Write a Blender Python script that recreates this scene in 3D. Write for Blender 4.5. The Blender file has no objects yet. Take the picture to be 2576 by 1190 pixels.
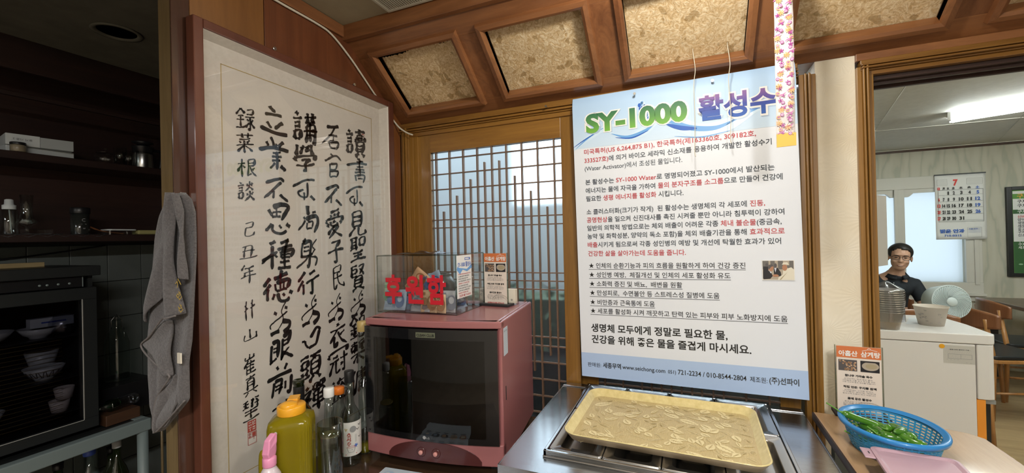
import bpy, math, random
from mathutils import Vector, Matrix
random.seed(7)
S = bpy.context.scene
COL = S.collection

# ---------------------------------------------------------------- camera
def make_camera():
    yaw, pit, rol = -0.39766, 0.00468, -0.0233
    F = Vector((math.sin(yaw)*math.cos(pit), math.cos(yaw)*math.cos(pit), math.sin(pit)))
    r = Vector((math.cos(yaw), -math.sin(yaw), 0)); u = r.cross(F)
    R = r*math.cos(rol)+u*math.sin(rol); U = -r*math.sin(rol)+u*math.cos(rol)
    cd = bpy.data.cameras.new('camera'); c = bpy.data.objects.new('camera', cd); COL.objects.link(c)
    cd.sensor_width = 36; cd.lens = 1051.6/2576*36; cd.clip_start = .02; cd.clip_end = 100
    m = Matrix((R, U, -F)).transposed().to_4x4(); m.translation = (1.1465, -1.5, 1.42)
    c.matrix_world = m
    S.camera = c
make_camera()
S.view_settings.view_transform = 'Standard'; S.view_settings.look = 'None'
S.view_settings.gamma = 1; S.view_settings.use_curve_mapping = False
S.view_settings.exposure = 0.0
# ---------------------------------------------------------------- sky
W = bpy.data.worlds.new('sky'); S.world = W; W.use_nodes = True
bg = W.node_tree.nodes['Background']; bg.inputs[0].default_value = (.80, .89, 1, 1); bg.inputs[1].default_value = 4.2
# ---------------------------------------------------------------- lights
def lamp(name, kind, loc, power, color, size=.1, rot=(0, 0, 0), size_y=None):
    l = bpy.data.lights.new(name, kind); l.energy = power; l.color = color
    if kind == 'AREA':
        l.size = size
        if size_y: l.shape = 'RECTANGLE'; l.size_y = size_y
    else: l.shadow_soft_size = size
    o = bpy.data.objects.new(name, l); COL.objects.link(o); o.location = loc; o.rotation_euler = rot
    return o
lamp('bulb_light', 'POINT', (1.16, -.65, 2.11), 17.5, (1, .945, .86), .045)
lamp('alcove_fill_light', 'AREA', (-.35, -2.7, 2.08), 8, (.92, .97, 1), .5)  # added fill that lifts the dark alcove, not a fixture of the room
lamp('kitchen_fill_light', 'AREA', (1.6, -2.4, 2.17), 68, (1, .975, .94), .12, (0, 0, 0), 1.1)  # added fill behind the camera, stands for no known lamp

# ---------------------------------------------------------------- material helpers
MATS = {}
def nmat(name):
    m = bpy.data.materials.new(name); m.use_nodes = True; MATS[name] = m
    nt = m.node_tree; b = nt.nodes['Principled BSDF']
    return m, nt, b
def setb(b, col=None, rough=.5, metal=0., coat=0., spec=None, trans=0., ior=None, emis=None, alpha=None, sheen=0):
    if col is not None: b.inputs['Base Color'].default_value = (*col, 1)
    b.inputs['Roughness'].default_value = rough; b.inputs['Metallic'].default_value = metal
    b.inputs['Coat Weight'].default_value = coat; b.inputs['Coat Roughness'].default_value = .08
    if spec is not None: b.inputs['Specular IOR Level'].default_value = spec
    b.inputs['Transmission Weight'].default_value = trans
    if ior: b.inputs['IOR'].default_value = ior
    if sheen: b.inputs['Sheen Weight'].default_value = sheen
    if emis:
        b.inputs['Emission Color'].default_value = (*emis[0], 1); b.inputs['Emission Strength'].default_value = emis[1]
def plain(name, col, rough=.5, **k):
    m, nt, b = nmat(name); setb(b, col, rough, **k); return m
def N(nt, t, **k):
    n = nt.nodes.new(t)
    for a, v in k.items():
        if a in n.inputs.keys(): n.inputs[a].default_value = v
        else: setattr(n, a, v)
    return n
def coords(nt, scale=(1, 1, 1), rot=(0, 0, 0)):
    tc = N(nt, 'ShaderNodeTexCoord'); mp = N(nt, 'ShaderNodeMapping'); mp.inputs['Scale'].default_value = scale
    mp.inputs['Rotation'].default_value = rot
    nt.links.new(tc.outputs['Object'], mp.inputs[0]); return mp.outputs[0]
def ramp(nt, fac, stops):
    r = N(nt, 'ShaderNodeValToRGB'); e = r.color_ramp.elements
    while len(e) < len(stops): e.new(.5)
    for i, (p, c) in enumerate(stops): e[i].position = p; e[i].color = (*c, 1) if len(c) == 3 else c
    nt.links.new(fac, r.inputs[0]); return r.outputs[0]
def bump(nt, b, h, strength=.3, dist=.002):
    n = N(nt, 'ShaderNodeBump'); n.inputs['Strength'].default_value = strength; n.inputs['Distance'].default_value = dist
    nt.links.new(h, n.inputs['Height']); nt.links.new(n.outputs[0], b.inputs['Normal'])
def mottled(name, c1, c2, scale=8, rough=.5, bmp=0., bdist=.002, detail=5, sc=(1, 1, 1), **k):
    m, nt, b = nmat(name); setb(b, None, rough, **k)
    v = coords(nt, sc); n = N(nt, 'ShaderNodeTexNoise', Scale=scale, Detail=detail, Roughness=.6); nt.links.new(v, n.inputs['Vector'])
    nt.links.new(ramp(nt, n.outputs[0], [(.3, c1), (.7, c2)]), b.inputs['Base Color'])
    if bmp: bump(nt, b, n.outputs[0], bmp, bdist)
    return m
def wood(name, c1, c2, axis='X', scale=9, rough=.35, coat=.3, spread=.5, stretch=.07, knots=False):
    """grain stretched along the given axis"""
    m, nt, b = nmat(name); setb(b, None, rough, coat=coat)
    s = {'X': (stretch, 1, 1), 'Y': (1, stretch, 1), 'Z': (1, 1, stretch)}[axis]
    v = coords(nt, s)
    n0 = N(nt, 'ShaderNodeTexNoise', Scale=scale*.6, Detail=3); nt.links.new(v, n0.inputs['Vector'])
    w = N(nt, 'ShaderNodeTexNoise', Scale=scale*5, Detail=7, Roughness=.7, Distortion=1.2); nt.links.new(v, w.inputs['Vector'])
    mx = N(nt, 'ShaderNodeMath', operation='MULTIPLY_ADD'); mx.inputs[1].default_value = .45
    nt.links.new(w.outputs[0], mx.inputs[0]); 
    h = N(nt, 'ShaderNodeMath', operation='MULTIPLY'); h.inputs[1].default_value = .6; nt.links.new(n0.outputs[0], h.inputs[0]); nt.links.new(h.outputs[0], mx.inputs[2])
    mid = tuple((a+c)/2 for a, c in zip(c1, c2))
    nt.links.new(ramp(nt, mx.outputs[0], [(.5-spread*.28, c1), (.52, mid), (.5+spread*.3, c2)]), b.inputs['Base Color'])
    bump(nt, b, w.outputs[0], .12, .0008)
    return m
def glass(name, tint=(.9, .95, .95), rough=.02, dens=.0, refl=1.0):
    """thin clear sheet: mostly transparent with a Fresnel reflection"""
    m = bpy.data.materials.new(name); m.use_nodes = True; nt = m.node_tree; nt.nodes.clear(); MATS[name] = m
    o = N(nt, 'ShaderNodeOutputMaterial'); t = N(nt, 'ShaderNodeBsdfTransparent'); t.inputs[0].default_value = (*tint, 1)
    g = N(nt, 'ShaderNodeBsdfGlossy'); g.inputs['Roughness'].default_value = rough
    lw = N(nt, 'ShaderNodeLayerWeight'); pw = N(nt, 'ShaderNodeMath', operation='POWER'); pw.inputs[1].default_value = 5
    nt.links.new(lw.outputs['Facing'], pw.inputs[0])
    k = N(nt, 'ShaderNodeMath', operation='MULTIPLY_ADD'); k.inputs[1].default_value = .96*refl; k.inputs[2].default_value = .045*refl+dens
    nt.links.new(pw.outputs[0], k.inputs[0])
    x = N(nt, 'ShaderNodeMixShader'); nt.links.new(k.outputs[0], x.inputs[0]); nt.links.new(t.outputs[0], x.inputs[1]); nt.links.new(g.outputs[0], x.inputs[2])
    nt.links.new(x.outputs[0], o.inputs[0]); return m
def grad(name, stops, axis, lo, hi, rough=.4, coat=0.):
    """printed colour gradient between two heights of the object"""
    m, nt, b = nmat(name); setb(b, None, rough, coat=coat)
    tc = N(nt, 'ShaderNodeTexCoord'); sx = N(nt, 'ShaderNodeSeparateXYZ'); nt.links.new(tc.outputs['Object'], sx.inputs[0])
    mr = N(nt, 'ShaderNodeMapRange'); mr.inputs[1].default_value = lo; mr.inputs[2].default_value = hi
    nt.links.new(sx.outputs['XYZ'.index(axis)], mr.inputs[0])
    nt.links.new(ramp(nt, mr.outputs[0], stops), b.inputs['Base Color']); return m

# woods
M = MATS
wood('soffit_wood', (.115, .040, .014), (.30, .125, .045), 'X', 7, .38, .2)
wood('soffit_wood_slope', (.11, .038, .014), (.29, .12, .044), 'Y', 7, .38, .2)
wood('oak_x', (.15, .062, .010), (.30, .145, .026), 'X', 9, .35, .35)
wood('oak_z', (.16, .070, .010), (.31, .155, .028), 'Z', 9, .35, .35)
wood('pine_z', (.13, .040, .010), (.27, .10, .026), 'Z', 6, .4, .2)
wood('panel_red', (.075, .022, .009), (.17, .055, .020), 'Z', 5, .35, .3)
wood('panel_amber', (.14, .055, .014), (.24, .105, .028), 'Z', 5, .35, .3)
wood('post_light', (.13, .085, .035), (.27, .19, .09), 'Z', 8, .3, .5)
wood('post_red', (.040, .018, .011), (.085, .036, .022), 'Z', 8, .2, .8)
wood('frame_red', (.075, .024, .014), (.13, .042, .024), 'Z', 6, .3, .5)
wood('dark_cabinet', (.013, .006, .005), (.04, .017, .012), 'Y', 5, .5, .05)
wood('board_tan', (.34, .20, .095), (.50, .32, .17), 'Y', 8, .35, .3)
wood('table_dark', (.02, .012, .008), (.11, .06, .03), 'X', 6, .18, .6)
wood('chair_wood', (.26, .11, .03), (.46, .22, .07), 'Z', 8, .3, .4)
wood('chair_wood_dark', (.17, .065, .025), (.30, .12, .05), 'Z', 8, .3, .4)
wood('dining_floor', (.30, .20, .10), (.50, .37, .20), 'X', 4, .4, .15)
wood('scrap_wood', (.25, .18, .08), (.42, .32, .16), 'Y', 8, .6, 0)
mottled('ceiling_paint', (.30, .26, .17), (.36, .31, .20), 12, .8, .3, .002)
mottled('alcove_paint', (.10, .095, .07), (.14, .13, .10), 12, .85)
mottled('dining_ceiling', (.60, .59, .54), (.68, .67, .62), 25, .7, .3, .002)
plain('white_trim', (.62, .60, .54), .5)
mottled('kitchen_wall', (.55, .50, .42), (.62, .57, .48), 6, .8)
mottled('kitchen_floor', (.18, .14, .10), (.28, .22, .16), 6, .5)
mottled('paper_cream', (.66, .60, .50), (.76, .71, .62), 3, .55, .05)
mottled('scroll_paper', (.62, .58, .52), (.68, .64, .58), 4, .7)
mottled('mat_cloth', (.60, .56, .50), (.67, .63, .57), 90, .75, .25, .001)
plain('gold_line', (.45, .33, .12), .4)
plain('ink', (.010, .010, .010), .35)
plain('seal_red', (.42, .07, .05), .6)
plain('black', (.010, .010, .011), .35)
plain('black_gloss', (.006, .006, .007), .06, coat=.6)
plain('cord_white', (.60, .56, .45), .45)
plain('steel', (.58, .58, .57), .24, metal=1)
plain('chrome', (.7, .7, .72), .12, metal=1)
m, nt, b = nmat('brushed_steel'); setb(b, (.52, .53, .54), .26, metal=1)
v = coords(nt, (3, 60, 60)); n = N(nt, 'ShaderNodeTexNoise', Scale=6, Detail=4); nt.links.new(v, n.inputs['Vector'])
nt.links.new(ramp(nt, n.outputs[0], [(.3, (.15, .15, .15)), (.75, (.24, .24, .24))]), b.inputs['Roughness']); bump(nt, b, n.outputs[0], .08, .0006)
plain('pink_shell', (.34, .125, .125), .33, coat=.35)
plain('pink_dark', (.075, .018, .018), .3, coat=.3)
plain('button_pink', (.60, .27, .24), .4)
plain('grey_paint', (.19, .235, .23), .45)
plain('dark_paint', (.018, .020, .020), .35)
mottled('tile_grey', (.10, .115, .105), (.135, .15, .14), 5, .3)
plain('grout', (.015, .017, .015), .8)
mottled('towel_grey', (.085, .078, .078), (.14, .128, .128), 220, .95, .9, .004, sheen=.3)
mottled('towel_hem', (.15, .135, .13), (.20, .18, .175), 200, .95, .6, .003)
plain('thread_gold', (.50, .34, .07), .5)
plain('white_card', (.62, .66, .66), .6)
plain('white_plastic', (.75, .75, .73), .35)
plain('appliance_white', (.84, .80, .77), .38)
plain('orange', (.90, .33, .04), .4)
plain('cap_orange', (.80, .20, .02), .35)
plain('cap_yellow', (.86, .40, .02), .3, coat=.2)
plain('spray_pink', (.80, .30, .48), .3, coat=.3)
plain('spray_white', (.72, .62, .66), .35, coat=.2)
plain('paper_white', (.80, .80, .78), .55)
plain('print_red', (.50, .04, .05), .5)
plain('print_dark', (.035, .045, .06), .5)
plain('print_blue', (.05, .14, .50), .5)
plain('print_grey', (.30, .30, .30), .6)
plain('sticker_red', (.56, .015, .03), .35)
plain('basket_blue', (.02, .22, .55), .35, coat=.2)
mottled('pepper_green', (.035, .14, .010), (.09, .26, .02), 30, .22, coat=.5)
plain('pepper_stem', (.12, .30, .04), .4)
plain('lid_pink', (.50, .33, .39), .4)
plain('lid_lavender', (.42, .38, .52), .4)
plain('strip_yellow', (.72, .45, .05), .45)
plain('seat_black', (.012, .014, .016), .4)
plain('skin', (.54, .32, .22), .5)
plain('hair', (.008, .007, .006), .45)
plain('shirt_navy', (.010, .014, .020), .8)
plain('trousers_grey', (.05, .05, .055), .8)
plain('fan_white', (.62, .70, .70), .4)
plain('cup_paper', (.70, .62, .53), .55)
plain('cup_print', (.38, .34, .32), .6)
plain('jar_glaze', (.085, .09, .088), .18, coat=.5)
plain('bright_napkin', (.85, .87, .90), .6)
plain('leaf_print', (.78, .66, .36), .4, coat=.2)
plain('leaf_line', (.76, .64, .34), .4, coat=.2)
plain('foil', (.5, .52, .54), .35, metal=1)
plain('grip_black', (.02, .02, .022), .5)
glass('clear_glass', (.93, .95, .94), .02, .02)
glass('bottle_glass', (.82, .87, .85), .03, .05)
glass('picture_glass', (.98, .98, .98), .015, .0, .9)
glass('acrylic', (.97, .975, .965), .02, .02)
glass('acrylic_edge', (.62, .66, .60), .1, .1)
glass('dark_glass', (.10, .10, .10), .03, .02)
glass('poly_bag', (.72, .74, .80), .18, .16)
glass('green_glass', (.05, .08, .02), .05, .05)
glass('label_green', (.10, .55, .25), .1, .2)
plain('dark_green_glass', (.008, .012, .004), .08, coat=.5)
# oil through ribbed plastic
m, nt, b = nmat('oil_jug'); setb(b, (.42, .33, .012), .15, trans=.55, ior=1.3)
def frosted(name, col, rcol, rough, mixf):
    m = bpy.data.materials.new(name); m.use_nodes = True; nt = m.node_tree; nt.nodes.clear(); MATS[name] = m
    o = N(nt, 'ShaderNodeOutputMaterial'); t = N(nt, 'ShaderNodeBsdfTranslucent'); t.inputs[0].default_value = (*col, 1)
    r = N(nt, 'ShaderNodeBsdfRefraction'); r.inputs['Color'].default_value = (*rcol, 1); r.inputs['Roughness'].default_value = rough; r.inputs['IOR'].default_value = 1.12
    g = N(nt, 'ShaderNodeBsdfGlossy'); g.inputs['Roughness'].default_value = .25
    x = N(nt, 'ShaderNodeMixShader'); x.inputs[0].default_value = mixf; nt.links.new(t.outputs[0], x.inputs[1]); nt.links.new(r.outputs[0], x.inputs[2])
    y = N(nt, 'ShaderNodeMixShader'); y.inputs[0].default_value = .05; nt.links.new(x.outputs[0], y.inputs[1]); nt.links.new(g.outputs[0], y.inputs[2]); nt.links.new(y.outputs[0], o.inputs[0])
frosted('frosted', (.30, .33, .34), (.88, .93, .94), .30, .95)
frosted('frosted_white', (.62, .66, .66), (.34, .36, .37), .5, .4)
# tray of gold laminate
m, nt, b = nmat('tray_gold'); setb(b, None, .36, coat=.25)
v = coords(nt, (1, .04, 1)); n = N(nt, 'ShaderNodeTexNoise', Scale=900, Detail=2); nt.links.new(v, n.inputs['Vector'])
nt.links.new(ramp(nt, n.outputs[0], [(.35, (.50, .38, .16)), (.65, (.60, .47, .22))]), b.inputs['Base Color'])
mottled('tray_rim', (.62, .50, .20), (.78, .66, .32), 60, .3, coat=.3)
mottled('tray_side', (.42, .33, .22), (.55, .44, .30), 20, .4)
# pressed-leaf mulberry paper
def hanji():
    m, nt, b = nmat('leaf_paper'); setb(b, None, .6)
    v = coords(nt)
    ns = N(nt, 'ShaderNodeTexNoise', Scale=14, Detail=3); nt.links.new(v, ns.inputs['Vector'])
    mxv = N(nt, 'ShaderNodeMixRGB'); mxv.inputs[0].default_value = .12; nt.links.new(v, mxv.inputs[1]); nt.links.new(ns.outputs['Color'], mxv.inputs[2])
    vo = N(nt, 'ShaderNodeTexVoronoi', Scale=30); nt.links.new(mxv.outputs[0], vo.inputs['Vector'])
    fine = N(nt, 'ShaderNodeTexNoise', Scale=48, Detail=8, Roughness=.75, Distortion=2.5); nt.links.new(v, fine.inputs['Vector'])
    base = ramp(nt, fine.outputs[0], [(.34, (.48, .30, .12)), (.48, (.70, .50, .26)), (.60, (.90, .75, .50))])
    sp = ramp(nt, vo.outputs['Distance'], [(.0, (1, 1, 1)), (.34, (1, 1, 1)), (.42, (0, 0, 0))])
    sep = N(nt, 'ShaderNodeSeparateColor'); nt.links.new(vo.outputs['Color'], sep.inputs[0])
    gt = N(nt, 'ShaderNodeMath', operation='GREATER_THAN'); gt.inputs[1].default_value = .62; nt.links.new(sep.outputs[0], gt.inputs[0])
    mu = N(nt, 'ShaderNodeMath', operation='MULTIPLY'); nt.links.new(sp, mu.inputs[0]); nt.links.new(gt.outputs[0], mu.inputs[1])
    m2 = N(nt, 'ShaderNodeMath', operation='MULTIPLY'); m2.inputs[1].default_value = .6; nt.links.new(mu.outputs[0], m2.inputs[0])
    mix = N(nt, 'ShaderNodeMixRGB'); nt.links.new(m2.outputs[0], mix.inputs[0]); nt.links.new(base, mix.inputs[1]); mix.inputs[2].default_value = (.30, .17, .04, 1)
    nt.links.new(mix.outputs[0], b.inputs['Base Color']); bump(nt, b, fine.outputs[0], .8, .006)
hanji()
# embossed fan wallpaper
m, nt, b = nmat('fan_wallpaper'); setb(b, None, .6)
v = coords(nt); vo = N(nt, 'ShaderNodeTexVoronoi', Scale=11); nt.links.new(v, vo.inputs['Vector'])
sb = N(nt, 'ShaderNodeVectorMath', operation='SUBTRACT'); nt.links.new(v, sb.inputs[0]); nt.links.new(vo.outputs['Position'], sb.inputs[1])
sx = N(nt, 'ShaderNodeSeparateXYZ'); nt.links.new(sb.outputs[0], sx.inputs[0])
at = N(nt, 'ShaderNodeMath', operation='ARCTAN2'); nt.links.new(sx.outputs[0], at.inputs[0]); nt.links.new(sx.outputs[2], at.inputs[1])
a2 = N(nt, 'ShaderNodeMath', operation='MULTIPLY'); a2.inputs[1].default_value = 26; nt.links.new(at.outputs[0], a2.inputs[0])
sn = N(nt, 'ShaderNodeMath', operation='SINE'); nt.links.new(a2.outputs[0], sn.inputs[0])
n = N(nt, 'ShaderNodeTexNoise', Scale=5, Detail=3); nt.links.new(v, n.inputs['Vector'])
nt.links.new(ramp(nt, n.outputs[0], [(.35, (.74, .66, .50)), (.6, (.80, .75, .62))]), b.inputs['Base Color']); bump(nt, b, sn.outputs[0], .25, .0005)
# wavy stripe wallpaper of the dining room
m, nt, b = nmat('wave_wallpaper'); setb(b, None, .6)
v = coords(nt, (1, 1, .22)); wv = N(nt, 'ShaderNodeTexWave', Scale=3.2, Distortion=14, Detail=3); wv.inputs['Detail Scale'].default_value = 1.6
nt.links.new(v, wv.inputs['Vector'])
nt.links.new(ramp(nt, wv.outputs['Fac'], [(.0, (.42, .42, .34)), (.12, (.49, .47, .38)), (.6, (.53, .51, .42)), (1, (.54, .52, .43))]), b.inputs['Base Color'])
# ---------------------------------------------------------------- mesh helpers
class MB:
    """collects geometry for ONE mesh object"""
    def __init__(s): s.v = []; s.f = []; s.mi = []; s.sm = []; s.mats = []; s.uvx = None
    def m(s, name):
        if name not in s.mats: s.mats.append(name)
        return s.mats.index(name)
    def add(s, vs, fs, mat=None, smooth=False):
        o = len(s.v); s.v += [tuple(v) for v in vs]; k = s.m(mat) if mat else 0
        for f in fs: s.f.append(tuple(i+o for i in f)); s.mi.append(k); s.sm.append(smooth)
        return s
    def box(s, x0, x1, y0, y1, z0, z1, mat=None, T=None):
        vs = [(x, y, z) for x in (x0, x1) for y in (y0, y1) for z in (z0, z1)]
        if T: vs = [T(Vector(v)) for v in vs]
        return s.add(vs, [(0, 1, 3, 2), (4, 6, 7, 5), (0, 4, 5, 1), (2, 3, 7, 6), (0, 2, 6, 4), (1, 5, 7, 3)], mat)
    def rbox(s, x0, x1, y0, y1, z0, z1, r, mat=None, T=None, n=3, axis='Z'):
        """box with rounded vertical corners"""
        pts = rrect(x0, x1, y0, y1, r, n)
        return s.prism(pts, z0, z1, mat, T)
    def prism(s, pts, z0, z1, mat=None, T=None, smooth=False):
        n = len(pts); vs = [(p[0], p[1], z0) for p in pts]+[(p[0], p[1], z1) for p in pts]
        if T: vs = [T(Vector(v)) for v in vs]
        fs = [(i, (i+1) % n, n+(i+1) % n, n+i) for i in range(n)]
        o = len(s.v); s.add(vs, fs, mat, smooth); s.add([], [], mat)
        k = s.m(mat) if mat else 0
        s.f.append(tuple(o+i for i in reversed(range(n)))); s.mi.append(k); s.sm.append(False)
        s.f.append(tuple(o+n+i for i in range(n))); s.mi.append(k); s.sm.append(False)
        return s
    def tube(s, path, r, mat=None, n=8, smooth=True, cap=True):
        path = [Vector(p) for p in path]; m_ = len(path); rs = r if isinstance(r, (list, tuple)) else [r]*m_
        prev = None; vs = []
        for i, p in enumerate(path):
            d = (path[min(i+1, m_-1)]-path[max(i-1, 0)]).normalized()
            a = prev if prev is not None else (Vector((0, 0, 1)) if abs(d.z) < .9 else Vector((1, 0, 0)))
            a = (a-d*a.dot(d)).normalized(); b = d.cross(a); prev = a
            for k in range(n):
                t = 2*math.pi*k/n; vs.append(p+(a*math.cos(t)+b*math.sin(t))*rs[i])
        fs = [(i*n+k, i*n+(k+1) % n, (i+1)*n+(k+1) % n, (i+1)*n+k) for i in range(m_-1) for k in range(n)]
        o = len(s.v); s.add(vs, fs, mat, smooth)
        if cap:
            k_ = s.m(mat) if mat else 0
            s.f.append(tuple(o+k for k in reversed(range(n)))); s.mi.append(k_); s.sm.append(False)
            s.f.append(tuple(o+(m_-1)*n+k for k in range(n))); s.mi.append(k_); s.sm.append(False)
        return s
    def lathe(s, prof, mat=None, n=28, c=(0, 0, 0), T=None, smooth=True, close=False):
        """prof: (radius, z) pairs turned round the vertical axis"""
        vs = []
        for r, z in prof:
            for k in range(n):
                t = 2*math.pi*k/n; vs.append(Vector((c[0]+r*math.cos(t), c[1]+r*math.sin(t), c[2]+z)))
        if T: vs = [T(v) for v in vs]
        m_ = len(prof)
        fs = [(i*n+k, i*n+(k+1) % n, (i+1)*n+(k+1) % n, (i+1)*n+k) for i in range(m_-1) for k in range(n)]
        if close: fs += [((m_-1)*n+k, (m_-1)*n+(k+1) % n, (k+1) % n, k) for k in range(n)]
        o = len(s.v); s.add(vs, fs, mat, smooth)
        if not close:
            k_ = s.m(mat) if mat else 0
            if prof[0][0] > 0: s.f.append(tuple(o+k for k in reversed(range(n)))); s.mi.append(k_); s.sm.append(False)
            if prof[-1][0] > 0: s.f.append(tuple(o+(m_-1)*n+k for k in range(n))); s.mi.append(k_); s.sm.append(False)
        return s
    def grid(s, nu, nv, fn, mat=None, smooth=True):
        vs = [fn(i/(nu-1), j/(nv-1)) for j in range(nv) for i in range(nu)]
        fs = [(j*nu+i, j*nu+i+1, (j+1)*nu+i+1, (j+1)*nu+i) for j in range(nv-1) for i in range(nu-1)]
        return s.add(vs, fs, mat, smooth)
    def build(s, name, mat=None, parent=None, bevel=0, solid=0, loc=None, rot=None, seg=2, subsurf=0, weld=False):
        me = bpy.data.meshes.new(name); me.from_pydata([tuple(v) for v in s.v], [], s.f)
        for k in (s.mats or [mat]): me.materials.append(MATS[k])
        if s.mats: me.polygons.foreach_set('material_index', s.mi)
        me.polygons.foreach_set('use_smooth', s.sm); me.update()
        o = bpy.data.objects.new(name, me); COL.objects.link(o)
        if parent: o.parent = parent
        if loc: o.location = loc
        if rot: o.rotation_euler = rot
        if weld: w = o.modifiers.new('w', 'WELD'); w.merge_threshold = 1e-5
        if solid: w = o.modifiers.new('s', 'SOLIDIFY'); w.thickness = solid; w.offset = 0
        if bevel:
            w = o.modifiers.new('b', 'BEVEL'); w.width = bevel; w.segments = seg; w.limit_method = 'ANGLE'; w.angle_limit = .6
        if subsurf: w = o.modifiers.new('u', 'SUBSURF'); w.levels = subsurf; w.render_levels = subsurf
        return o
def rrect(x0, x1, y0, y1, r, n=3):
    pts = []
    for cx, cy, a in ((x1-r, y1-r, 0), (x0+r, y1-r, 90), (x0+r, y0+r, 180), (x1-r, y0+r, 270)):
        for k in range(n+1):
            t = math.radians(a+90*k/n); pts.append((cx+r*math.cos(t), cy+r*math.sin(t)))
    return pts
def tag(o, label=None, cat=None, group=None, kind=None):
    if label: o['label'] = label
    if cat: o['category'] = cat
    if group: o['group'] = group
    if kind: o['kind'] = kind
    return o
def thing(name, label, cat, loc=(0, 0, 0), rz=0, group=None):
    o = bpy.data.objects.new(name, None); COL.objects.link(o); o.location = loc; o.rotation_euler = (0, 0, rz); o.empty_display_size = .05
    return tag(o, label, cat, group)
def struct(o): o['kind'] = 'structure'; return o
def copy_tree(o, parent=None, loc=None, rz=None):
    c = o.copy(); COL.objects.link(c); c.parent = parent
    if loc is not None: c.location = loc
    if rz is not None: c.rotation_euler = (0, 0, rz)
    for ch in [x for x in S.objects if x.parent == o]: copy_tree(ch, c)
    return c
def box_obj(name, mat, x0, x1, y0, y1, z0, z1, parent=None, bevel=0, **k):
    return MB().box(x0, x1, y0, y1, z0, z1).build(name, mat, parent, bevel, **k)
def smooth_path(pts, n=6):
    """Catmull-Rom through the points"""
    P = [Vector(p) for p in pts]
    if len(P) < 3:
        return [P[0].lerp(P[-1], k/n) for k in range(n+1)]
    out = []
    for i in range(len(P)-1):
        a = P[max(i-1, 0)]; b = P[i]; c = P[i+1]; d = P[min(i+2, len(P)-1)]
        for k in range(n):
            t = k/n
            out.append(.5*((2*b)+(c-a)*t+(2*a-5*b+4*c-d)*t*t+(3*b-a-3*c+d)*t**3))
    out.append(P[-1]); return out

# ---------------------------------------------------------------- printed text (Blender's own built-in font)
_texts = []
def text(name, parent, org, U, V, lines, lift=.0004, kind=None):
    """lines: (string or [(string, material)...], x0, baseline, height, width or None, material, embolden)
    org + U*x - V*y ; U, V unit vectors (right, down) of the printed face, lengths in metres"""
    _texts.append((name, parent, Vector(org), Vector(U), Vector(V), lines, lift))
def flush_texts():
    jobs = []
    for T in _texts:
        for ln in T[5]:
            segs = ln[0] if isinstance(ln[0], list) else [(ln[0], ln[5])]
            cu = bpy.data.curves.new('t', 'FONT'); cu.body = ''.join(a for a, _ in segs); cu.size = 1.0
            cu.resolution_u = 2 if ln[3] < .02 else 4; cu.offset = ln[6] if len(ln) > 6 else 0
            mats = []; 
            for _, mm in segs:
                if mm not in mats: mats.append(mm)
            for mm in mats: cu.materials.append(MATS[mm])
            i = 0
            for a, mm in segs:
                for ch in a: cu.body_format[i].material_index = mats.index(mm); i += 1
            o = bpy.data.objects.new('t', cu); COL.objects.link(o); jobs.append((o, mats))
    bpy.context.view_layer.update(); dg = bpy.context.evaluated_depsgraph_get(); j = 0
    for name, parent, O, U, V, lines, lift in _texts:
        mb = MB(); n_ = U.cross(V); n_.normalize()
        for ln in lines:
            o, mats = jobs[j]; j += 1
            me = bpy.data.meshes.new_from_object(o.evaluated_get(dg))
            if not me.vertices: continue
            xs = [v.co.x for v in me.vertices]; x0 = min(xs); w = max(xs)-x0
            hh = ln[3]; sx = (ln[4]/w) if ln[4] else hh
            if ln[4] is None: x0 = 0
            vs = [O+U*(ln[1]+(v.co.x-x0)*sx)+V*(ln[2]+v.co.y*hh)+n_*lift for v in me.vertices]
            base = len(mb.v); mb.v += [tuple(v) for v in vs]
            for p in me.polygons:
                mb.f.append(tuple(i+base for i in p.vertices)); mb.mi.append(mb.m(mats[min(p.material_index, len(mats)-1)])); mb.sm.append(False)
            bpy.data.meshes.remove(me)
        ob = mb.build(name, None, parent)
    for o, _ in jobs:
        cu = o.data; bpy.data.objects.remove(o); bpy.data.curves.remove(cu)
def flat(mb, org, U, V, pts, mat, lift=.0003):
    """flat printed patch: polygon given in face coordinates"""
    O, U, V = Vector(org), Vector(U), Vector(V); n_ = U.cross(V).normalized()
    mb.add([O+U*x+V*y+n_*lift for x, y in pts], [tuple(range(len(pts)))], mat)
def band(mb, org, U, V, pts, ws, mat, lift=.0004):
    """flat printed stroke of changing width along a path"""
    O, U, V = Vector(org), Vector(U), Vector(V); n_ = U.cross(V).normalized(); L = []; Rr = []
    P_ = [Vector((p[0], p[1])) for p in pts]
    for i, p in enumerate(P_):
        d = P_[min(i+1, len(P_)-1)]-P_[max(i-1, 0)]
        if d.length < 1e-9: d = Vector((1, 0))
        d.normalize(); q = Vector((-d.y, d.x)); w = ws[i]/2 if isinstance(ws, (list, tuple)) else ws/2
        L.append(p+q*w); Rr.append(p-q*w)
    vs = [O+U*q.x+V*q.y+n_*lift for q in L+Rr]; k = len(L)
    mb.add(vs, [(i, i+1, k+i+1, k+i) for i in range(k-1)], mat)
def ell(cx, cy, rx, ry, n=16, a0=0, a1=360):
    return [(cx+rx*math.cos(math.radians(a0+(a1-a0)*k/n)), cy+ry*math.sin(math.radians(a0+(a1-a0)*k/n))) for k in range(n if a1-a0 == 360 else n+1)]
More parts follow.
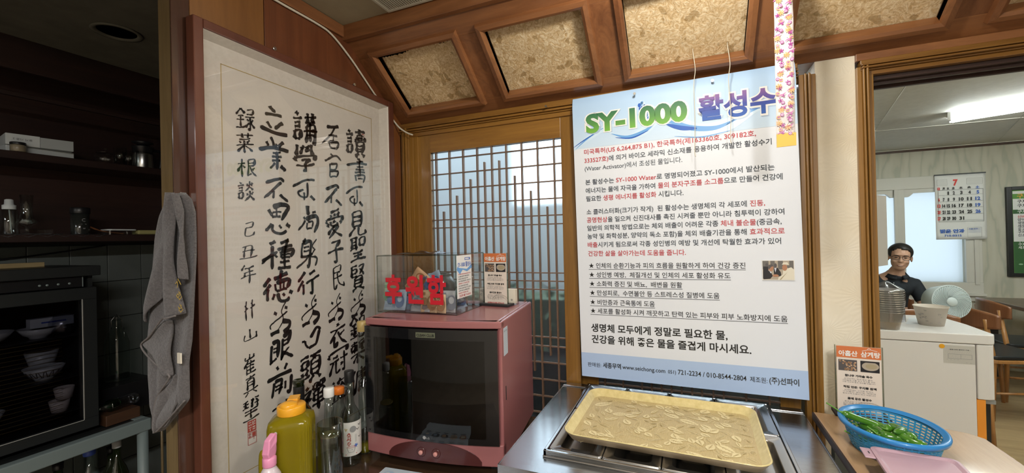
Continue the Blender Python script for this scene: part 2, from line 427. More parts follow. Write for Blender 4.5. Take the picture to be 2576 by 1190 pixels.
# ================================================================ THE ROOM
def wallbox(name, mat, *a): return struct(box_obj(name, mat, *a))
wallbox('floor', 'kitchen_floor', -1.3, 3.4, -3.4, .12, -.1, 0)
wallbox('floor_dining', 'dining_floor', 1.5, 7.2, .12, 4.4, -.1, .0)
wallbox('ceiling', 'ceiling_paint', -.05, 3.4, -3.4, -.30, 2.21, 2.3)
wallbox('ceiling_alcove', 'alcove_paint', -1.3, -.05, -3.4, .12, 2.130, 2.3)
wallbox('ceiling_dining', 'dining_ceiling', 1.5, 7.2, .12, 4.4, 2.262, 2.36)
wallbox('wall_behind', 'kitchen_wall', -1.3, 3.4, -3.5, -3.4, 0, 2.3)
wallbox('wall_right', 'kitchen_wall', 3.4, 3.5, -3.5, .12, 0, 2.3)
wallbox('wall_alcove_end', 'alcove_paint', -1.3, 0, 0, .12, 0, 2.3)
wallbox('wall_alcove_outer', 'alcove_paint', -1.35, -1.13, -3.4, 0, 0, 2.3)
# wall that carries the scroll
wallbox('wall_left', 'panel_red', -.05, -.001, -.842, 0, 0, 2.21)
w = thing('wall_board', 'red-brown varnished plywood boards above the framed calligraphy scroll', 'board')
struct(w)
for i, (a, b, mt) in enumerate(((-.8415, -.640, 'panel_amber'), (-.638, -.002, 'panel_red'))):
    box_obj('board', mt, -.001, .004, a, b, 1.6, 2.165, w, .0015)
box_obj('board', 'pine_z', -.001, .006, -.090, -.002, .75, 2.0, w, .001)
box_obj('crown_board', 'soffit_wood_slope', -.002, .012, -.86, -.31, 2.166, 2.208, w, .002)
# end post of the left wall
p = thing('wall_post', 'varnished corner post with pale front face and reddish glossy side', 'post'); struct(p)
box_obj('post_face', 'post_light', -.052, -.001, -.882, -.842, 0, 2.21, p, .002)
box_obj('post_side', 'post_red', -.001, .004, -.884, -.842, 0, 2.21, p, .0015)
# back wall: pieces round the sliding doors and the opening
wallbox('wall_back', 'fan_wallpaper', 1.507, 1.603, 0, .10, 0, 1.925)
wallbox('wall_back_upper', 'soffit_wood', 0, 3.4, .002, .12, 1.925, 2.3)
wallbox('wall_back_low', 'dark_cabinet', 0, 1.507, .012, .10, 0, .70)
wallbox('wall_dining_left', 'wave_wallpaper', 1.507, 1.61, .10, 4.3, 0, 2.3)
wallbox('wall_dining_right', 'wave_wallpaper', 7.1, 7.2, .12, 4.4, 0, 2.36)
wallbox('wall_back_right', 'fan_wallpaper', 3.0, 3.4, 0, .12, 0, 1.925)
wallbox('wall_dining_near', 'wave_wallpaper', 3.0, 7.2, .12, .16, 0, 2.36)
# casing strips of the sliding doors, one stepped board each
def casing(name, x0, x1, z0, z1, vert, depth=.022, flip=False, mat=None):
    """stepped moulding between two edges"""
    mb = MB(); steps = [(0, .30, .012), (.30, .42, .020), (.42, .50, .012), (.50, .62, .022), (.62, .72, .013), (.72, 1, .007)]
    for a, b, d in steps:
        if flip: a, b = 1-b, 1-a
        if vert: mb.box(x0+(x1-x0)*a, x0+(x1-x0)*b, -d*depth/.022, .01, z0, z1)
        else: mb.box(x0, x1, -d*depth/.022, .01, z0+(z1-z0)*a, z0+(z1-z0)*b)
    return struct(mb.build(name, mat or ('oak_z' if vert else 'oak_x'), None, .0015))
casing('trim_1', .002, .068, .70, 1.905, True)
casing('trim_2', .0, 1.462, 1.866, 1.925, False, .023, True)
struct(box_obj('trim_3', 'oak_z', .068, .090, -.004, .03, .70, 1.868, None, .001))
casing('trim_4', 1.462, 1.507, .0, 1.888, True, .026, False)
casing('trim_5', 1.603, 1.643, 0, 1.886, True, .024, False)
casing('trim_6', 1.612, 3.05, 1.862, 1.904, False, .026, True)
struct(box_obj('trim_7', 'soffit_wood', 1.603, 3.05, -.012, .01, 1.904, 1.925, None, .001))
# dark sliding track in the opening
tr = thing('door_track', 'dark brown sliding door track across the top of the opening', 'door track'); struct(tr)
for i, (y0, z0) in enumerate(((.012, 1.850), (.030, 1.842), (.046, 1.850), (.064, 1.838), (.082, 1.850))):
    box_obj('track_rail', 'dark_cabinet', 1.65, 3.0, y0, y0+.012, z0, 1.88, tr, .001)
struct(box_obj('trim_8', 'post_red', 1.643, 3.0, .0, .12, 1.876, 1.925))
struct(box_obj('trim_9', 'oak_z', 2.95, 3.0, .0, .12, 0, 1.88))

# ---------------------------------------------------------------- sloping soffit with leaf-paper panels
ES = Vector((0, -.7933, .6089)); EN = Vector((0, -.6089, -.7933)); SO = Vector((0, 0, 1.925)); SL = .3958
def sof(v): return Vector((v[0], 0, 0))+SO+ES*v[1]+EN*v[2]
so = thing('sloped_soffit', 'sloping wooden soffit with framed panels of leaf paper', 'soffit'); struct(so)
MB().box(0, 3.4, 0, .064, -.02, 0, None, sof).build('rail', 'soffit_wood', so, .001)
MB().box(0, 3.4, .314, SL, -.02, 0, None, sof).build('rail', 'soffit_wood', so, .001)
box_obj('rail', 'soffit_wood', 0, 3.4, -.333, -.312, 2.155, 2.21, so, .002)
MB().box(0, 3.4, 0, SL, -.075, -.07, None, sof).build('backing', 'black', so)
pans = [(.089, .413), (.537, .864), (.985, 1.318), (1.438, 1.768), (1.888, 2.215), (2.335, 2.665), (2.785, 3.115)]
xs = [0]+[q for p_ in pans for q in p_]+[3.4]
for i in range(0, len(xs), 2):
    MB().box(xs[i], xs[i+1], .064, .314, -.02, 0, None, sof).build('stile', 'soffit_wood_slope', so, .0008)
def paper(x0, x1, s1, ragged=False, z=-.022):
    mb = MB(); nx, ns = 60, 46
    rg = [random.uniform(-1, 1) for _ in range(nx+1)]
    def fn(u, v):
        top = s1
        if ragged: top = s1-.012-.010*(1-u)-.0035*rg[int(u*nx)]-.004*math.sin(u*9)
        x = x0+(x1-x0)*u; s_ = .064+(top-.064)*v
        h = z+.0012*math.sin(31*x+17*s_)*math.sin(43*s_-9*x)
        return sof(Vector((x, s_, h)))
    mb.grid(nx, ns, fn, 'leaf_paper'); return mb
for i, (a, b) in enumerate(pans):
    paper(a, b, .314, i == 0).build('leaf_paper_panel', None, so)
    # mitred moulding round the panel
    g = .026; q = [(a, .066), (b, .066), (b, .312), (a, .312)]; o_ = [(a-g, .066-g), (b+g, .066-g), (b+g, .312+g), (a-g, .312+g)]
    for k in range(4):
        k2 = (k+1) % 4; mb = MB()
        A, B, Cc, D = q[k], q[k2], o_[k2], o_[k]
        prof = [(0, -.020), (0, .012), (.35, .017), (.9, .014), (1, 0)]
        vs = []
        for t, h in prof:
            for (i0, i1) in ((A, D), (B, Cc)):
                vs.append(sof(Vector((i0[0]+(i1[0]-i0[0])*t, i0[1]+(i1[1]-i0[1])*t, h))))
        mb.add(vs, [(2*j, 2*j+1, 2*j+3, 2*j+2) for j in range(4)]); mb.build('moulding', 'soffit_wood' if k % 2 == 0 else 'soffit_wood_slope', so, .0006)

wood('lattice_wood', (.11, .06, .035), (.19, .12, .08), 'Z', 12, .45, .1)
# ---------------------------------------------------------------- lattice sliding doors
def lattice(name, x0, y, n, rails):
    """leaf with stiles, rails, frosted pane and the grid of thin bars"""
    d = thing(name, None, None); struct(d)
    px0, px1 = x0+.060, x0+.060+.573; x1 = px1+.055; t = .028
    box_obj('stile', 'oak_z', x0, px0, y, y+t, .70, 1.868, d, .0015); box_obj('stile', 'oak_z', px1, x1, y, y+t, .70, 1.868, d, .0015)
    box_obj('top_rail', 'oak_x', px0, px1, y, y+t, 1.790, 1.868, d, .0015); box_obj('bottom_rail', 'oak_x', px0, px1, y, y+t, .70, .715, d, .0015)
    box_obj('bead', 'oak_z', px0-.004, px0+.004, y-.003, y+.003, .715, 1.79, d, .001)
    box_obj('pane', 'frosted', px0, px1, y+.016, y+.019, .715, 1.790, d)
    b0 = px0+.026
    for k in range(9):
        xx = b0+.065*k-(.002 if k > 4 else 0); box_obj('lattice_bar', 'lattice_wood', xx-.0028, xx+.0028, y+.002, y+.014, .715, 1.790, d)
    for k in range(8):
        xx = b0+.0325+.065*k+(.0 if k < 4 else 0); top = (1.539, 1.602, 1.665, 1.729, 1.729, 1.664, 1.601, 1.537)[k]; bot = (.976, .913, .850, .787, .787, .850, .913, .976)[k]
        box_obj('lattice_bar', 'lattice_wood', xx-.0028, xx+.0028, y+.001, y+.013, bot, top, d)
    for zz in (1.760, 1.696, 1.632, 1.567, 1.504, 1.471, 1.287, 1.256, 1.224, 1.044, 1.010, .948, .883, .820, .757):
        box_obj('lattice_bar', 'lattice_wood', px0, px1, y+.003, y+.013, zz-.0022, zz+.0022, d)
    return d
lattice('door_1', .088, .0, 1, None)
lattice('door_2', .770, .034, 2, None)
# what stands outside behind the frosted panes
o = box_obj('garden_wall', 'outside_wall', -1.2, .02, 1.15, 1.25, 0, 2.15) if plain('outside_wall', (.62, .65, .66), .8) else None
tag(o, 'pale outside wall seen dimly through the frosted lattice door', 'wall', kind='structure')
def hedge(name, x0, x1, y0, y1, z0, z1, n, label, seed):
    rnd = random.Random(seed); mb = MB(); mb.box(x0+.03, x1-.03, y0+.06, y1-.02, z0, z1-.06, 'leaf_green')
    for _ in range(n):
        c = Vector((rnd.uniform(x0, x1), rnd.uniform(y0, y1), rnd.uniform(z0, z1))); a = rnd.uniform(0, 6.28); s_ = rnd.uniform(.015, .035)
        d1 = Vector((math.cos(a), math.sin(a)*.5, rnd.uniform(-.6, .6))).normalized()*s_; d2 = Vector((-math.sin(a), math.cos(a), .6)).normalized()*s_*.5
        mb.add([c-d1, c+d2, c+d1, c-d2], [(0, 1, 2, 3)], 'leaf_green')
    return tag(mb.build(name, None), label, 'hedge')
plain('leaf_green', (.05, .10, .035), .6); plain('outside_dark', (.03, .028, .024), .8); plain('outside_tan', (.22, .19, .13), .8)
tag(box_obj('garden_wall', 'outside_wall', .02, 1.5, 1.25, 1.35, 0, 1.66), 'lower pale garden wall outside, right of the taller wall', 'wall', kind='structure')
hedge('hedge', .02, 1.5, .24, .58, .93, 1.20, 900, 'blurred green hedge outside behind the lattice door', 3)
tag(box_obj('planter_box', 'outside_dark', .0, 1.02, .18, .62, 0, .90), 'dark planter box outside below the green hedge', 'planter')
tag(box_obj('outside_board', 'outside_tan', 1.03, 1.5, .18, .62, 0, .90), 'tan board outside behind the second lattice door', 'board')
wallbox('ground_outside', 'outside_dark', -1.3, 1.5, .12, 4.4, -.1, 0)
wallbox('wall_outside_left', 'outside_wall', -1.4, -1.3, .12, 4.4, 0, 2.3)

# ---------------------------------------------------------------- dining room far wall with its windows
YF = 4.2
def fw(x, z):    # measured on the plane 3.4, pushed back to the true wall
    k = (YF+1.5)/4.9; return (1.1465+(x-1.1465)*k, 1.42+(z-1.42)*k)
gx0 = 1.61
holes = [(fw(2.50, 0)[0], fw(2.907, 0)[0]), (fw(2.967, 0)[0], fw(3.372, 0)[0])]
gz0, gz1 = fw(0, .945)[1], fw(0, 1.772)[1]
mb = MB(); mb.box(1.6, holes[0][0], YF, YF+.1, 0, 2.3); mb.box(holes[1][1], 7.2, YF, YF+.1, 0, 2.3); mb.box(holes[0][0], holes[1][1], YF, YF+.1, 0, gz0); mb.box(holes[0][0], holes[1][1], YF, YF+.1, gz1, 2.3)
struct(mb.build('wall_dining_far', 'wave_wallpaper'))
wn = thing('window_1', None, None); struct(wn)
xa, za = fw(2.42, 0)[0], fw(0, .80)[1]; xb, zb = fw(3.479, 0)[0], fw(0, 1.89)[1]
box_obj('frame_top', 'white_trim', xa, xb-.03, YF-.035, YF, gz1+.01, zb, wn, .004); box_obj('frame_bottom', 'white_trim', xa, xb, YF-.035, YF, za+.06, gz0, wn, .004)
box_obj('sill', 'white_trim', xa, xb+.01, YF-.06, YF, za+.035, za+.062, wn, .004); box_obj('apron', 'white_trim', xa, xb, YF-.03, YF, za-.02, za+.034, wn, .004)
box_obj('frame_side', 'white_trim', holes[1][1], xb, YF-.03, YF, gz0, gz1+.02, wn, .004); box_obj('frame_side', 'white_trim', holes[1][1]+.06, xb-.03, YF-.045, YF-.03, gz0-.02, gz1+.02, wn, .003)
for (a, b) in holes:
    # sash: arched top rail
    mb = MB(); n = 12; pts = []
    for k in range(n+1):
        t = k/n; pts.append((a+(b-a)*t, gz1-.03-(.028 if t < .1 or t > .9 else .0)-(.012 if t < .16 or t > .84 else 0)))
    vs = [(x, YF-.02, z) for x, z in pts]+[(x, YF-.02, gz1+.01) for x, z in pts]+[(x, YF+.02, z) for x, z in pts]; m_ = n+1
    mb.add(vs, [(i, i+1, m_+i+1, m_+i) for i in range(n)]+[(i, 2*m_+i, 2*m_+i+1, i+1) for i in range(n)]); mb.build('sash_rail', 'white_trim', wn)
    box_obj('pane', 'frosted_white', a, b, YF+.03, YF+.0305, gz0, gz1, wn)
box_obj('mullion', 'white_trim', holes[0][1], holes[1][0], YF-.03, YF+.04, gz0, gz1+.02, wn, .004)
box_obj('mullion', 'white_trim', holes[0][1]-.02, holes[0][1]+.012, YF-.045, YF-.028, gz0, gz1+.01, wn, .003)
zc = fw(0, 2.148)[1]
struct(box_obj('trim_10', 'post_red', 1.6, 7.2, YF-.02, YF+.001, zc-.035, zc-.012, None, .003)); struct(box_obj('trim_11', 'white_trim', 1.6, 7.2, YF-.024, YF+.001, zc-.012, zc+.02, None, .003))
# seams of the ceiling paper
for i, (a, b) in enumerate((((2.5, .3), (4.0, 4.2)), ((2.05, .3), (2.9, 4.2)), ((3.1, .3), (5.4, 4.2)))):
    MB().tube([(a[0], a[1], 2.262), (b[0], b[1], 2.262)], .003, n=5).build('trim_%d' % (12+i), 'dining_ceiling')['kind'] = 'structure'
for i, yy in enumerate((1.62, 2.95)):
    MB().tube([(1.6, yy, 2.262), (3.2, yy+.05, 2.262), (7, yy, 2.262)], .005, n=5).build('trim_%d' % (15+i), 'dining_ceiling')['kind'] = 'structure'
# ================================================================ CALLIGRAPHY SCROLL
BR = {
'不': "102450179012 551635450870 504048704895 604878589075",
'為': "54006410 665030552072 426075405560 3862704584524872 486880589268889870955592 18862694 36824490 52806088",
'立': "45005212 15308022 35404268 68356068 02759070", '業': "38005028 60005826 20103022 82107522 05359528 20427538 25557550 10689060 48404898 456815 95 52688890",
'思': "25102248 251075057245 23287325 48104845 22487245 12650885 3060358865927578 50585870 80559272",
'種': "38050818 05284522 28152895 28350270 30384258 85055015 45269520 55355362 553588328560 54488545 54628560 70107090 50759072 45929990",
'德': "38050530 45280555 22452298 45189512 70006828 50304845 503090288844 60306044 75297543 48458844 40559552 42703585 5268589280928880 65627075 85629575",
'眼': "10150885 101535103380 10353432 09583356 08803378 50084888 500885058240 50248322 50408239 48886878 604270709892 85507062",
'前': "30053818 75006218 05289520 25401592 2540483846924088 22554653 20704668 65406575 853086957588", '花': "05189512 35053628 68026526 35350868 25502598 85455068 5538559085929075",
'講': "15052512 05253820 10383235 10503248 10621088 106232603085 10873085 48209515 60056035 80037833 50359030 70357095 55455298 5545884286958090 54608758 53758773 43629860",
'學': "20081545 35154025 45103040 75058245 55126530 68085232 15501062 155090428258 356070565070 507052954292 15788872",
'尚': "50005025 25103522 75086520 15351295 1535852888957888 35503575 355065486273 35736272", '躬': "28002010 15121065 1512420840953290 12284026 11424040 05655055 35600590 820855228820854058455565906288957090",
'行': "30050828 35300558 20452095 50158808 45409832 723572926085", '口': "15202085 152088127878 20827878",
'頭': "10124508 15251545 152540223843 15453843 15552068 40503268 05804872 50129808 72106522 55255572 552590228870 55408938 55558953 55728870 65754595 78759592",
'禪': "20052815 082838220560 22422298 28453855 50084825 500865056323 48256323 75057322 750592039020 73229020 50324862 503290288860 49478944 48628860 42769970 70257099",
'居': "200885038025 22258024 201018600295 35429036 60286062 38653895 386580607892 38937891", '官': "48005212 15201035 151890128228 30322895 303270286850 30506850 296872657092 28937091",
'愛': "75003010 30183528 50155325 75106525 10350848 103590288542 3042355660556848 45385048 20481560 78428852 45601585 406270602098 40709098",
'子': "251075055030 503055903885 05509542", '民': "251075057030 28307030 251028905078 20508545 5030607095909575",
'衣': "48005212 10259018 48250870 304830925075 85386050 503565689895", '冠': "10120528 101295058820 25305028 10455542 28450888 404540856080 60409838 802080857080 65557065",
'盜': "15082515 10352825 55054025 501585107525 65224548 65309050 25602088 256082588288 45604288 62586288 02929888",
'讀': "15052512 05223818 10343232 10463244 10581085 105832563083 10843083 48129808 70007020 55249222 50355048 503295309242 65326542 80318041 55485582 554890468880 55608958 55708869 55828880 65854899 78859598",
'書': "201080057835 05229515 20357834 50005065 20488044 05629855 30702898 307075677395 29837481 28987395", '見': "28052860 280575027358 29227320 29407338 28607358 42620895 6062609295909575",
'聖': "05085004 15081550 40054055 15224020 15354033 05525044 60106040 601092069037 60389037 20658060 50625095 25787575 05979892",
'賢': "12051245 12054503 121842174032 12324032 12454544 551090056040 60189045 30502885 305075487384 29607459 29727371 28857384 40881599 60889099",
'鉛': "28000530 28005025 15354232 08524550 28352885 12621872 40603572 05885082 65105848 6510900888409840 58585592 585890558890 55928890",
'傭': "25050240 15351598 65006210 35149810 381430602095 502590228842 40349833 50429041 48524595 4852904892958590 48649062 47789076 68156892",
'錄': "28000530 28005022 15354232 08524550 28352885 05885082 600590028825 58258825 50389835 753875956588 58486855 70655085 90487862 78629888",
'菜': "05159510 35033625 68006524 80252033 20403050 45384848 75356048 05629855 48504898 45621092 52629290", '根': "05304025 25052595 25350368 28384050 55105290 551088068538 54258722 54408538 52907278 654575709892 88507362",
'談': "15052512 05223818 10343232 10463244 10581085 105832563083 10843083 55125825 85087522 700065304548 68288845 55605872 88557868 704868754098 68729598",
'己': "251578087240 28427240 2842249075908870", '丑': "201570106285 38102885 20458540 05889882", '年': "30001025 28188512 30408036 30382862 05659858 55155599",
'艸': "15203040 28002598 10504038 65158035 75007298 58429530", '山': "45004870 123510789068 90309075",
'崔': "50004822 221022257820 80057822 40281060 28502898 55306040 30458542 30608057 30758072 28929288 55455590",
'真': "20128005 50004818 30223070 302270206870 30356933 30506948 05759868 35801598 65789095",
'璧': "08053003 08204018 300525 45 50085040 50088505 55 208520 90058535 15503550 20450848 50485052 45488846 25605 5 15628058 48604898 22787876 05959892",
'槧': "10104508 28002848 122042184035 12203512 12284026 104850 45 6505 5520 60208518 60305548 75207548 0560 9555 48504898 45621590 52628590"}
BR['璧'] = "08083503 22052235 08203818 05383835 50056503 55035528 65035545 72009502 78088820 70289525 85288548 15559050 15708568 50505095 05989595"
BR['槧'] = "08124808 28002850 122042183835 122012383835 10425040 60086540 62109005 65229218 78228050 05629558 48524898 45642090 54648890"
SC = [('讀', -.28, 1.791, .105, .104), ('書', -.275, 1.691, .095, .108), ('不', -.292, 1.595, .083, .089), ('見', -.283, 1.487, .095, .095), ('聖', -.28, 1.395, .092, .086), ('賢', -.283, 1.288, .097, .080), ('為', -.286, 1.192, .095, .080), ('鉛', -.29, 1.102, .085, .085), ('槧', -.291, 1.012, .088, .081), ('傭', -.286, .906, .094, .085), ('居', -.399, 1.791, .092, .081), ('官', -.39, 1.688, .087, .075), ('不', -.393, 1.589, .081, .086), ('愛', -.39, 1.487, .1, .086), ('子', -.387, 1.387, .084, .079), ('民', -.383, 1.297, .089, .065), ('為', -.393, 1.194, .097, .074), ('衣', -.385, 1.094, .086, .086), ('冠', -.387, 1.002, .097, .093), ('盜', -.382, .904, .083, .09), ('講', -.504, 1.797, .105, .1), ('學', -.507, 1.699, .096, .098), ('不', -.514, 1.597, .077, .088), ('尚', -.5, 1.498, .094, .081), ('躬', -.507, 1.388, .095, .085), ('行', -.503, 1.293, .083, .086), ('為', -.499, 1.202, .098, .075), ('口', -.497, 1.112, .066, .078), ('頭', -.504, 1.013, .1, .092), ('禪', -.492, .915, .095, .097), ('立', -.615, 1.791, .087, .092), ('業', -.617, 1.692, .1, .1), ('不', -.613, 1.587, .078, .088), ('思', -.61, 1.494, .091, .085), ('種', -.611, 1.39, .096, .108), ('德', -.613, 1.293, .098, .1), ('為', -.609, 1.196, .096, .075), ('眼', -.606, 1.108, .088, .085), ('前', -.613, 1.008, .095, .087), ('花', -.605, .905, .083, .08), ('錄', -.705, 1.772, .061, .058), ('菜', -.707, 1.705, .058, .054), ('根', -.702, 1.636, .056, .058), ('談', -.706, 1.57, .056, .053), ('己', -.7, 1.464, .045, .042), ('丑', -.704, 1.399, .042, .056), ('年', -.705, 1.337, .053, .048), ('艸', -.704, 1.236, .055, .037), ('山', -.702, 1.164, .038, .042), ('崔', -.706, 1.084, .058, .042), ('真', -.705, 1.025, .055, .046), ('璧', -.705, .959, .055, .053)]
RUN = {   # running-hand shapes; wNN = brush width in percent
'為': "79015727645057693687w45 72188422w110 24303636w100 8433455008671080w60 60609267898464 97w150 07974690w130",
'立': "350240105520w130 18357828w115 24584078w95 82505278w140 01829890w150",
'業': "40025030w100 25183230w80 60205532w80 82106528w120 014548339936w115 45507243w60 42607557w70 42727068w70 58455898w95 52783596w80 70858897w120",
'不': "123265107922w140 702240550590w130 40583890w100 63729597w125",
'可': "034755159908w95 65246480378525684855w80 50655099w80 78789896w120",
'居': "30189605w130 731350450187w80 38508744w100 65406272w70 38724692w80 427292688096w110 46927792w80",
'官': "35025010w90 01352820w100 182765069922w95 30422896w90 344472386362w95 34656262w70 327278687090w105 30967090w80",
'書': "52057216w80 48208012w80 013850249920w95 62026664w80 48388033w70 42508545w70 38628855w80 40704595w80 457285687897w95 52847682w70",
'思': "15183040w115 33106500940680306552w150 45104640w80 30286524w70 28426240w80 27650288w115 3066308860988588w115 55686580w90 84649974w150",
'種': "25204210w110 02704842w105 33243198w105 31500178w80 38524762w80 58188508w100 48389624w105 82027096w90 58426064w80 604498389062w140 60548850w70 60648862w80 55788674w90 48969094w115",
'德': "24240348w120 26420270w110 17551593w110 36288312w125 63025730w115 40424364w80 444088338060w140 57385760w70 70386858w70 44668060w90 38723090w90 4872569580978686w115 65747282w90 88709976w140",
'尚': "48025235w165 70268822w90 28423650w90 37540288w95 3850883897627897w150 45624283w70 486072586880w80 42836880w70",
'行': "35080345w115 26420182w110 25552597w110 53208005w110 38539925w100 664066935588w110",
'眼': "13380898w115 153338283382w150 18503348w70 17623260w70 03983083w80 56224896w100 581886037642w165 58307527w70 55457640w80 46958155w80 53689693w140",
'口': "03601860w110 186022803598w105 4550750892129022w150 9218758062903598w150",
'躬': "46023214w110 32152666w100 33186810645058904896w125 35326028w70 34446040w70 20627553w90 68500298w80 960375258638w55 893668608264w55 826296728696w90",
'前': "38024514w100 78006818w110 02409628w120 28501896w105 30505546536544 90w110 30646060w70 29766072w70 70556880w90 95408892758 8w130"}
for _k in list(RUN): RUN[_k] = RUN[_k].replace('64 97', '6497').replace('44 90', '4490').replace('758 8', '7588')
def brush(mb, ch, cy, cz, h, w, x=.0072, seed=0, mat='ink', weight=1.0):
    rnd = random.Random(seed)
    run = ch in RUN
    for st in (RUN if run else BR)[ch].split():
        wf = 1.0
        if 'w' in st: st, q_ = st.split('w'); wf = int(q_)/100
        if len(st) < 8 or not st.isdigit(): continue
        st = st[:len(st)//4*4]
        pts = [(int(st[i:i+2]), int(st[i+2:i+4])) for i in range(0, len(st), 4)]
        if len(pts) == 2:
            (x0, y0), (x1, y1) = pts; b = rnd.uniform(-.06, .06)
            pts = [pts[0], ((x0+x1)/2-(y1-y0)*b, (y0+y1)/2+(x1-x0)*b), pts[1]]
        P_ = smooth_path([Vector(((a-50)/100, (50-c)/100, 0)) for a, c in pts], 5)
        L = sum((P_[i+1]-P_[i]).length for i in range(len(P_)-1)); n = len(P_); vs = []
        base_r = .122*weight*rnd.uniform(.9, 1.1); base = (.115 if L > .25 else .13)*weight*rnd.uniform(.8, 1.25)*(.062 if w < .07 else .075)/.07
        for i, p in enumerate(P_):
            t = i/(n-1); q = Vector((p.x, p.y+(0 if run else .13)*p.x+.010*rnd.uniform(-1, 1)))
            d = (P_[min(i+1, n-1)]-P_[max(i-1, 0)]); d = Vector((d.x, d.y)).normalized(); nb = Vector((-d.y, d.x))
            horiz = abs(d.x); wd = base*(1.15-.55*math.sin(min(t, .75)/.75*math.pi))*(.75 if horiz > .8 else 1.15)
            if run: wd = base_r*wf*(1.0-.30*math.sin(t*math.pi))
            if t > .8: wd *= max(.12, 1-(t-.8)*3.6) if not (horiz > .85) else 1.25-(t-.8)*3
            if t == 0: wd *= .45
            k = Vector((q.x, q.y)); vs.append((k+nb*wd*.5, k-nb*wd*.5))
        V_ = [(x, cy+a.x*w, cz+a.y*h) for a, _ in vs]+[(x, cy+b_.x*w, cz+b_.y*h) for _, b_ in vs]
        mb.add(V_, [(i, i+1, n+i+1, n+i) for i in range(n-1)], mat)
sc = thing('calligraphy_scroll', 'large framed vertical ink calligraphy in red-brown wood frame with pale cloth mat', 'calligraphy', (0, 0, 0))
FY0, FY1, FZ0, FZ1 = -.853, -.092, .70, 1.992
for (a, b, c, d, mt) in ((FY0, FY0+.024, FZ0, FZ1, 'frame_red'), (FY1-.030, FY1, FZ0, FZ1, 'frame_red'), (FY0+.024, FY1-.03, FZ1-.024, FZ1, 'frame_red'), (FY0+.024, FY1-.03, FZ0, FZ0+.024, 'frame_red')):
    box_obj('frame_bar', mt, .006, .037, a, b, c, d, sc, .0025)
box_obj('backing', 'scroll_paper', .0045, .006, -.835, -.110, .715, 1.975, sc)
# cloth-covered bevel mat, from the frame opening down to the paper
mb = MB(); A = [(.0345, -.830, .724), (.0345, -.121, .724), (.0345, -.121, 1.969), (.0345, -.830, 1.969)]
B = [(.0065, -.812, .745), (.0065, -.148, .745), (.0065, -.148, 1.954), (.0065, -.812, 1.954)]
mb.add(A+B, [(i, (i+1) % 4, 4+(i+1) % 4, 4+i) for i in range(4)]); mb.build('mat_bevel', 'mat_cloth', sc)
mb = MB(); Cc = [(-.769, .793), (-.193, .793), (-.193, 1.905), (-.769, 1.905)]
mb.add([(.0066, a, b) for a, b in ((-.812, .745), (-.148, .745), (-.148, 1.954), (-.812, 1.954))]+[(.0066, a, b) for a, b in Cc], [(i, (i+1) % 4, 4+(i+1) % 4, 4+i) for i in range(4)]); mb.build('mat_cloth_border', 'mat_cloth', sc)
mb = MB()
for i in range(4):
    a, b = Cc[i], Cc[(i+1) % 4]; mb.box(.0066, .0071, min(a[0], b[0])-.0009, max(a[0], b[0])+.0009, min(a[1], b[1])-.0009, max(a[1], b[1])+.0009)
mb.build('gold_line', 'gold_line', sc)
for i, c in enumerate(SC):
    if c[0] == '不' and c[1] in (-.292, -.514): c = ('可',)+c[1:]
    mb = MB(); brush(mb, *c, seed=i, weight=1.0 if c[1] > -.69 else .95); mb.build('brush_character', None, sc)
# red seals
mb = MB(); O3, U3, V3 = (.0072, -.716, .927), (0, 1, 0), (0, 0, 1)
flat(mb, O3, U3, V3, [(0, 0), (.025, 0), (.025, -.031), (0, -.031)], 'seal_red', 0)
for (a, b, c, d) in ((.003, .004, .011, .006), (.003, .010, .006, .014), (.008, .010, .011, .014), (.014, .003, .017, .014), (.019, .003, .022, .007), (.019, .010, .022, .013), (.003, .018, .011, .020), (.006, .022, .008, .028), (.014, .018, .022, .021), (.014, .024, .022, .0265)):
    flat(mb, O3, U3, V3, [(a, -b), (c, -b), (c, -d), (a, -d)], 'scroll_paper', .0003)
mb.build('seal_mark', None, sc)
mb = MB(); O3 = (.0072, -.716, .894)
for (a, b, c, d) in ((0, 0, .0255, .0012), (0, .032, .0255, .0332), (0, 0, .0013, .0332), (.0243, 0, .0256, .0332), (.002, .004, .011, .0055), (.005, .001, .007, .014), (.002, .010, .011, .0115), (.002, .013, .011, .015), (.013, .002, .023, .012), (.012, .013, .024, .015), (.017, .012, .0185, .021)):
    flat(mb, O3, U3, V3, [(a, -b), (c, -b), (c, -d), (a, -d)], 'seal_red', 0)
mb.build('seal_mark', None, sc)
mb = MB(); flat(mb, (.0072, -.246, 1.834), U3, V3, [(0, 0), (.011, 0), (.011, -.021), (0, -.021)], 'seal_red', 0); flat(mb, (.0072, -.246, 1.834), U3, V3, [(.003, -.003), (.008, -.003), (.008, -.009), (.003, -.009)], 'scroll_paper', .0003); flat(mb, (.0072, -.246, 1.834), U3, V3, [(.003, -.012), (.008, -.012), (.008, -.018), (.003, -.018)], 'scroll_paper', .0003)
mb.build('seal_mark', None, sc)
box_obj('glass_pane', 'picture_glass', .0300, .0305, -.831, -.120, .722, 1.970, sc)
for yy in (-.62, -.295):
    MB().tube([(.004, yy, 2.002), (.022, yy, 2.004)], .003, 'steel').tube([(.020, yy, 2.004), (.024, yy, 2.004)], .006, 'steel').box(.004, .02, yy-.018, yy+.018, 1.99, 1.998, 'black').build('hanger', None, sc, .0008)

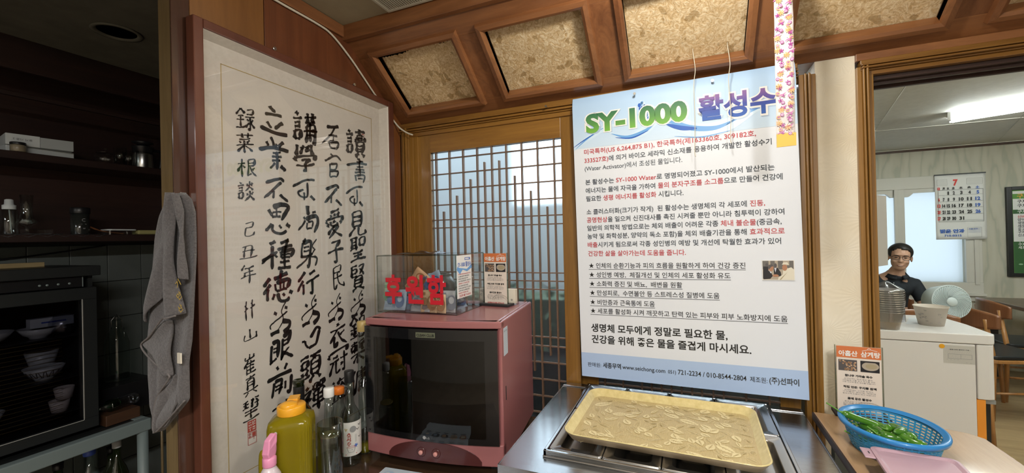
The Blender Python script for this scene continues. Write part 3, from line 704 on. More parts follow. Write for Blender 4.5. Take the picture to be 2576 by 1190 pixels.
# white cord from the ceiling round the corner
mb = MB(); mb.tube(smooth_path([(.010, -.80, 2.166), (.010, -.60, 2.160), (.010, -.45, 2.160), (.010, -.385, 2.150), (.010, -.305, 2.105), (.010, -.24, 2.058), (.010, -.17, 2.005), (.012, -.10, 1.955), (.012, -.06, 1.928), (.030, -.045, 1.900), (.060, -.035, 1.878), (.084, -.030, 1.868)]), .0036)
tag(mb.build('power_cord', 'cord_white'), 'thin cream cord looping down the left wall along the soffit edge', 'cord')
mb = MB(); mb.box(-.001, .012, -.012, -.001, .75, 1.905)
tag(mb.build('cable_cover', 'cord_white', None, .002), 'long cream plastic cable cover standing upright in the corner', 'cable cover')

# ================================================================ POSTER
import math as _m
PO = Vector((.776, -.030, 1.916)); PU = Vector((.6755, -.014, .004)).normalized(); PV = Vector((-.013, .0, .990)).normalized()
PW, PH = .6730, .9905
po = thing('water_poster', 'large white printed foam-board poster with green and blue headline hanging on sliding door', 'poster')
PN = PU.cross(PV).normalized()
def pp(u, v, h=0): return PO+PU*(u*PW)-PV*(v*PH)+PN*h
def curl(v): return -.010*max(0, (.045-v)/.045)**2
mb = MB(); NV = 24
vs_ = [0, .006, .012, .018, .024, .03, .038, .046]+[.046+(.954)*k/8 for k in range(1, 9)]
def slab(mat_front, u0, u1, v0, v1, h, name):
    mb = MB(); vv = [v for v in vs_ if v0 < v < v1]; vv = [v0]+vv+[v1]
    vs = []; 
    for v in vv: vs += [pp(u0, v, h+curl(v)), pp(u1, v, h+curl(v))]
    mb.add(vs, [(2*i, 2*i+1, 2*i+3, 2*i+2) for i in range(len(vv)-1)], mat_front, True); return mb
b1 = slab('poster_white', 0, 1, 0, 1, .003, ''); b2 = slab('paper_white', 0, 1, 0, 1, 0, '')
n_ = len(b1.v); mb = MB(); plain('poster_white', (.74, .78, .84), .55); mb.add(b1.v, b1.f, 'poster_white', True); mb.add(b2.v, b2.f, 'paper_white', True)
k = n_//2
mb.add(b1.v+b2.v, [(2*i, 2*i+2, n_+2*i+2, n_+2*i) for i in range(k-1)]+[(2*i+1, 2*i+3, n_+2*i+3, n_+2*i+1) for i in range(k-1)]+[(0, 1, n_+1, n_), (n_-2, n_-1, 2*n_-1, 2*n_-2)], 'board_edge')if plain('board_edge', (.62, .55, .47), .7) else 0
mb.build('board', None, po)
# printed header field: pale blue, fading to white
grad('header_blue', [(0, (.78, .79, .82)), (.12, (.58, .72, .86)), (.6, (.45, .63, .84)), (1, (.38, .56, .80))], 'Z', 1.70, 1.925, .5)
slab('header_blue', 0, 1, 0, .185, .0034, '').build('printed_header', None, po)
plain('footer_blue', (.42, .56, .80), .55); plain('water_deep', (.03, .12, .50), .25, coat=.2); plain('water_mid', (.16, .38, .74), .25, coat=.2); plain('water_pale', (.62, .78, .92), .25, coat=.2)
slab('footer_blue', 0, 1, .915, 1, .0034, '').build('printed_footer', None, po)
mb = MB(); PO_ = pp(0, 0, .0038)
def wv(pts, ws, mat, l): band(mb, PO_, PU, PV, [(p.x*PW, -p.y*PH) for p in smooth_path([Vector((a, b, 0)) for a, b in pts], 6)], ws, mat, l)
def taper(n, w): return [w*math.sin(math.pi*(i+.3)/(n+.1))+.0006 for i in range(n)]
def wave(pts, w, mat, l):
    n = (len(pts)-1)*6+1; wv(pts, taper(n, w), mat, l)
wave([(.0, .19), (.07, .155), (.16, .125), (.24, .115)], .020, 'water_pale', .0)
wave([(.01, .185), (.08, .15), (.17, .118)], .004, 'water_mid', .0002); wave([(.0, .178), (.06, .155), (.12, .135)], .003, 'water_deep', .0003)
wave([(.18, .135), (.27, .165), (.36, .150), (.42, .112), (.50, .128), (.60, .170), (.72, .165), (.83, .125), (.93, .100), (1.0, .095)], .045, 'water_pale', .0)
wave([(.2, .145), (.28, .163), (.37, .148), (.42, .120)], .010, 'water_mid', .0002); wave([(.42, .115), (.5, .135), (.58, .16), (.68, .168), (.76, .15)], .016, 'water_mid', .0002)
wave([(.46, .135), (.53, .155), (.60, .163)], .014, 'water_deep', .0003); wave([(.22, .160), (.30, .168), (.38, .15)], .004, 'water_deep', .0003)
wave([(.72, .165), (.80, .135), (.90, .108), (.98, .102)], .012, 'water_mid', .0002); wave([(.76, .120), (.86, .122), (.97, .112)], .006, 'water_deep', .0003); wave([(.50, .180), (.62, .192), (.74, .182)], .003, 'water_mid', .0002)
for k_ in range(26):
    a = random.uniform(-1, 1); r_ = random.uniform(.002, .006); cx = (.355+.022*a+random.uniform(-.008, .008))*PW; cy = -(.05+.030*abs(a)+random.uniform(-.006, .03))*PH
    flat(mb, PO_, PU, PV, ell(cx, cy, r_, r_*1.3, 8), random.choice(['water_deep', 'water_mid', 'water_mid', 'water_pale']), .0003)
mb.build('water_graphic', None, po)
# headline
grad('head_green', [(0, (.16, .42, .04)), (.45, (.08, .26, .05)), (1, (.02, .14, .06))], 'Z', 1.785, 1.850, .55)
grad('head_blue', [(0, (.02, .10, .42)), (.5, (.03, .05, .32)), (1, (.20, .09, .30))], 'Z', 1.785, 1.850, .55)
tw = PW
plain('shadow_print', (.40, .52, .68), .3)
text('headline', po, pp(0, 0, .0034), PU, PV, [('SY-1000', .071*tw+.002, -.131*PH-.001, .086, .493*tw, 'shadow_print', .075), ('활성수', .605*tw+.002, -.1365*PH-.001, .084, .330*tw, 'shadow_print', .085)], .0008)
text('headline', po, pp(0, 0, .0034), PU, PV, [('SY-1000', .062*tw, -.130*PH, .086, .509*tw, 'paper_white', .092), ('활성수', .601*tw, -.135*PH, .084, .333*tw, 'paper_white', .085)], .0012)
text('headline', po, pp(0, 0, .0034), PU, PV, [('SY-1000', .070*tw, -.130*PH, .086, .491*tw, 'head_green', .046), ('활성수', .610*tw, -.1335*PH, .081, .315*tw, 'head_blue', .035)], .0016)
R_, D_ = 'print_red', 'print_dark'
body = [([('미국특허(US 6,264,875 B1), 한국특허(제163360호, 309182호,', R_)], .055, .207, .786), ([('333527호)', R_), ('에 의거 바이오 세라믹 신소재를 응용하여 개발한 활성수기', D_)], .055, .237, .845), ([('(Water Activator)에서 조성된 물입니다.', D_)], .055, .266, .475),
 ([('본 활성수는 ', D_), ('SY-1000 Water', R_), ('로 명명되어졌고 SY-1000에서 발산되는', D_)], .056, .315, .851), ([('에너지는 물에 자극을 가하여 ', D_), ('물의 분자구조를 소그룹', R_), ('으로 만들어 건강에', D_)], .056, .345, .88), ([('필요한 ', D_), ('생평 에너지를 활성화', R_), (' 시킵니다.', D_)], .056, .374, .474),
 ([('소 클러스터화(크기가 작게)  된 활성수는 생명체의 각 세포에 ', D_), ('진동,', R_)], .056, .421, .809), ([('공명현상', R_), ('을 일으켜 신진대사를 촉진 시켜줄 뿐만 아니라 침투력이 강하여', D_)], .056, .450, .881), ([('일반의 의학적 방법으로는 체외 배출이 어려운 각종 ', D_), ('체내 불순물', R_), ('(중금속,', D_)], .056, .479, .869),
 ([('농약 및 화학성분, 양약의 독소 포함)을 체외 배출기관을 통해 ', D_), ('효과적으로', R_)], .056, .508, .879), ([('배출', R_), ('시키게 됨으로써 각종 성인병의 예방 및 개선에 탁월한 효과가 있어', D_)], .056, .538, .864), ([('건강한 삶을 살아가는데 도움을 줍니다.', R_)], .056, .569, .474)]
for i, (sg, u, v, w_) in enumerate(body):
    bold = .012 if any(m_ == R_ for _, m_ in sg) else .003
    text('print_line', po, pp(0, 0, .0034), PU, PV, [(sg, u*PW, -v*PH, .0205, w_*PW, R_, bold)])
stars = [('인체의 순환기능과 피의 흐름을 원활하게 하여 건강 증진', .616, .722), ('성인병 예방,  체질개선 및 인체의 세포 활성화 유도', .648, .660), ('소화력 증진 및 배뇨,  배변을 원활', .680, .452), ('만성피로,  수면불안 등 스트레스성 질병에 도움', .712, .611), ('비만증과 근육통에 도움', .745, .323), ('세포를 활성화 시켜 깨끗하고 탄력 있는 피부와 피부 노화방지에 도움', .776, .876)]
for tx, v, w_ in stars:
    text('print_line', po, pp(0, 0, .0034), PU, PV, [('★ '+tx, .058*PW, -(v-.004)*PH, .0205, (w_-.002)*PW, 'ink', .006)])
    mb = MB(); flat(mb, pp(0, 0, .0038), PU, PV, [(.057*PW, -(v+.001)*PH), ((.057+w_)*PW, -(v+.001)*PH), ((.057+w_)*PW, -(v+.0023)*PH), (.057*PW, -(v+.0023)*PH)], 'ink', 0); mb.build('underline', None, po)
text('print_line', po, pp(0, 0, .0034), PU, PV, [('생명체 모두에게 정말로 필요한 물,', .058*PW, -.836*PH, .031, .636*PW, 'ink', .02)])
text('print_line', po, pp(0, 0, .0034), PU, PV, [('건강을 위해 좋은 물을 즐겁게 마시세요.', .058*PW, -.876*PH, .031, .730*PW, 'ink', .02)])
text('footer_line', po, pp(0, 0, .0038), PU, PV, [('판매원:', .033*PW, -.962*PH, .0165, .070*PW, 'ink', .004), ('세종무역', .112*PW, -.962*PH, .0205, .092*PW, 'ink', .02), ('www.seichong.com', .211*PW, -.961*PH, .0195, .205*PW, 'ink', .008), ('051)', .429*PW, -.961*PH, .0165, .036*PW, 'ink', .005), ('721-2234 / 010-8544-2804', .474*PW, -.961*PH, .0215, .290*PW, 'ink', .008), ('제조원:', .778*PW, -.961*PH, .0185, .068*PW, 'ink', .005), ('(주)선파이', .853*PW, -.960*PH, .022, .112*PW, 'ink', .02)])
# small pasted snapshot on the poster
ph = thing('pasted_photo', 'small photo of people in dark suits greeting a man in white pasted on the poster', 'photo')
mb = MB(); O4 = pp(.842, .588, .0040); w4, h4 = .124*PW, .061*PH
for c_ in ('photo_stone:.42,.36,.28', 'photo_grey:.14,.13,.12', 'photo_suit:.012,.012,.016', 'photo_skin:.42,.20,.11', 'photo_cream:.72,.68,.56', 'photo_hair:.09,.08,.08', 'photo_shirt:.60,.62,.72', 'photo_fold:.38,.32,.20'):
    a_, b_ = c_.split(':'); plain(a_, tuple(float(q) for q in b_.split(',')), .3)
MB().add([O4+PN*.001, O4+PU*w4+PN*.001, O4+PU*w4-PV*h4+PN*.001, O4-PV*h4+PN*.001], [(0, 1, 2, 3)], 'paper_white').build('print_sheet', None, ph, solid=.0008)
O4 = O4+PN*.0016
def pq(pts, mat, l): flat(mb, O4, PU, PV, [(.002+a*(w4-.004), -.002-b*(h4-.004)) for a, b in pts], mat, l)
pq([(0, 0), (1, 0), (1, 1), (0, 1)], 'photo_stone', 0)
for a, b in ((.0, .2), (.26, .40), (.50, .66), (.86, .99)): pq([(a, 0), (b, 0), (b, .45), (a, .45)], 'photo_grey', .0001)
pq([(.02, .3), (.18, .3), (.2, .95), (.0, .95)], 'photo_suit', .0002); pq(ell(.14, .22, .045, .10), 'photo_hair', .0003)
pq([(.36, .42), (.48, .36), (.58, .6), (.60, .80), (.36, .85)], 'photo_suit', .0002); pq(ell(.42, .25, .045, .12), 'photo_hair', .0003); pq([(.38, .38), (.45, .38), (.41, .62)], 'photo_shirt', .0003)
pq([(.03, .60), (.14, .50), (.26, .58), (.32, .80), (.24, .95), (.02, .98)], 'photo_suit', .0004); pq(ell(.27, .38, .085, .17), 'photo_skin', .0005); pq([(.17, .40), (.20, .22), (.30, .18), (.36, .28), (.28, .32), (.22, .44)], 'photo_hair', .0006); pq([(.20, .48), (.29, .64), (.25, .66)], 'photo_shirt', .0006)
pq([(.66, .48), (.90, .32), (1, .46), (1, 1), (.48, 1), (.50, .88), (.64, .72)], 'photo_cream', .0005); pq(ell(.71, .36, .08, .17), 'photo_skin', .0006); pq([(.62, .20), (.68, .08), (.80, .08), (.85, .22), (.74, .20)], 'photo_cream', .0008); pq([(.78, .24), (.86, .24), (.92, .34), (.80, .40)], 'photo_grey', .0007)
pq([(.80, .58), (.58, 1), (.53, 1), (.60, .88)], 'photo_fold', .0006); pq(ell(.41, .78, .10, .07), 'photo_skin', .0008)
mb.build('print', None, ph)
# nails that hold the poster
for (x, z) in ((.994, 1.895), (1.229, 1.899)):
    mb = MB(); mb.tube([(x, -.022, z), (x, -.052, z-.001)], .0016, n=6).tube([(x, -.050, z-.001), (x, -.054, z-.001)], .0045, n=10)
    tag(mb.build('nail', 'steel'), 'nail head at the top edge of the poster, %s of the two' % ('left' if x < 1.1 else 'right'), 'nail')
mb = MB(); x, z = .680, 1.900; mb.tube([(x, -.02, z), (x, -.042, z)], .0016, n=6).tube([(x, -.040, z), (x, -.044, z)], .004, n=10)
tag(mb.build('nail', 'steel'), 'nail in the wooden door lintel just left of the poster', 'nail')
# strings hanging from the soffit panel
for (x0, x1, z1, lab) in ((1.176, 1.174, 1.66, 'left white string hanging from the soffit over the poster'), (1.272, 1.273, 1.69, 'right white string hanging from the soffit over the poster')):
    mb = MB(); mb.tube(smooth_path([(x0, -.066, 2.003), (x0-.001, -.082, 1.985), (x0+.004, -.085, 1.93), (x0-.001, -.084, 1.88), (x1+.002, -.084, 1.78), (x1-.001, -.084, z1+.02), (x1+.001, -.084, z1)]), .0012, n=6)
    tag(mb.build('string', 'cord_white'), lab, 'string', 'strings from the soffit')
# hanging fly strip printed with flowers
fs = thing('fly_strip', 'flower-printed paper sticky strip with yellow end hanging over the poster corner', 'fly strip')
FO = Vector((1.363, -.26, 2.118)); FU = Vector((1, -.05, 0)).normalized(); FV = Vector((.006, .0, 1)).normalized(); FWd = .0405
plain('strip_white', (.72, .66, .66), .35); plain('petal_purple', (.34, .03, .26), .4); plain('petal_orange', (.80, .38, .14), .4); plain('petal_pink', (.46, .12, .34), .4)
mb = MB(); nn = 20; L_ = .452
mb.grid(5, 60, lambda u, v: FO+FU*(u*FWd)-FV*(v*L_)+Vector((0, -1, 0))*(.0015*math.sin(v*38)+.0012*math.sin(u*3+v*9)), 'strip_white'); mb.build('paper', None, fs, solid=.0006)
mb = MB(); FO2 = FO+Vector((0, -.0032, 0))
for k in range(int(L_/.0092)):
    y = -.006-k*.0092
    for j in range(2):
        cx = (.010 if (k+j) % 2 else .030)+random.uniform(-.006, .006); cy = y-random.uniform(0, .004)+j*.004; t = (k*2+j) % 5
        if t == 0:
            for q in range(7):
                a = q*2*math.pi/7; band(mb, FO2, FU, FV, [(cx, cy), (cx+.007*math.cos(a), cy+.007*math.sin(a))], [.001, .0034], 'petal_orange')
        elif t == 1:
            flat(mb, FO2, FU, FV, ell(cx, cy, .0042, .0042, 12), 'petal_purple', .0003); flat(mb, FO2, FU, FV, ell(cx, cy, .0026, .0026, 12), 'strip_white', .0005); flat(mb, FO2, FU, FV, ell(cx, cy, .0014, .0014, 8), 'petal_purple', .0006)
        elif t == 2:
            band(mb, FO2, FU, FV, [(cx-.008, cy-.004), (cx-.003, cy), (cx+.003, cy+.001), (cx+.008, cy+.005)], [.0012, .003, .0034, .001], 'petal_pink'); flat(mb, FO2, FU, FV, ell(cx+.003, cy-.003, .003, .0018, 8), 'petal_purple')
        elif t == 3:
            for q in range(5):
                a = q*2*math.pi/5+.4; band(mb, FO2, FU, FV, [(cx, cy), (cx+.0055*math.cos(a), cy+.0055*math.sin(a))], [.0016, .0026], 'petal_purple')
        else:
            band(mb, FO2, FU, FV, ell(cx, cy, .0042, .0035, 12, 20, 340), .0017, 'petal_orange'); band(mb, FO2, FU, FV, ell(cx, cy, .002, .0018, 8, 20, 340), .0015, 'petal_pink')
for k in range(34):
    x = random.uniform(.002, FWd-.002); y = -random.uniform(0, L_); a = random.uniform(0, 3)
    if k < 10: y = random.choice([-.195, -.208, -.385, -.423, -.455])+random.uniform(-.004, .004)
    band(mb, FO2, FU, FV, [(x, y), (x+.003*math.cos(a), y+.003*math.sin(a))], .0011 if k < 14 else .0004, 'black')
mb.build('flower_print', None, fs)
mb = MB(); q = [FO-FV*(L_-.002)+Vector((0, -.001, 0)), FO+FU*(FWd+.001)-FV*(L_-.002)+Vector((0, -.001, 0)), FO+FU*(FWd+.001)-FV*(L_+.030)+Vector((0, -.001, 0)), FO-FV*(L_+.031)+Vector((0, -.001, 0))]
mb.add(q, [(0, 1, 2, 3)]); mb.build('end_tab', 'strip_yellow', fs, solid=.004)
# ================================================================ DARK TABLE AND THE PINK STERILISER
tb = thing('side_table', 'dark varnished wooden table under the pink steriliser and bottles', 'table')
box_obj('tabletop', 'table_dark', .045, .712, -.98, -.012, .715, .745, tb, .003)
for (x, y) in ((.07, -.95), (.66, -.95), (.07, -.06), (.66, -.06)): box_obj('leg', 'table_dark', x, x+.045, y, y+.045, .0, .715, tb, .002)
box_obj('apron', 'table_dark', .09, .69, -.965, -.945, .64, .715, tb, .001)
st = thing('dish_steriliser', 'pink countertop dish steriliser with black glass door, beside the scroll', 'steriliser', (.2125, -.472, .745), math.atan2(.056, .439))
SW, SD, Z0, Z1 = .4425, .385, .026, .438   # local frame: x right, y back
def bow(x): return -.020*(1-((x-SW/2)/(SW/2))**2)-.004
def front_strip(z0, z1, x0, x1, off, mat, thick=.02, n=24, name='', bev=.003, top=None, bot=None):
    mb = MB(); vs = []
    for i in range(n+1):
        x = x0+(x1-x0)*i/n; y = bow(x)-off; a = bot(x) if bot else z0; b = top(x) if top else z1
        vs += [(x, y, a), (x, y, b), (x, y+thick, a), (x, y+thick, b)]
    fs = []
    for i in range(n):
        o = 4*i; fs += [(o, o+4, o+5, o+1), (o+2, o+3, o+7, o+6), (o+1, o+5, o+7, o+3), (o, o+2, o+6, o+4)]
    fs += [(0, 1, 3, 2), (4*n, 4*n+2, 4*n+3, 4*n+1)]
    mb.add(vs, fs, mat); return mb
t_ = .012
mb = MB(); mb.box(0, t_, 0, SD, Z0, Z1).box(SW-t_, SW, 0, SD, Z0, Z1).box(t_, SW-t_, 0, SD, Z1-t_, Z1).box(t_, SW-t_, 0, SD, Z0, Z0+.03).box(t_, SW-t_, SD-t_, SD, Z0+.03, Z1-t_)
mb.build('body', 'pink_shell', st, .004)
front_strip(Z1-.020, Z1, .0, SW, 0, 'pink_shell', .03).build('top_lip', None, st, .003)
front_strip(Z0, .088, .0, SW, 0, 'pink_shell', .03).build('control_panel', None, st, .003)
mb = MB(); vs = []; n = 20
def arch(x): return Z0+.004+.056*math.sqrt(max(0, 1-((x-.232)/.150)**2))
front_strip(0, 0, .084, .380, .0022, 'pink_dark', .004, 30, top=arch, bot=lambda x: Z0+.002).build('panel_inlay', None, st)
for x in (.196, .243):
    MB().lathe([(.014, 0), (.014, .001), (.012, .002)], 'pink_dark', 20, T=lambda v, x=x: Vector((x+v.x, bow(x)-.0022-v.z, .054+v.y))).lathe([(.0065, 0), (.0065, .005), (.005, .006), (0, .0065)], 'button_pink', 16, T=lambda v, x=x: Vector((x+v.x, bow(x)-.004-v.z, .054+v.y))).build('button', None, st)
# black glass door: opaque border, tinted window
dr = front_strip(.090, .108, .004, SW-.008, .010, 'black_gloss', .008)
for (a, b, c, d) in ((.108, .385, .004, .040), (.108, .385, SW-.045, SW-.008), (.385, Z1-.022, .004, SW-.008)):
    q = front_strip(a, b, c, d, .010, 'black_gloss', .008, 24 if d-c > .1 else 3); dr.add(q.v, q.f, 'black_gloss')
q = front_strip(.1075, .386, .039, SW-.044, .0095, 'dark_glass', .002); dr2 = dr.build('door', None, st)
q.build('door_window', None, dr2)
front_strip(.392, .407, .190, .252, .0108, 'plate_olive', .002, 4).build('name_plate', None, dr2) if plain('plate_olive', (.13, .14, .09), .4) else 0
text('lettering', dr2, (.193, bow(.22)-.0112, .3955), (1, 0, 0), (0, 0, 1), [('CLEAN CLUB', 0, 0, .0105, .056, 'black', .02)])
text('lettering', dr2, (.218, bow(.22)-.0114, .0985), (1, 0, 0), (0, 0, 1), [('LG', 0, 0, .008, .010, 'print_grey', .01)])
MB().lathe([(.005, 0), (.005, .0006)], 'print_grey', 16, T=lambda v: Vector((.211+v.x, bow(.21)-.0104-v.z, .1012+v.y))).build('badge', None, dr2)
box_obj('catch_slot', 'dark_paint', SW-.001, SW+.0012, .030, .034, .205, .245, st)
box_obj('rating_sticker', 'sticker_pale', SW, SW+.0006, .020, .060, .335, .415, st) if plain('sticker_pale', (.50, .56, .62), .5) else 0
text('sticker_print', st, (SW+.0006, .023, .335), (0, 1, 0), (0, 0, 1), [('용기기준', 0, .068-.01*0, .006, .03, 'print_dark')]+[('- - - - - -', 0, .062-.006*i, .006, .032, 'print_grey') for i in range(9)])
for (x, y) in ((.02, .03), (SW-.05, .03), (.02, SD-.05), (SW-.05, SD-.05)): box_obj('foot', 'black', x, x+.03, y, y+.03, .0, Z0, st)
mb = MB()
for k in range(14): x = .03+k*.028; mb.tube([(x, .02, .13), (x, SD-.02, .13)], .0012, n=5)
mb.tube([(.02, .025, .13), (SW-.02, .025, .13)], .0018, n=5).tube([(.02, SD-.03, .13), (SW-.02, SD-.03, .13)], .0018, n=5)
for x in (.035, .05): mb.tube([(x, .03, .13), (x, .03, .37), (x, .34, .37)], .0015, n=5)
mb.build('wire_rack', 'chrome', st)
def W_(v):   # steriliser-local point to world
    a = math.atan2(.056, .439); return Vector((.2125+v[0]*math.cos(a)-v[1]*math.sin(a), -.472+v[0]*math.sin(a)+v[1]*math.cos(a), .745+v[2]))
tumb = None
for i, (x, y, z, r, h, tilt) in enumerate(((.10, .09, .132, .033, .10, 0), (.17, .08, .132, .033, .10, 0), (.30, .10, .132, .033, .10, 0), (.24, .20, .132, .033, .12, 0), (.36, .18, .132, .032, .10, 0), (.13, .22, .132, .03, .09, 0))):
    p_ = W_((x, y, z)); m_ = MB(); m_.lathe([(r*.92, 0), (r, h), (r-.002, h), (r*.9, .006), (0, .006)], 'clear_glass', 20)
    o = m_.build('drinking_glass', None, None, loc=p_)
    tag(o, 'clear glass tumbler inside the dark pink steriliser', 'glass', 'tumblers inside the pink steriliser')
for i, (a, b) in enumerate((((.24, .08, .26), (.29, .10, .19)), ((.28, .09, .27), (.31, .11, .20)), ((.33, .08, .28), (.32, .10, .20)), ((.22, .09, .30), (.23, .10, .36)), ((.37, .08, .30), (.38, .10, .24)))):
    m_ = MB().tube([W_(a), W_(b)], [.003, .0025], n=6); t2 = W_(b); m_.lathe([(.0, -.006), (.008, 0), (0, .006)], None, 10, c=t2)
    tag(m_.build('spoon', 'steel'), 'steel spoon leaning inside the dark pink steriliser', 'spoon', 'spoons inside the pink steriliser')

# ================================================================ DONATION BOX AND WHAT IS IN IT
ZC = 1.1835
db = thing('donation_box', 'clear acrylic donation box with red Korean letters on top of pink steriliser', 'donation box', (.181, -.379, ZC), math.atan2(.015, .295))
BW, BD, BH = .2955, .212, .188; g = .003
box_obj('front_pane', 'acrylic', 0, BW, 0, g, 0, BH, db); box_obj('back_pane', 'acrylic', 0, BW, BD-g, BD, 0, BH, db)
box_obj('side_pane', 'acrylic', 0, g, g, BD-g, 0, BH, db); box_obj('side_pane', 'acrylic', BW-g, BW, g, BD-g, 0, BH, db)
box_obj('floor_pane', 'acrylic', g, BW-g, g, BD-g, 0, g, db)
box_obj('lid', 'acrylic', -.002, BW+.002, -.002, BD+.002, BH, BH+g, db)
mb = MB()
for (x, y) in ((0, 0), (BW, 0), (0, BD), (BW, BD)): mb.box(x-.0012, x+.0012, y-.0012, y+.0012, 0, BH)
for z in (0, BH): mb.box(0, BW, -.0012, .0012, z-.0012, z+.0012).box(0, BW, BD-.0012, BD+.0012, z-.0012, z+.0012).box(-.0012, .0012, 0, BD, z-.0012, z+.0012).box(BW-.0012, BW+.0012, 0, BD, z-.0012, z+.0012)
mb.build('edge', 'acrylic_edge', db)
text('red_letters', db, (.0, -.0006, 0), (1, 0, 0), (0, 0, 1), [('후', .030, .041, .098, .066, 'sticker_red', .035), ('원', .110, .041, .098, .068, 'sticker_red', .035), ('함', .192, .041, .098, .068, 'sticker_red', .035)], .0005)
# printed card on the right pane
card = MB().box(BW, BW+.0008, .006, .112, .050, .186, 'paper_white').build('side_notice', None, db)
SO2 = (BW+.0009, .006, .186); SU, SV = (0, 1, 0), (0, 0, 1)
mb = MB(); flat(mb, SO2, SU, SV, [(.055, -.008), (.095, -.008), (.095, -.016), (.055, -.016)], 'print_blue'); flat(mb, SO2, SU, SV, [(.058, -.010), (.086, -.010), (.086, -.014), (.058, -.014)], 'paper_white', .0005)
band(mb, SO2, SU, SV, [(.0, -.040), (.02, -.050), (.04, -.044), (.07, -.050), (.106, -.038)], [.01, .02, .004, .008, .012], 'water_mid')
mb.build('notice_graphic', None, card)
text('notice_print', card, SO2, SU, SV, [('SY-1000 활성수', .006, -.036, .018, .096, 'print_blue', .02)]+[(['미국특허(제163360호)에 의거', '신소재를 응용하여 개발한 활성수', '본 활성수는 물에 자극을 가하여', '에너지를 활성화 시킵니다', '생명체의 각 세포에 진동', '각종 성인병의 예방 및 개선에', '인체의 순환기능과 건강 증진', '소화력 증진 및 배변을 원활', '비만증과 근육통에 도움'][i], .008, -.062-.0075*i, .0055, .088-.01*(i % 3), 'print_dark' if i % 4 else 'print_red', .01) for i in range(9)]+[('건강한 물 715-0315', .012, -.132, .008, .085, 'print_red', .02)])
ba = math.atan2(.015, .295)
def B_(v): return Vector((.181+v[0]*math.cos(ba)-v[1]*math.sin(ba), -.379+v[0]*math.sin(ba)+v[1]*math.cos(ba), ZC+v[2]))
# dark glazed jar inside
jr = MB().lathe([(.030, 0), (.046, .03), (.060, .065), (.058, .085), (.045, .104), (.040, .108), (.044, .114), (.043, .117), (.038, .116), (.036, .108), (.05, .08), (.04, .01), (0, .008)], 'jar_glaze', 36)
p_ = B_((.162, .128, g)); tag(jr.build('glazed_jar', None, None, loc=p_), 'dark glazed round jar inside the clear donation box', 'jar')
# banknotes
for nm, c_, d_ in (('green', (.34, .52, .34), (.10, .26, .16)), ('blue', (.34, .44, .58), (.08, .14, .30)), ('yellow', (.70, .52, .32), (.30, .16, .08)), ('orange', (.62, .38, .22), (.32, .14, .06)), ('grey', (.50, .52, .56), (.2, .22, .28))):
    plain('note_'+nm, c_, .6); plain('noteink_'+nm, d_, .6)
def note(kind, word, pos, rz, w, h, tiltx, label, bend=.004, roll=0):
    o = thing('banknote', label, 'banknote', B_(pos), 0); o.rotation_euler = (tiltx, roll, ba+rz)
    MB().grid(9, 5, lambda u, v: Vector((u*w, bend*math.sin(u*5)+bend*.5*math.sin(v*4), v*h)), 'note_'+kind).build('paper', None, o, solid=.0004)
    mb = MB(); O_ = (0, -bend-.0012, 0); ink_ = 'noteink_'+kind
    flat(mb, O_, (1, 0, 0), (0, 0, 1), ell(w*.72, h*.45, h*.26, h*.34, 16), ink_); flat(mb, O_, (1, 0, 0), (0, 0, 1), ell(w*.72, h*.56, h*.13, h*.16, 12), 'note_'+kind, .0006)
    flat(mb, O_, (1, 0, 0), (0, 0, 1), ell(w*.28, h*.5, h*.2, h*.2, 6), ink_)
    for k in range(5): band(mb, O_, (1, 0, 0), (0, 0, 1), [(w*.1, h*(.15+.03*k)), (w*.3, h*(.17+.03*k)), (w*.55, h*(.14+.03*k))], .0007, ink_)
    mb.build('engraving', None, o)
    text('denomination', o, (0, -bend-.0014, 0), (1, 0, 0), (0, 0, 1), [(word, w*.05, h*.80, h*.17, w*.3, ink_, .03)])
    return o
note('green', '10000', (.008, .022, .004), .1, .052, .092, -.08, 'green banknote standing at the left end of the donation box')
note('blue', '1000', (.014, .010, .006), .05, .085, .066, -.25, 'pale blue banknote lying at the lower left of the donation box')
note('blue', '1000', (.062, .030, .004), .35, .095, .068, -.1, 'crumpled dark blue banknote behind the left red letter', .012)
note('grey', '1000', (.115, .018, .004), -.1, .080, .066, -.2, 'grey-blue banknote below the middle red letter')
note('orange', '5000', (.128, .040, .045), .1, .085, .062, -.1, 'orange banknote leaning on the jar behind the middle letter', .004, -.9)
note('blue', '000', (.165, .030, .05), -.1, .08, .07, -.15, 'blue banknote tucked against the jar behind the right letter', .006, -.3)
note('yellow', '50000', (.160, .008, .004), 0, .062, .072, -.04, 'yellow banknote standing upright under the right red letter')
o = note('yellow', '5000', (.196, .006, .004), 0, .060, .060, -.03, 'second yellow banknote with portrait at the lower right of the box')
note('grey', '1000', (.235, .016, .004), .2, .045, .070, -.05, 'pale banknote at the right end of the donation box')
note('blue', '1000', (.245, .070, .005), .9, .05, .05, -.6, 'crumpled blue banknote low in the right back corner', .012)
# crumpled clear bag lying on the lid
mb = MB(); rnd = random.Random(4)
mb.grid(18, 10, lambda u, v: B_((.055+.15*u, .03+.10*v, BH+g+.002+.010*abs(math.sin(7*u+3*v)*math.sin(9*v+2*u))*math.sin(math.pi*u)**.5*math.sin(math.pi*v)**.5)), 'poly_bag')
tag(mb.build('plastic_wrap', None, None, solid=.0005), 'crumpled clear plastic wrap lying on the donation box lid', 'plastic wrap')

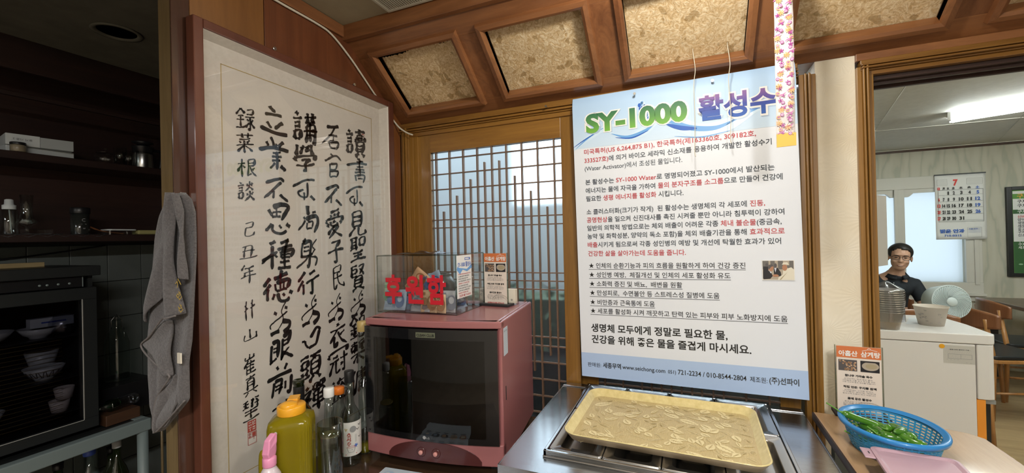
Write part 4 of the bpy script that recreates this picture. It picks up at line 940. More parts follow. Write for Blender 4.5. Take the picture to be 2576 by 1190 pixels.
# ================================================================ RESTAURANT TENT SIGNS
plain('sign_orange', (.62, .17, .05), .45); plain('bowl_print', (.50, .44, .36), .5)
def table_sign(name, label, loc, rz, w, h, lean=0.0):
    o = thing(name, label, 'sign', loc, rz)
    box_obj('base', 'grip_black', -.010, w+.014, -.022, .026, 0, .008, o, .001)
    pn = box_obj('card', 'sign_card', 0, w, -.0008, .0008, .008, h, o) if plain('sign_card', (.74, .66, .58), .45) else 0
    mb = MB(); mb.box(-.004, w+.004, .0012, .0026, .006, h+.002); mb.build('holder', 'acrylic', o)
    mb = MB(); mb.box(-.004, -.002, -.002, .003, .006, h+.002).box(w+.002, w+.004, -.002, .003, .006, h+.002); mb.build('holder_edge', 'acrylic_edge', o)
    OO = (0, -.0010, h); U, V = (1, 0, 0), (0, 0, 1); mb = MB()
    def R(a, b, c, d, m, l=0.0003): flat(mb, OO, U, V, [(w*a, -h*b), (w*c, -h*b), (w*c, -h*d), (w*a, -h*d)], m, l)
    R(0, 0, 1, .165, 'sign_orange'); band(mb, OO, U, V, [(w*.58, -h*.055), (w*.70, -h*.035), (w*.78, -h*.032), (w*.92, -h*.05)], .001, 'paper_white', .0006); band(mb, OO, U, V, ell(w*.74, -h*.024, w*.03, h*.012, 10, -20, 200), .0009, 'paper_white', .0006)
    mb.build('printed_heading', None, pn); mb = MB(); R(.04, .195, .465, .355, 'photo_hair')
    rnd = random.Random(2)
    for k in range(34): flat(mb, OO, U, V, ell(w*rnd.uniform(.065, .44), -h*rnd.uniform(.21, .34), w*.026, h*.012, 6), 'chips_%d' % (k % 2), .0006)
    mb.build('printed_picture', None, pn); mb = MB(); R(.54, .195, .96, .355, 'photo_suit')
    flat(mb, OO, U, V, ell(w*.76, -h*.268, w*.19, h*.062, 20), 'photo_stone', .0005); flat(mb, OO, U, V, ell(w*.78, -h*.268, w*.13, h*.036, 16), 'photo_fold', .0007); flat(mb, OO, U, V, [(w*.54, -h*.215), (w*.96, -h*.215), (w*.96, -h*.195), (w*.54, -h*.195)], 'photo_suit', .0008)
    mb.build('printed_picture', None, pn); mb = MB()
    band(mb, OO, U, V, ell(w*.70, -h*.89, w*.33, h*.10, 20, -5, 185), .0022, 'bowl_print', .0003); band(mb, OO, U, V, ell(w*.70, -h*.90, w*.27, h*.07, 20, -5, 185), .0014, 'bowl_print', .0003)
    mb.build('printed_bowl', None, pn)
    T = [('아홉산', w*.05, -h*.135, h*.085, w*.43, 'paper_white', .03), ('삼계탕', w*.55, -h*.135, h*.085, w*.43, 'paper_white', .03),
         ('참나무 가마솥 육수', w*.18, -h*.435, h*.036, w*.62, 'ink', .04), ('직접 만든 구지뽕 원액', w*.14, -h*.600, h*.036, w*.74, 'ink', .04), ('몸에 좋은 활성수', w*.23, -h*.765, h*.036, w*.54, 'ink', .04)]
    sm = ['삼계탕에는 몸에 좋은 물과', '가마솥에 소를 넣고 육수를 만든', '각종 건강에 좋은 육수를 만듭니다', '삼계탕에는 구지뽕 원액이', '구지뽕은 성인병, 예방에', '활성수에 도움이 되고 있습니다', '활성수는 구지뽕 활성수기', '신소재를 응용하여 개발한', '좋은 물을 즐겁게', '도움이 되게 합니다']
    for i, s_ in enumerate(sm):
        v = (.465, .490, .515, .630, .655, .680, .795, .820, .845, .870)[i]; T.append((s_, w*(.12 if i % 3 else .16), -h*(v+.008), h*.020, w*(.74 if i % 3 else .64), 'print_grey', .005))
    T.append(('삼계탕에 정성을 다했습니다', w*.13, -h*.962, h*.036, w*.74, 'print_red', .03))
    text('printed_words', pn, OO, U, V, T, .0006)
    return o
plain('chips_0', (.55, .36, .22), .5); plain('chips_1', (.36, .2, .1), .5)
table_sign('table_sign', 'tall orange-headed restaurant sign card in black stand on the pink steriliser', (.468, -.150, ZC), -.10, .092, .185)
o = table_sign('table_sign', 'orange-headed restaurant sign card on the wooden board behind the blue basket', (1.520, -.080, .912), -.05, .097, .190)
cb = thing('business_card_box', 'small box of white business cards behind the sign on the steriliser', 'card box', (.430, -.128, ZC))
box_obj('holder', 'acrylic', 0, .150, .0, .030, 0, .012, cb); box_obj('card_stack', 'white_card_warm', .004, .146, .004, .024, .004, .055, cb, .001) if plain('white_card_warm', (.72, .66, .55), .6) else 0
text('card_print', cb, (.006, .0036, .054), (1, 0, 0), (0, 0, 1), [('TI', 0, -.012, .010, .010, 'print_dark', .02), ('C', 0, -.024, .010, .008, 'print_dark', .02), ('6.', 0, -.042, .010, .008, 'print_dark'), ('용', .122, -.040, .008, .008, 'print_dark')])

# ================================================================ STAINLESS COUNTER, PANS AND TRAY
ct = thing('steel_counter', 'stainless steel counter with raised pan frame below the poster', 'counter')
hx0, hx1, hy0, hy1 = .822, 1.340, -.500, -.045
def plate(name, x0, x1, y0, y1, z0=.873, z1=.885, m_='brushed_steel', b=.0015): return box_obj(name, m_, x0, x1, y0, y1, z0, z1, ct, b)
mb = MB(); mb.box(.720, hx0, -.602, -.015, .860, .885).box(hx1, 1.448, -.602, -.015, .860, .885).box(hx0, hx1, -.602, hy0, .860, .885).box(hx0, hx1, hy1, -.015, .860, .885); mb.build('worktop', 'brushed_steel', ct)
mb = MB(); mb.box(.720, 1.448, -.603, -.600, .835, .886).box(.7185, .721, -.602, -.015, .835, .886).box(1.447, 1.4495, -.602, -.015, .835, .886); mb.build('apron', 'brushed_steel', ct)
plate('back_ledge', .720, 1.448, -.040, -.010, .885, .889)
mb = MB(); mb.box(.730, 1.440, -.585, -.575, .05, .86).box(.730, .740, -.575, -.03, .05, .86).box(1.430, 1.440, -.575, -.03, .05, .86); mb.build('cabinet_panel', 'brushed_steel', ct)
for (x, y) in ((.74, -.58), (1.41, -.58), (.74, -.06), (1.41, -.06)): MB().tube([(x+.01, y+.01, 0), (x+.01, y+.01, .06)], .018).build('foot', 'steel', ct)
# raised frame round the pans
mb = MB(); fx0, fx1, fy0, fy1 = .808, 1.362, -.528, -.030
mb.box(fx0, fx1, fy0, fy0+.008, .885, .900).box(fx0, fx1, fy1-.008, fy1, .885, .900).box(fx0, fx0+.008, fy0, fy1, .885, .900).box(fx1-.008, fx1, fy0, fy1, .885, .900)
mb.box(fx0, fx1, fy0-.006, fy0, .885, .890)
mb.build('pan_frame', 'brushed_steel', ct, .0015)
def pan(x0, x1, y0, y1, label, depth=.10, handle=False):
    z = .901; o = thing('steel_pan', label, 'pan', (x0, y0, z), 0, 'steel food pans in the counter'); w, d = x1-x0, y1-y0; r = .016
    def ring(a, rr, zz): return [(p_[0], p_[1], zz) for p_ in rrect(a, w-a, a, d-a, rr, 5)]
    rings = [ring(.0, .006, -.004), ring(.0005, .006, .0005), ring(.003, .007, .001), ring(.0065, .008, -.0025), ring(.020, .016, -.0025), ring(.0225, .018, -.007), ring(.025, .020, -depth*.9), ring(.036, .020, -depth)]
    mb = MB(); n = len(rings[0]); vs = [v for q in rings for v in q]
    fs = [(i*n+k, i*n+(k+1) % n, (i+1)*n+(k+1) % n, (i+1)*n+k) for i in range(len(rings)-1) for k in range(n)]; fs.append(tuple((len(rings)-1)*n+k for k in range(n)))
    mb.add(vs, fs, 'steel', True); mb.build('basin', None, o)
    if handle:
        box_obj('notch_cover', 'black', w*.42, w*.78, .004, .017, .0006, .0016, o)
    return o
PX = [.818, .9485, 1.080, 1.2115, 1.352]
for i in range(4):
    pan(PX[i]+.001, PX[i+1]-.001, -.519, -.262, ['steel pan under the near left corner of the gold tray', 'second steel pan in the front row under the tray', 'third steel pan in the front row under the tray', 'shallow steel pan under the near right corner of the gold tray'][i], .025 if i == 0 or i == 3 else .09, i == 0)
    pan(PX[i]+.001, PX[i+1]-.001, -.258, -.040, ['steel pan hidden under the far left corner of the tray', 'second steel pan in the back row under the tray', 'third steel pan in the back row under the tray', 'deep empty steel pan showing beyond the right end of the gold tray'][i], .10)
# gold tray
TA = math.radians(-1.0); tr_ = thing('serving_tray', 'gold rectangular serving tray printed with leaves on the steel counter', 'tray', (1.0745, -.3135, .905), TA)
TW, TD, TH = .466, .345, .022
def tring(a, rr, zz): return [(p_[0], p_[1], zz) for p_ in rrect(-TW/2+a, TW/2-a, -TD/2+a, TD/2-a, rr, 7)]
rings = [tring(.016, .028, 0), tring(.001, .040, TH-.001), tring(.0, .041, TH), tring(.002, .040, TH+.001), tring(.0045, .038, TH), tring(.019, .026, .0035)]
n = len(rings[0]); vs = [v for q in rings for v in q]; mb = MB()
mb.add(vs, [(i*n+k, i*n+(k+1) % n, (i+1)*n+(k+1) % n, (i+1)*n+k) for i in range(0, 1) for k in range(n)], 'tray_side', True)
mb.add(vs, [(i*n+k, i*n+(k+1) % n, (i+1)*n+(k+1) % n, (i+1)*n+k) for i in range(1, 5) for k in range(n)], 'tray_rim', True)
mb.add([(p_[0], p_[1], .0035) for p_ in tring(.019, .026, 0)], [tuple(range(n))], 'tray_gold'); mb.add([(p_[0], p_[1], 0) for p_ in tring(.016, .028, 0)], [tuple(reversed(range(n)))], 'tray_side')
mb.build('pan_body', None, tr_, weld=True)
mb = MB(); rnd = random.Random(12); TO = (0, 0, .0036)
def leaf(cx, cy, L, w, a, solid, serr=.0):
    global TO
    TO = (0, 0, TO[2]+.0000065); c_, s_ = math.cos(a), math.sin(a); n = 14
    def at(t, o_): x = (t-.5)*L; return (cx+x*c_-o_*s_, cy+x*s_+o_*c_)
    up = [at(t/n, w*(math.sin(math.pi*(t/n)**.75)**.9)*.5+serr*(t % 2)*w*.08) for t in range(n+1)]; dn = [at(t/n, -w*(math.sin(math.pi*(t/n)**.75)**.9)*.5-serr*(t % 2)*w*.08) for t in range(n+1)]
    if solid:
        flat(mb, TO, (1, 0, 0), (0, 1, 0), up+dn[::-1][1:-1], 'leaf_print', .0003); v_ = 'tray_vein'
    else:
        band(mb, TO, (1, 0, 0), (0, 1, 0), up, .0009, 'leaf_line', .0003); band(mb, TO, (1, 0, 0), (0, 1, 0), dn, .0009, 'leaf_line', .0003); v_ = 'leaf_line'
        if rnd.random() < .6: flat(mb, TO, (1, 0, 0), (0, 1, 0), [at(.25, 0), at(.4, w*.16), at(.62, w*.2), at(.85, 0), at(.62, -w*.16), at(.42, -w*.14)], 'tray_leaf_dark', .0002)  # darker printed patch inside an outlined leaf
    band(mb, TO, (1, 0, 0), (0, 1, 0), [at(.12, 0), at(.5, 0), at(.92, 0)], [.0014, .0011, .0004], v_, .0006)
    for t in (.3, .45, .6, .74):
        for sg in (1, -1): band(mb, TO, (1, 0, 0), (0, 1, 0), [at(t, 0), at(t+.09, sg*w*.30*(1.1-t))], [.0010, .0004], v_, .0006)
    band(mb, TO, (1, 0, 0), (0, 1, 0), [at(0, 0), at(-.10, w*.03)], [.0011, .0006], 'leaf_print' if solid else 'leaf_line', .0003)
plain('tray_vein', (.44, .32, .12), .4); plain('tray_leaf_dark', (.42, .31, .12), .4)
placed = []
for k in range(3000):
    if len(placed) > 150: break
    big = len(placed) < 24; L = rnd.uniform(.044, .060) if big else rnd.uniform(.024, .036)
    x, y = rnd.uniform(-TW/2+.032, TW/2-.032), rnd.uniform(-TD/2+.03, TD/2-.03)
    if all((x-a)**2+(y-b)**2 > ((L+c)*.35)**2 for a, b, c in placed):
        placed.append((x, y, L)); sol = rnd.random() < .5
        leaf(x, y, L, L*(rnd.uniform(.38, .5) if big else rnd.uniform(.5, .75)) if rnd.random() < .8 else L*.28, rnd.choice([2.6, 1.2, -.5, .5, 2.0, -1.1, 4.0])+rnd.uniform(-.3, .3), sol, 1 if big else .4)
mb.build('leaf_print', None, tr_)
# leaf print on the sloping walls of the tray
mb = MB()
for k in range(60):
    side = k % 4; t = rnd.uniform(-.42, .42); s_ = rnd.uniform(.006, .010)
    cx, cy, nx, ny = ((t*TW, TD/2-.0115, 0, 1), (TW/2-.0115, t*TD, 1, 0), (t*TW, -TD/2+.0115, 0, -1), (-TW/2+.0115, t*TD, -1, 0))[side]
    if abs(t) > .40: continue
    U_ = Vector((-ny, nx, 0)); V_ = Vector((nx*.0145, ny*.0145, .0185)).normalized()
    a = rnd.uniform(-.6, .6); q = [(math.cos(a+p_)*s_*1.3*(1 if i % 2 == 0 else .5), math.sin(a+p_)*s_*.8) for i, p_ in enumerate((0, .9, 1.57, 2.4, 3.14, 4.0, 4.7, 5.5))]
    flat(mb, (cx-nx*.0004, cy-ny*.0004, .0128), U_, V_, [(p_[0], max(-.0085, min(.0085, p_[1]))) for p_ in q], 'leaf_print', .0005)
    mb.v = mb.v
mb.build('leaf_print', None, tr_)

# ================================================================ WOODEN BOARD WITH BASKET
bd = thing('wooden_board', 'pale brown wooden counter board right of the steel counter', 'board')
mb = MB(); pts = [(1.462, -1.15), (1.795, -1.15), (1.795, -.135), (1.775, -.112), (1.740, -.100), (1.654, -.096), (1.462, -.088)]
mb.prism(pts, .893, .912, 'board_tan'); mb.build('tabletop', None, bd, .0015)
box_obj('edge_strip', 'dark_cabinet', 1.458, 1.462, -1.15, -.088, .893, .911, bd)
for (x, y) in ((1.49, -1.12), (1.74, -1.12), (1.49, -.16), (1.74, -.16)): box_obj('leg', 'grey_paint', x, x+.03, y, y+.03, 0, .893, bd)
plain('basket_inner', (.03, .26, .48), .4)
bk = thing('plastic_basket', 'oval blue plastic basket with open mesh sides holding green peppers', 'basket', (1.566, -.280, .912), math.radians(4))
bx, by, HB = .0865, .103, .060
def wall_pt(a, t, off=0):
    f = .80+.20*t**.8; z = HB*t
    return Vector(((bx*f+off)*math.cos(a), (by*f+off)*math.sin(a), z+.001))
mb = MB(); NA = 180; NR = 19
vs = [wall_pt(2*math.pi*k/NA, j/NR) for j in range(NR+1) for k in range(NA)]; fs = []
for j in range(NR):
    for k in range(NA):
        if j >= NR-2 or j < 1 or j % 2 == 0 or k % 4 == 0: fs.append((j*NA+k, j*NA+(k+1) % NA, (j+1)*NA+(k+1) % NA, (j+1)*NA+k))
mb.add(vs, fs, 'basket_inner'); mb.build('mesh_wall', None, bk, solid=.0014)
mb = MB(); m_ = 22; q = []
mb.prism(ell(0, 0, bx*.80, by*.80, 48), 0, .0015, 'basket_inner'); mb.build('base', None, bk)
prof = [(-.003, -.004), (.002, -.001), (.006, .002), (.010, .001), (.0115, -.003), (.010, -.009), (.0085, -.009), (.0075, -.002), (.0, -.004)]
mb = MB(); n = 72; vs = []
for dx, dz in prof:
    for k in range(n):
        a = 2*math.pi*k/n; vs.append(((bx-.003+dx)*math.cos(a), (by-.003+dx)*math.sin(a), HB+.003+dz))
mb.add(vs, [(i*n+k, i*n+(k+1) % n, (i+1)*n+(k+1) % n, (i+1)*n+k) for i in range(len(prof)-1) for k in range(n)], 'basket_blue', True); mb.build('rim', None, bk)
# green peppers
def pepper(L, bend, r, twist, seed):
    rnd = random.Random(seed); mb = MB(); path = []; rs = []; n = 14
    for i in range(n+1):
        t = i/n; path.append(Vector(((t-.5)*L, bend*math.sin(math.pi*t)+twist*.3*math.sin(5*t), twist*.5*math.sin(3*t)))); rs.append(max(.0006, 1.28*r*(1-.15*math.sin(4*t))*(min(1, t*9)**.5)*(1-t**3.2)**.7+.0004))
    mb.tube(path, rs, 'pepper_green', 10)
    return mb, path
labels = ['long green pepper lying over the left rim of the blue basket', 'green pepper with curled stem left of centre in the basket', 'green pepper pointing down at the basket centre', 'green pepper lying under the centre ones', 'short green pepper with looped stem right of centre', 'glossy green pepper lying along the near rim', 'green pepper near the right end of the basket, tip raised', 'straight green pepper crossing in the front right', 'green pepper at the bottom of the pile on the left', 'green pepper deep in the basket behind the centre', 'slim green pepper along the front rim at centre', 'green pepper at the far right with stem upright', 'small green pepper under the right pair', 'green pepper lying across the back of the pile']
spots = [(-.058, .036, .050, 25, 30, .085, 0), (-.045, .020, .036, -40, -16, .075, 0), (.000, .000, .046, -70, -22, .070, 0), (-.015, -.012, .030, 15, 6, .078, 0), (.022, .015, .043, 60, 10, .052, 0), (.012, -.045, .028, -25, 4, .070, 0), (.050, -.040, .030, 75, 24, .060, 0), (.035, -.035, .040, 150, -8, .072, 0), (-.040, -.015, .022, 35, 0, .075, 0), (-.005, .035, .028, 10, 4, .078, 0), (-.005, -.050, .036, -10, 3, .066, 0), (.060, -.015, .036, 100, 20, .056, 0), (.040, -.015, .022, -60, 0, .060, 0), (-.025, .030, .040, -20, 8, .070, 0)]
ra = math.radians(4)
for i, ((x, y, z, az, el_, L, _), lb) in enumerate(zip(spots, labels)):
    o = thing('green_pepper', lb, 'pepper', (0, 0, 0), 0, 'green peppers in the blue basket')
    mb, path = pepper(L, .008+.006*(i % 3), .0072+.0012*(i % 3), .004*((i % 4)-1.5), i)
    mb.build('flesh', None, o)
    a = path[0]; MB().tube(smooth_path([a+Vector((.002, 0, 0)), a+Vector((-.005, .001, 0)), a+Vector((-.014, .003+.004*(i % 3-1), .004)), a+Vector((-.024 if i != 0 else -.034, .004*(i % 3-1), .010))]), [.0036, .0034, .0032, .0026]+[.0016]*14+[.0022], 'pepper_stem', 7).build('stem', None, o)
    xr, yr = x*math.cos(ra)-y*math.sin(ra), x*math.sin(ra)+y*math.cos(ra)
    o.location = (1.566+xr*.72, -.280+yr*.78, .912+max(z, .026)*1.08); o.rotation_euler = (0, math.radians(el_*.55), math.radians(az-30))
# pink storage lid in front of the basket
ld = thing('food_box', 'lavender plastic food box with shifted pale pink clip lid, in front of the basket', 'food box', (1.560, -.458, .948), math.radians(-7))
ld.rotation_euler = (math.radians(1), 0, math.radians(-4))
mb = MB(); o_ = rrect(-.070, .070, -.090, .082, .014, 5); i_ = rrect(-.064, .064, -.084, .076, .012, 5); j_ = rrect(-.058, .058, -.078, .070, .012, 5); n = len(o_)
vs = [(a, b, 0) for a, b in o_]+[(a, b, .006) for a, b in o_]+[(a, b, .007) for a, b in i_]+[(a, b, .0035) for a, b in j_]
mb.add(vs, [(k, (k+1) % n, n+(k+1) % n, n+k) for k in range(n)]+[(n+k, n+(k+1) % n, 2*n+(k+1) % n, 2*n+k) for k in range(n)]+[(2*n+k, 2*n+(k+1) % n, 3*n+(k+1) % n, 3*n+k) for k in range(n)]+[tuple(3*n+k for k in range(n)), tuple(reversed(range(n)))], 'lid_pink'); lidp = mb.build('lid', None, ld, .0008); lidp['label'] = 'pale pink lid'
box_obj('clip_tab', 'lid_pink', -.088, -.070, .030, .072, .001, .0045, lidp, .0015); box_obj('clip_tab', 'lid_pink', .070, .086, -.05, .03, .001, .0045, lidp, .0015); box_obj('clip_tab', 'lid_pink', -.03, .03, -.104, -.09, .001, .0045, lidp, .0015)
for (a, b, c, d) in ((-.078, -.076, .046, .056), (-.02, .005, -.074, -.072)): box_obj('slot', 'dark_paint', a, b, c, d, .0035, .0048, lidp)
MB().prism(rrect(-.050, .062, -.075, .070, .02, 5), -.0345, -.0005, 'lid_lavender').build('tub', None, ld, .003)
mb = MB(); mb.prism(rrect(-.026, .013, -.006, .006, .005, 4), 0, .004, 'white_plastic')
tag(mb.build('spoon', None, None, .001, loc=(1.668, -.368, .914), rot=(0, 0, .2)), 'white plastic spoon handle showing beside the pink lid', 'spoon')

# ================================================================ BOTTLES AT THE FOOT OF THE SCROLL
TZ = .745
def bottle(name, label, loc, prof, mat, group=None, n=32):
    o = thing(name, label, 'bottle', loc, 0, group); MB().lathe(prof, mat, n).build('glass_body', None, o); return o
# olive oil jug, ribbed
jg = thing('oil_jug', 'square ribbed plastic jug of greenish oil with a yellow-orange screw lid', 'jug', (.178, -.715, TZ), math.radians(38))
mb = MB(); n = 96; rings = []
def sq(rx, ry, k, rib): 
    out = []
    for i in range(n):
        a = 2*math.pi*i/n; c, s_ = math.cos(a), math.sin(a); e = .34; x = math.copysign(abs(c)**e, c)*rx; y = math.copysign(abs(s_)**e, s_)*ry
        f = 1-(rib*(i % 4 in (0, 1))); out.append((x*f, y*f))
    return out
L_ = [(0, .040, .040, 0), (.004, .050, .044, 0), (.02, .052, .046, .045), (.190, .052, .046, .045), (.206, .052, .046, 0), (.220, .049, .043, 0), (.232, .038, .036, 0), (.235, .030, .030, 0)]
vs = []
for z, rx, ry, rb in L_:
    if z >= .232: vs += [(rx*.85*math.cos(2*math.pi*i/n), rx*.85*math.sin(2*math.pi*i/n), z) for i in range(n)]
    else: vs += [(x, y, z) for x, y in sq(rx, ry, 0, rb)]
mb.add(vs, [(j*n+i, j*n+(i+1) % n, (j+1)*n+(i+1) % n, (j+1)*n+i) for j in range(len(L_)-1) for i in range(n)]+[tuple(reversed(range(n)))], 'oil_jug', True); mb.build('ribbed_body', None, jg)
mb = MB(); n2 = 48; mb.lathe([(.0335, .232), (.034, .233), (.034, .251), (.032, .254), (0, .254)], 'cap_yellow', n2).build('screw_lid', None, jg)
mb = MB(); mb.box(-.014, .014, -.004, .036, .254, .260).box(-.013, .013, .010, .046, .259, .263).lathe([(.022, .2535), (.020, .260), (.012, .264), (0, .265)], None, 24, c=(-.004, -.010, 0)); mb.build('flip_spout', 'cap_yellow', jg, .001)
mb = MB(); mb.tube(smooth_path([(-.052, -.030, .150), (-.062, -.032, .150), (-.064, -.033, .10), (-.062, -.032, .05), (-.052, -.030, .045)]), .006, 'oil_jug', 8); mb.build('handle', None, jg)
# spray bottle
sp = thing('spray_bottle', 'small spray bottle with pink trigger head and white body beside the oil jug', 'spray bottle', (.205, -.800, TZ), math.radians(-75)); sp.scale = (.92, .92, 1.1)
MB().lathe([(.0, 0), (.028, 0), (.030, .004), (.030, .09), (.026, .108), (.017, .122), (.0145, .126), (.0145, .132)], 'spray_white', 32).build('body', None, sp)
mb = MB()
for z in (.100, .106, .112, .118): mb.lathe([(.0275-(z-.1)*.62, z), (.0290-(z-.1)*.62, z+.001), (.0272-(z-.1)*.62, z+.003)], 'spray_white', 28)
mb.build('neck_rings', None, sp)
MB().lathe([(.0155, .128), (.0165, .130), (.0165, .146), (.013, .149), (0, .149)], 'spray_pink', 28).build('collar', None, sp)
mb = MB(); pr = [(-.014, .148), (.013, .148), (.016, .158), (.013, .168), (.009, .186), (-.012, .194), (-.020, .193), (-.021, .186), (-.016, .176), (-.013, .160)]
vs = [(x, -.010*(1 if z < .18 else .8), z) for x, z in pr]+[(x, .010*(1 if z < .18 else .8), z) for x, z in pr]; k = len(pr)
mb.add(vs, [tuple(range(k)), tuple(reversed(range(k, 2*k)))]+[(i, k+i, k+(i+1) % k, (i+1) % k) for i in range(k)]); mb.build('trigger_head', 'spray_pink', sp, .003, seg=3)
MB().tube([(-.021, 0, .188), (-.026, 0, .188)], .004, n=12).build('nozzle', 'white_plastic', sp)
MB().tube(smooth_path([(-.012, 0, .175), (-.020, 0, .168), (-.022, 0, .156), (-.018, 0, .146)]), .0035, n=8).build('trigger', 'spray_pink', sp)
# wine bottle
wb = thing('wine_bottle', 'open dark green wine bottle behind the oil jug', 'bottle', (.080, -.610, TZ))
MB().lathe([(0, .004), (.034, 0), (.037, .006), (.037, .165), (.032, .185), (.018, .205), (.0145, .215), (.0145, .262), (.0158, .263), (.0158, .272), (.0145, .274), (.0095, .274), (.0095, .20)], 'dark_green_glass', 32).build('glass_body', None, wb)
MB().lathe([(.0150, .212), (.0152, .213), (.0152, .254), (.0150, .255)], 'black', 28).build('neck_foil', None, wb)
# white-capped clear bottle
wc = thing('sauce_bottle', 'clear glass bottle with white screw cap behind the drinking glass', 'bottle', (.200, -.612, TZ))
MB().lathe([(0, .004), (.030, 0), (.0325, .005), (.0325, .105), (.031, .115), (.024, .135), (.0165, .150), (.0125, .195), (.0118, .245)], 'bottle_glass', 32).build('glass_body', None, wc)
MB().lathe([(.0138, .240), (.0142, .241), (.0142, .262), (.013, .265), (0, .265)], 'white_plastic', 28).build('screw_cap', None, wc)
MB().lathe([(.0255, .131), (.0262, .131), (.0262, .134), (.0255, .134)], 'gold_line', 28).build('gold_ring', None, wc)
oc = thing('sauce_bottle', 'clear bottle with orange screw cap behind the white-capped one', 'bottle', (.092, -.470, TZ)); oc.scale = (1, 1, .86)
MB().lathe([(0, .004), (.028, 0), (.031, .005), (.031, .12), (.029, .135), (.018, .165), (.014, .185), (.014, .222)], 'bottle_glass', 32).build('glass_body', None, oc)
MB().lathe([(.0170, .216), (.0174, .217), (.0174, .238), (.0160, .241), (0, .241)], 'cap_orange', 32).build('screw_cap', None, oc)
lb_ = thing('liquor_bottle', 'clear liquor bottle with black cap and white printed label', 'bottle', (.1745, -.505, TZ), math.radians(-38))
lb_.location = (.178, -.512, TZ); lb_.rotation_euler = (0, 0, math.radians(48))
MB().lathe([(0, .012), (.018, .004), (.026, 0), (.0305, .003), (.0315, .010), (.0315, .128), (.030, .142), (.024, .160), (.015, .176), (.0125, .190), (.0120, .255)], 'bottle_glass', 36).build('glass_body', None, lb_)
MB().lathe([(.0140, .246), (.0144, .247), (.0144, .279), (.0135, .281), (0, .281)], 'black', 28).build('screw_cap', None, lb_)
MB().lathe([(.0075, .150), (.0075, .25)], 'bottle_glass', 16).build('dropper', None, lb_)
mb = MB(); n = 30; vs = []
for z in (.033, .134):
    for k in range(n+1): a = math.radians(-205+230*k/n); vs.append((.0320*math.cos(a), .0320*math.sin(a), z))
mb.add(vs, [(k, k+1, n+2+k, n+1+k) for k in range(n)], 'label_paper', True) if plain('label_paper', (.72, .70, .66), .55) else 0
lab = mb.build('paper_label', None, lb_)
# the printed side faces local -Y
LO = (-.030, -.0328, .133); U_, V_ = (1, 0, 0), (0, 0, 1)
def cyl(mbm, R=.0326):
    for i, v in enumerate(mbm.v):
        a = v[0]/.032; mbm.v[i] = ((R+(-.0328-v[1])*1.0)*math.sin(a), -(R+(-.0328-v[1]))*math.cos(a), v[2])
    return mbm
mb = MB(); flat(mb, LO, U_, V_, ell(.036, -.020, .0095, .0095, 18), 'print_grey')
band(mb, LO, U_, V_, [(.013, -.016), (.016, -.024), (.019, -.017)], .003, 'gold_line')
for (x, y) in ((.050, -.022), (.056, -.010), (.056, -.046)): band(mb, LO, U_, V_, [(x-.004, y+.001), (x, y-.003), (x+.004, y+.002)], .0022, 'photo_hair')
for k in range(6): a = k; band(mb, LO, U_, V_, [(.044, -.070), (.044+.006*math.cos(a), -.070+.006*math.sin(a))], .0022, 'print_blue')
band(mb, LO, U_, V_, ell(.030, -.072, .012, .0024, 16, 0, 359), .0008, 'print_red'); band(mb, LO, U_, V_, [(.018, -.073), (.023, -.088), (.037, -.088), (.042, -.073)], .0009, 'print_dark'); flat(mb, LO, U_, V_, ell(.032, -.080, .001, .001, 6), 'print_dark')
band(mb, LO, U_, V_, [(.014, -.094), (.046, -.094)], .0022, 'print_red'); band(mb, LO, U_, V_, [(.018, -.0905), (.05, -.0905)], .0009, 'print_grey')
for x in (.044, .047): band(mb, LO, U_, V_, [(x-.002, -.036), (x-.002, -.060)], .0007, 'print_grey')
cyl(mb).build('label_print', None, lab)
mb = MB()
for ch, z in (('오', -.038), ('서', -.050), ('주', -.064)):
    pass
brush_ko = {'오': "5010205040708555705055124030 50705092 20909285", '서': "40101070 38355565 80108098 55408038", '주': "20158012 50152050 50308548 10658862 50685098"}
for ch, z in (('오', -.040), ('서', -.053), ('주', -.066)):
    BR['tmp'] = brush_ko[ch]; m3 = MB(); brush(m3, 'tmp', 0, 0, .0135, .014, 0, 3, 'seal_red' if ch != '주' else 'print_red', 1.6)
    mb.v += [(v[1]-.030+.024, -.0333, v[2]+.133+z+.004) for v in m3.v]; o_ = len(mb.v)-len(m3.v)
    for f in m3.f: mb.f.append(tuple(i+o_ for i in f)); mb.mi.append(mb.m('seal_red')); mb.sm.append(False)
cyl(mb).build('label_lettering', None, lab)
# tall empty glass in front
gl = MB().lathe([(0, .006), (.027, .006), (.029, .002), (.030, .000), (.031, .003), (.0325, .150), (.0325, .200), (.0312, .200), (.0300, .01), (0, .009)], 'bottle_glass', 40)
tag(gl.build('tall_glass', None, None, loc=(.262, -.668, TZ)), 'tall straight clear drinking glass in front of the bottles', 'glass')
tall = thing('tall_bottle', 'tall narrow clear bottle with gold cap half hidden behind the pink steriliser', 'bottle', (.1735, -.445, TZ))
MB().lathe([(0, .003), (.020, 0), (.0215, .005), (.0215, .03), (.019, .05), (.0175, .075), (.0165, .38)], 'bottle_glass', 28).build('glass_body', None, tall)
MB().lathe([(0, .0045), (.019, .0045), (.0195, .028), (0, .028)], 'oil_jug', 24).build('oil_rest', None, tall)
MB().lathe([(.0168, .388), (.0172, .389), (.0172, .418), (.016, .420), (0, .420)], 'gold_line', 24).build('cap', None, tall)
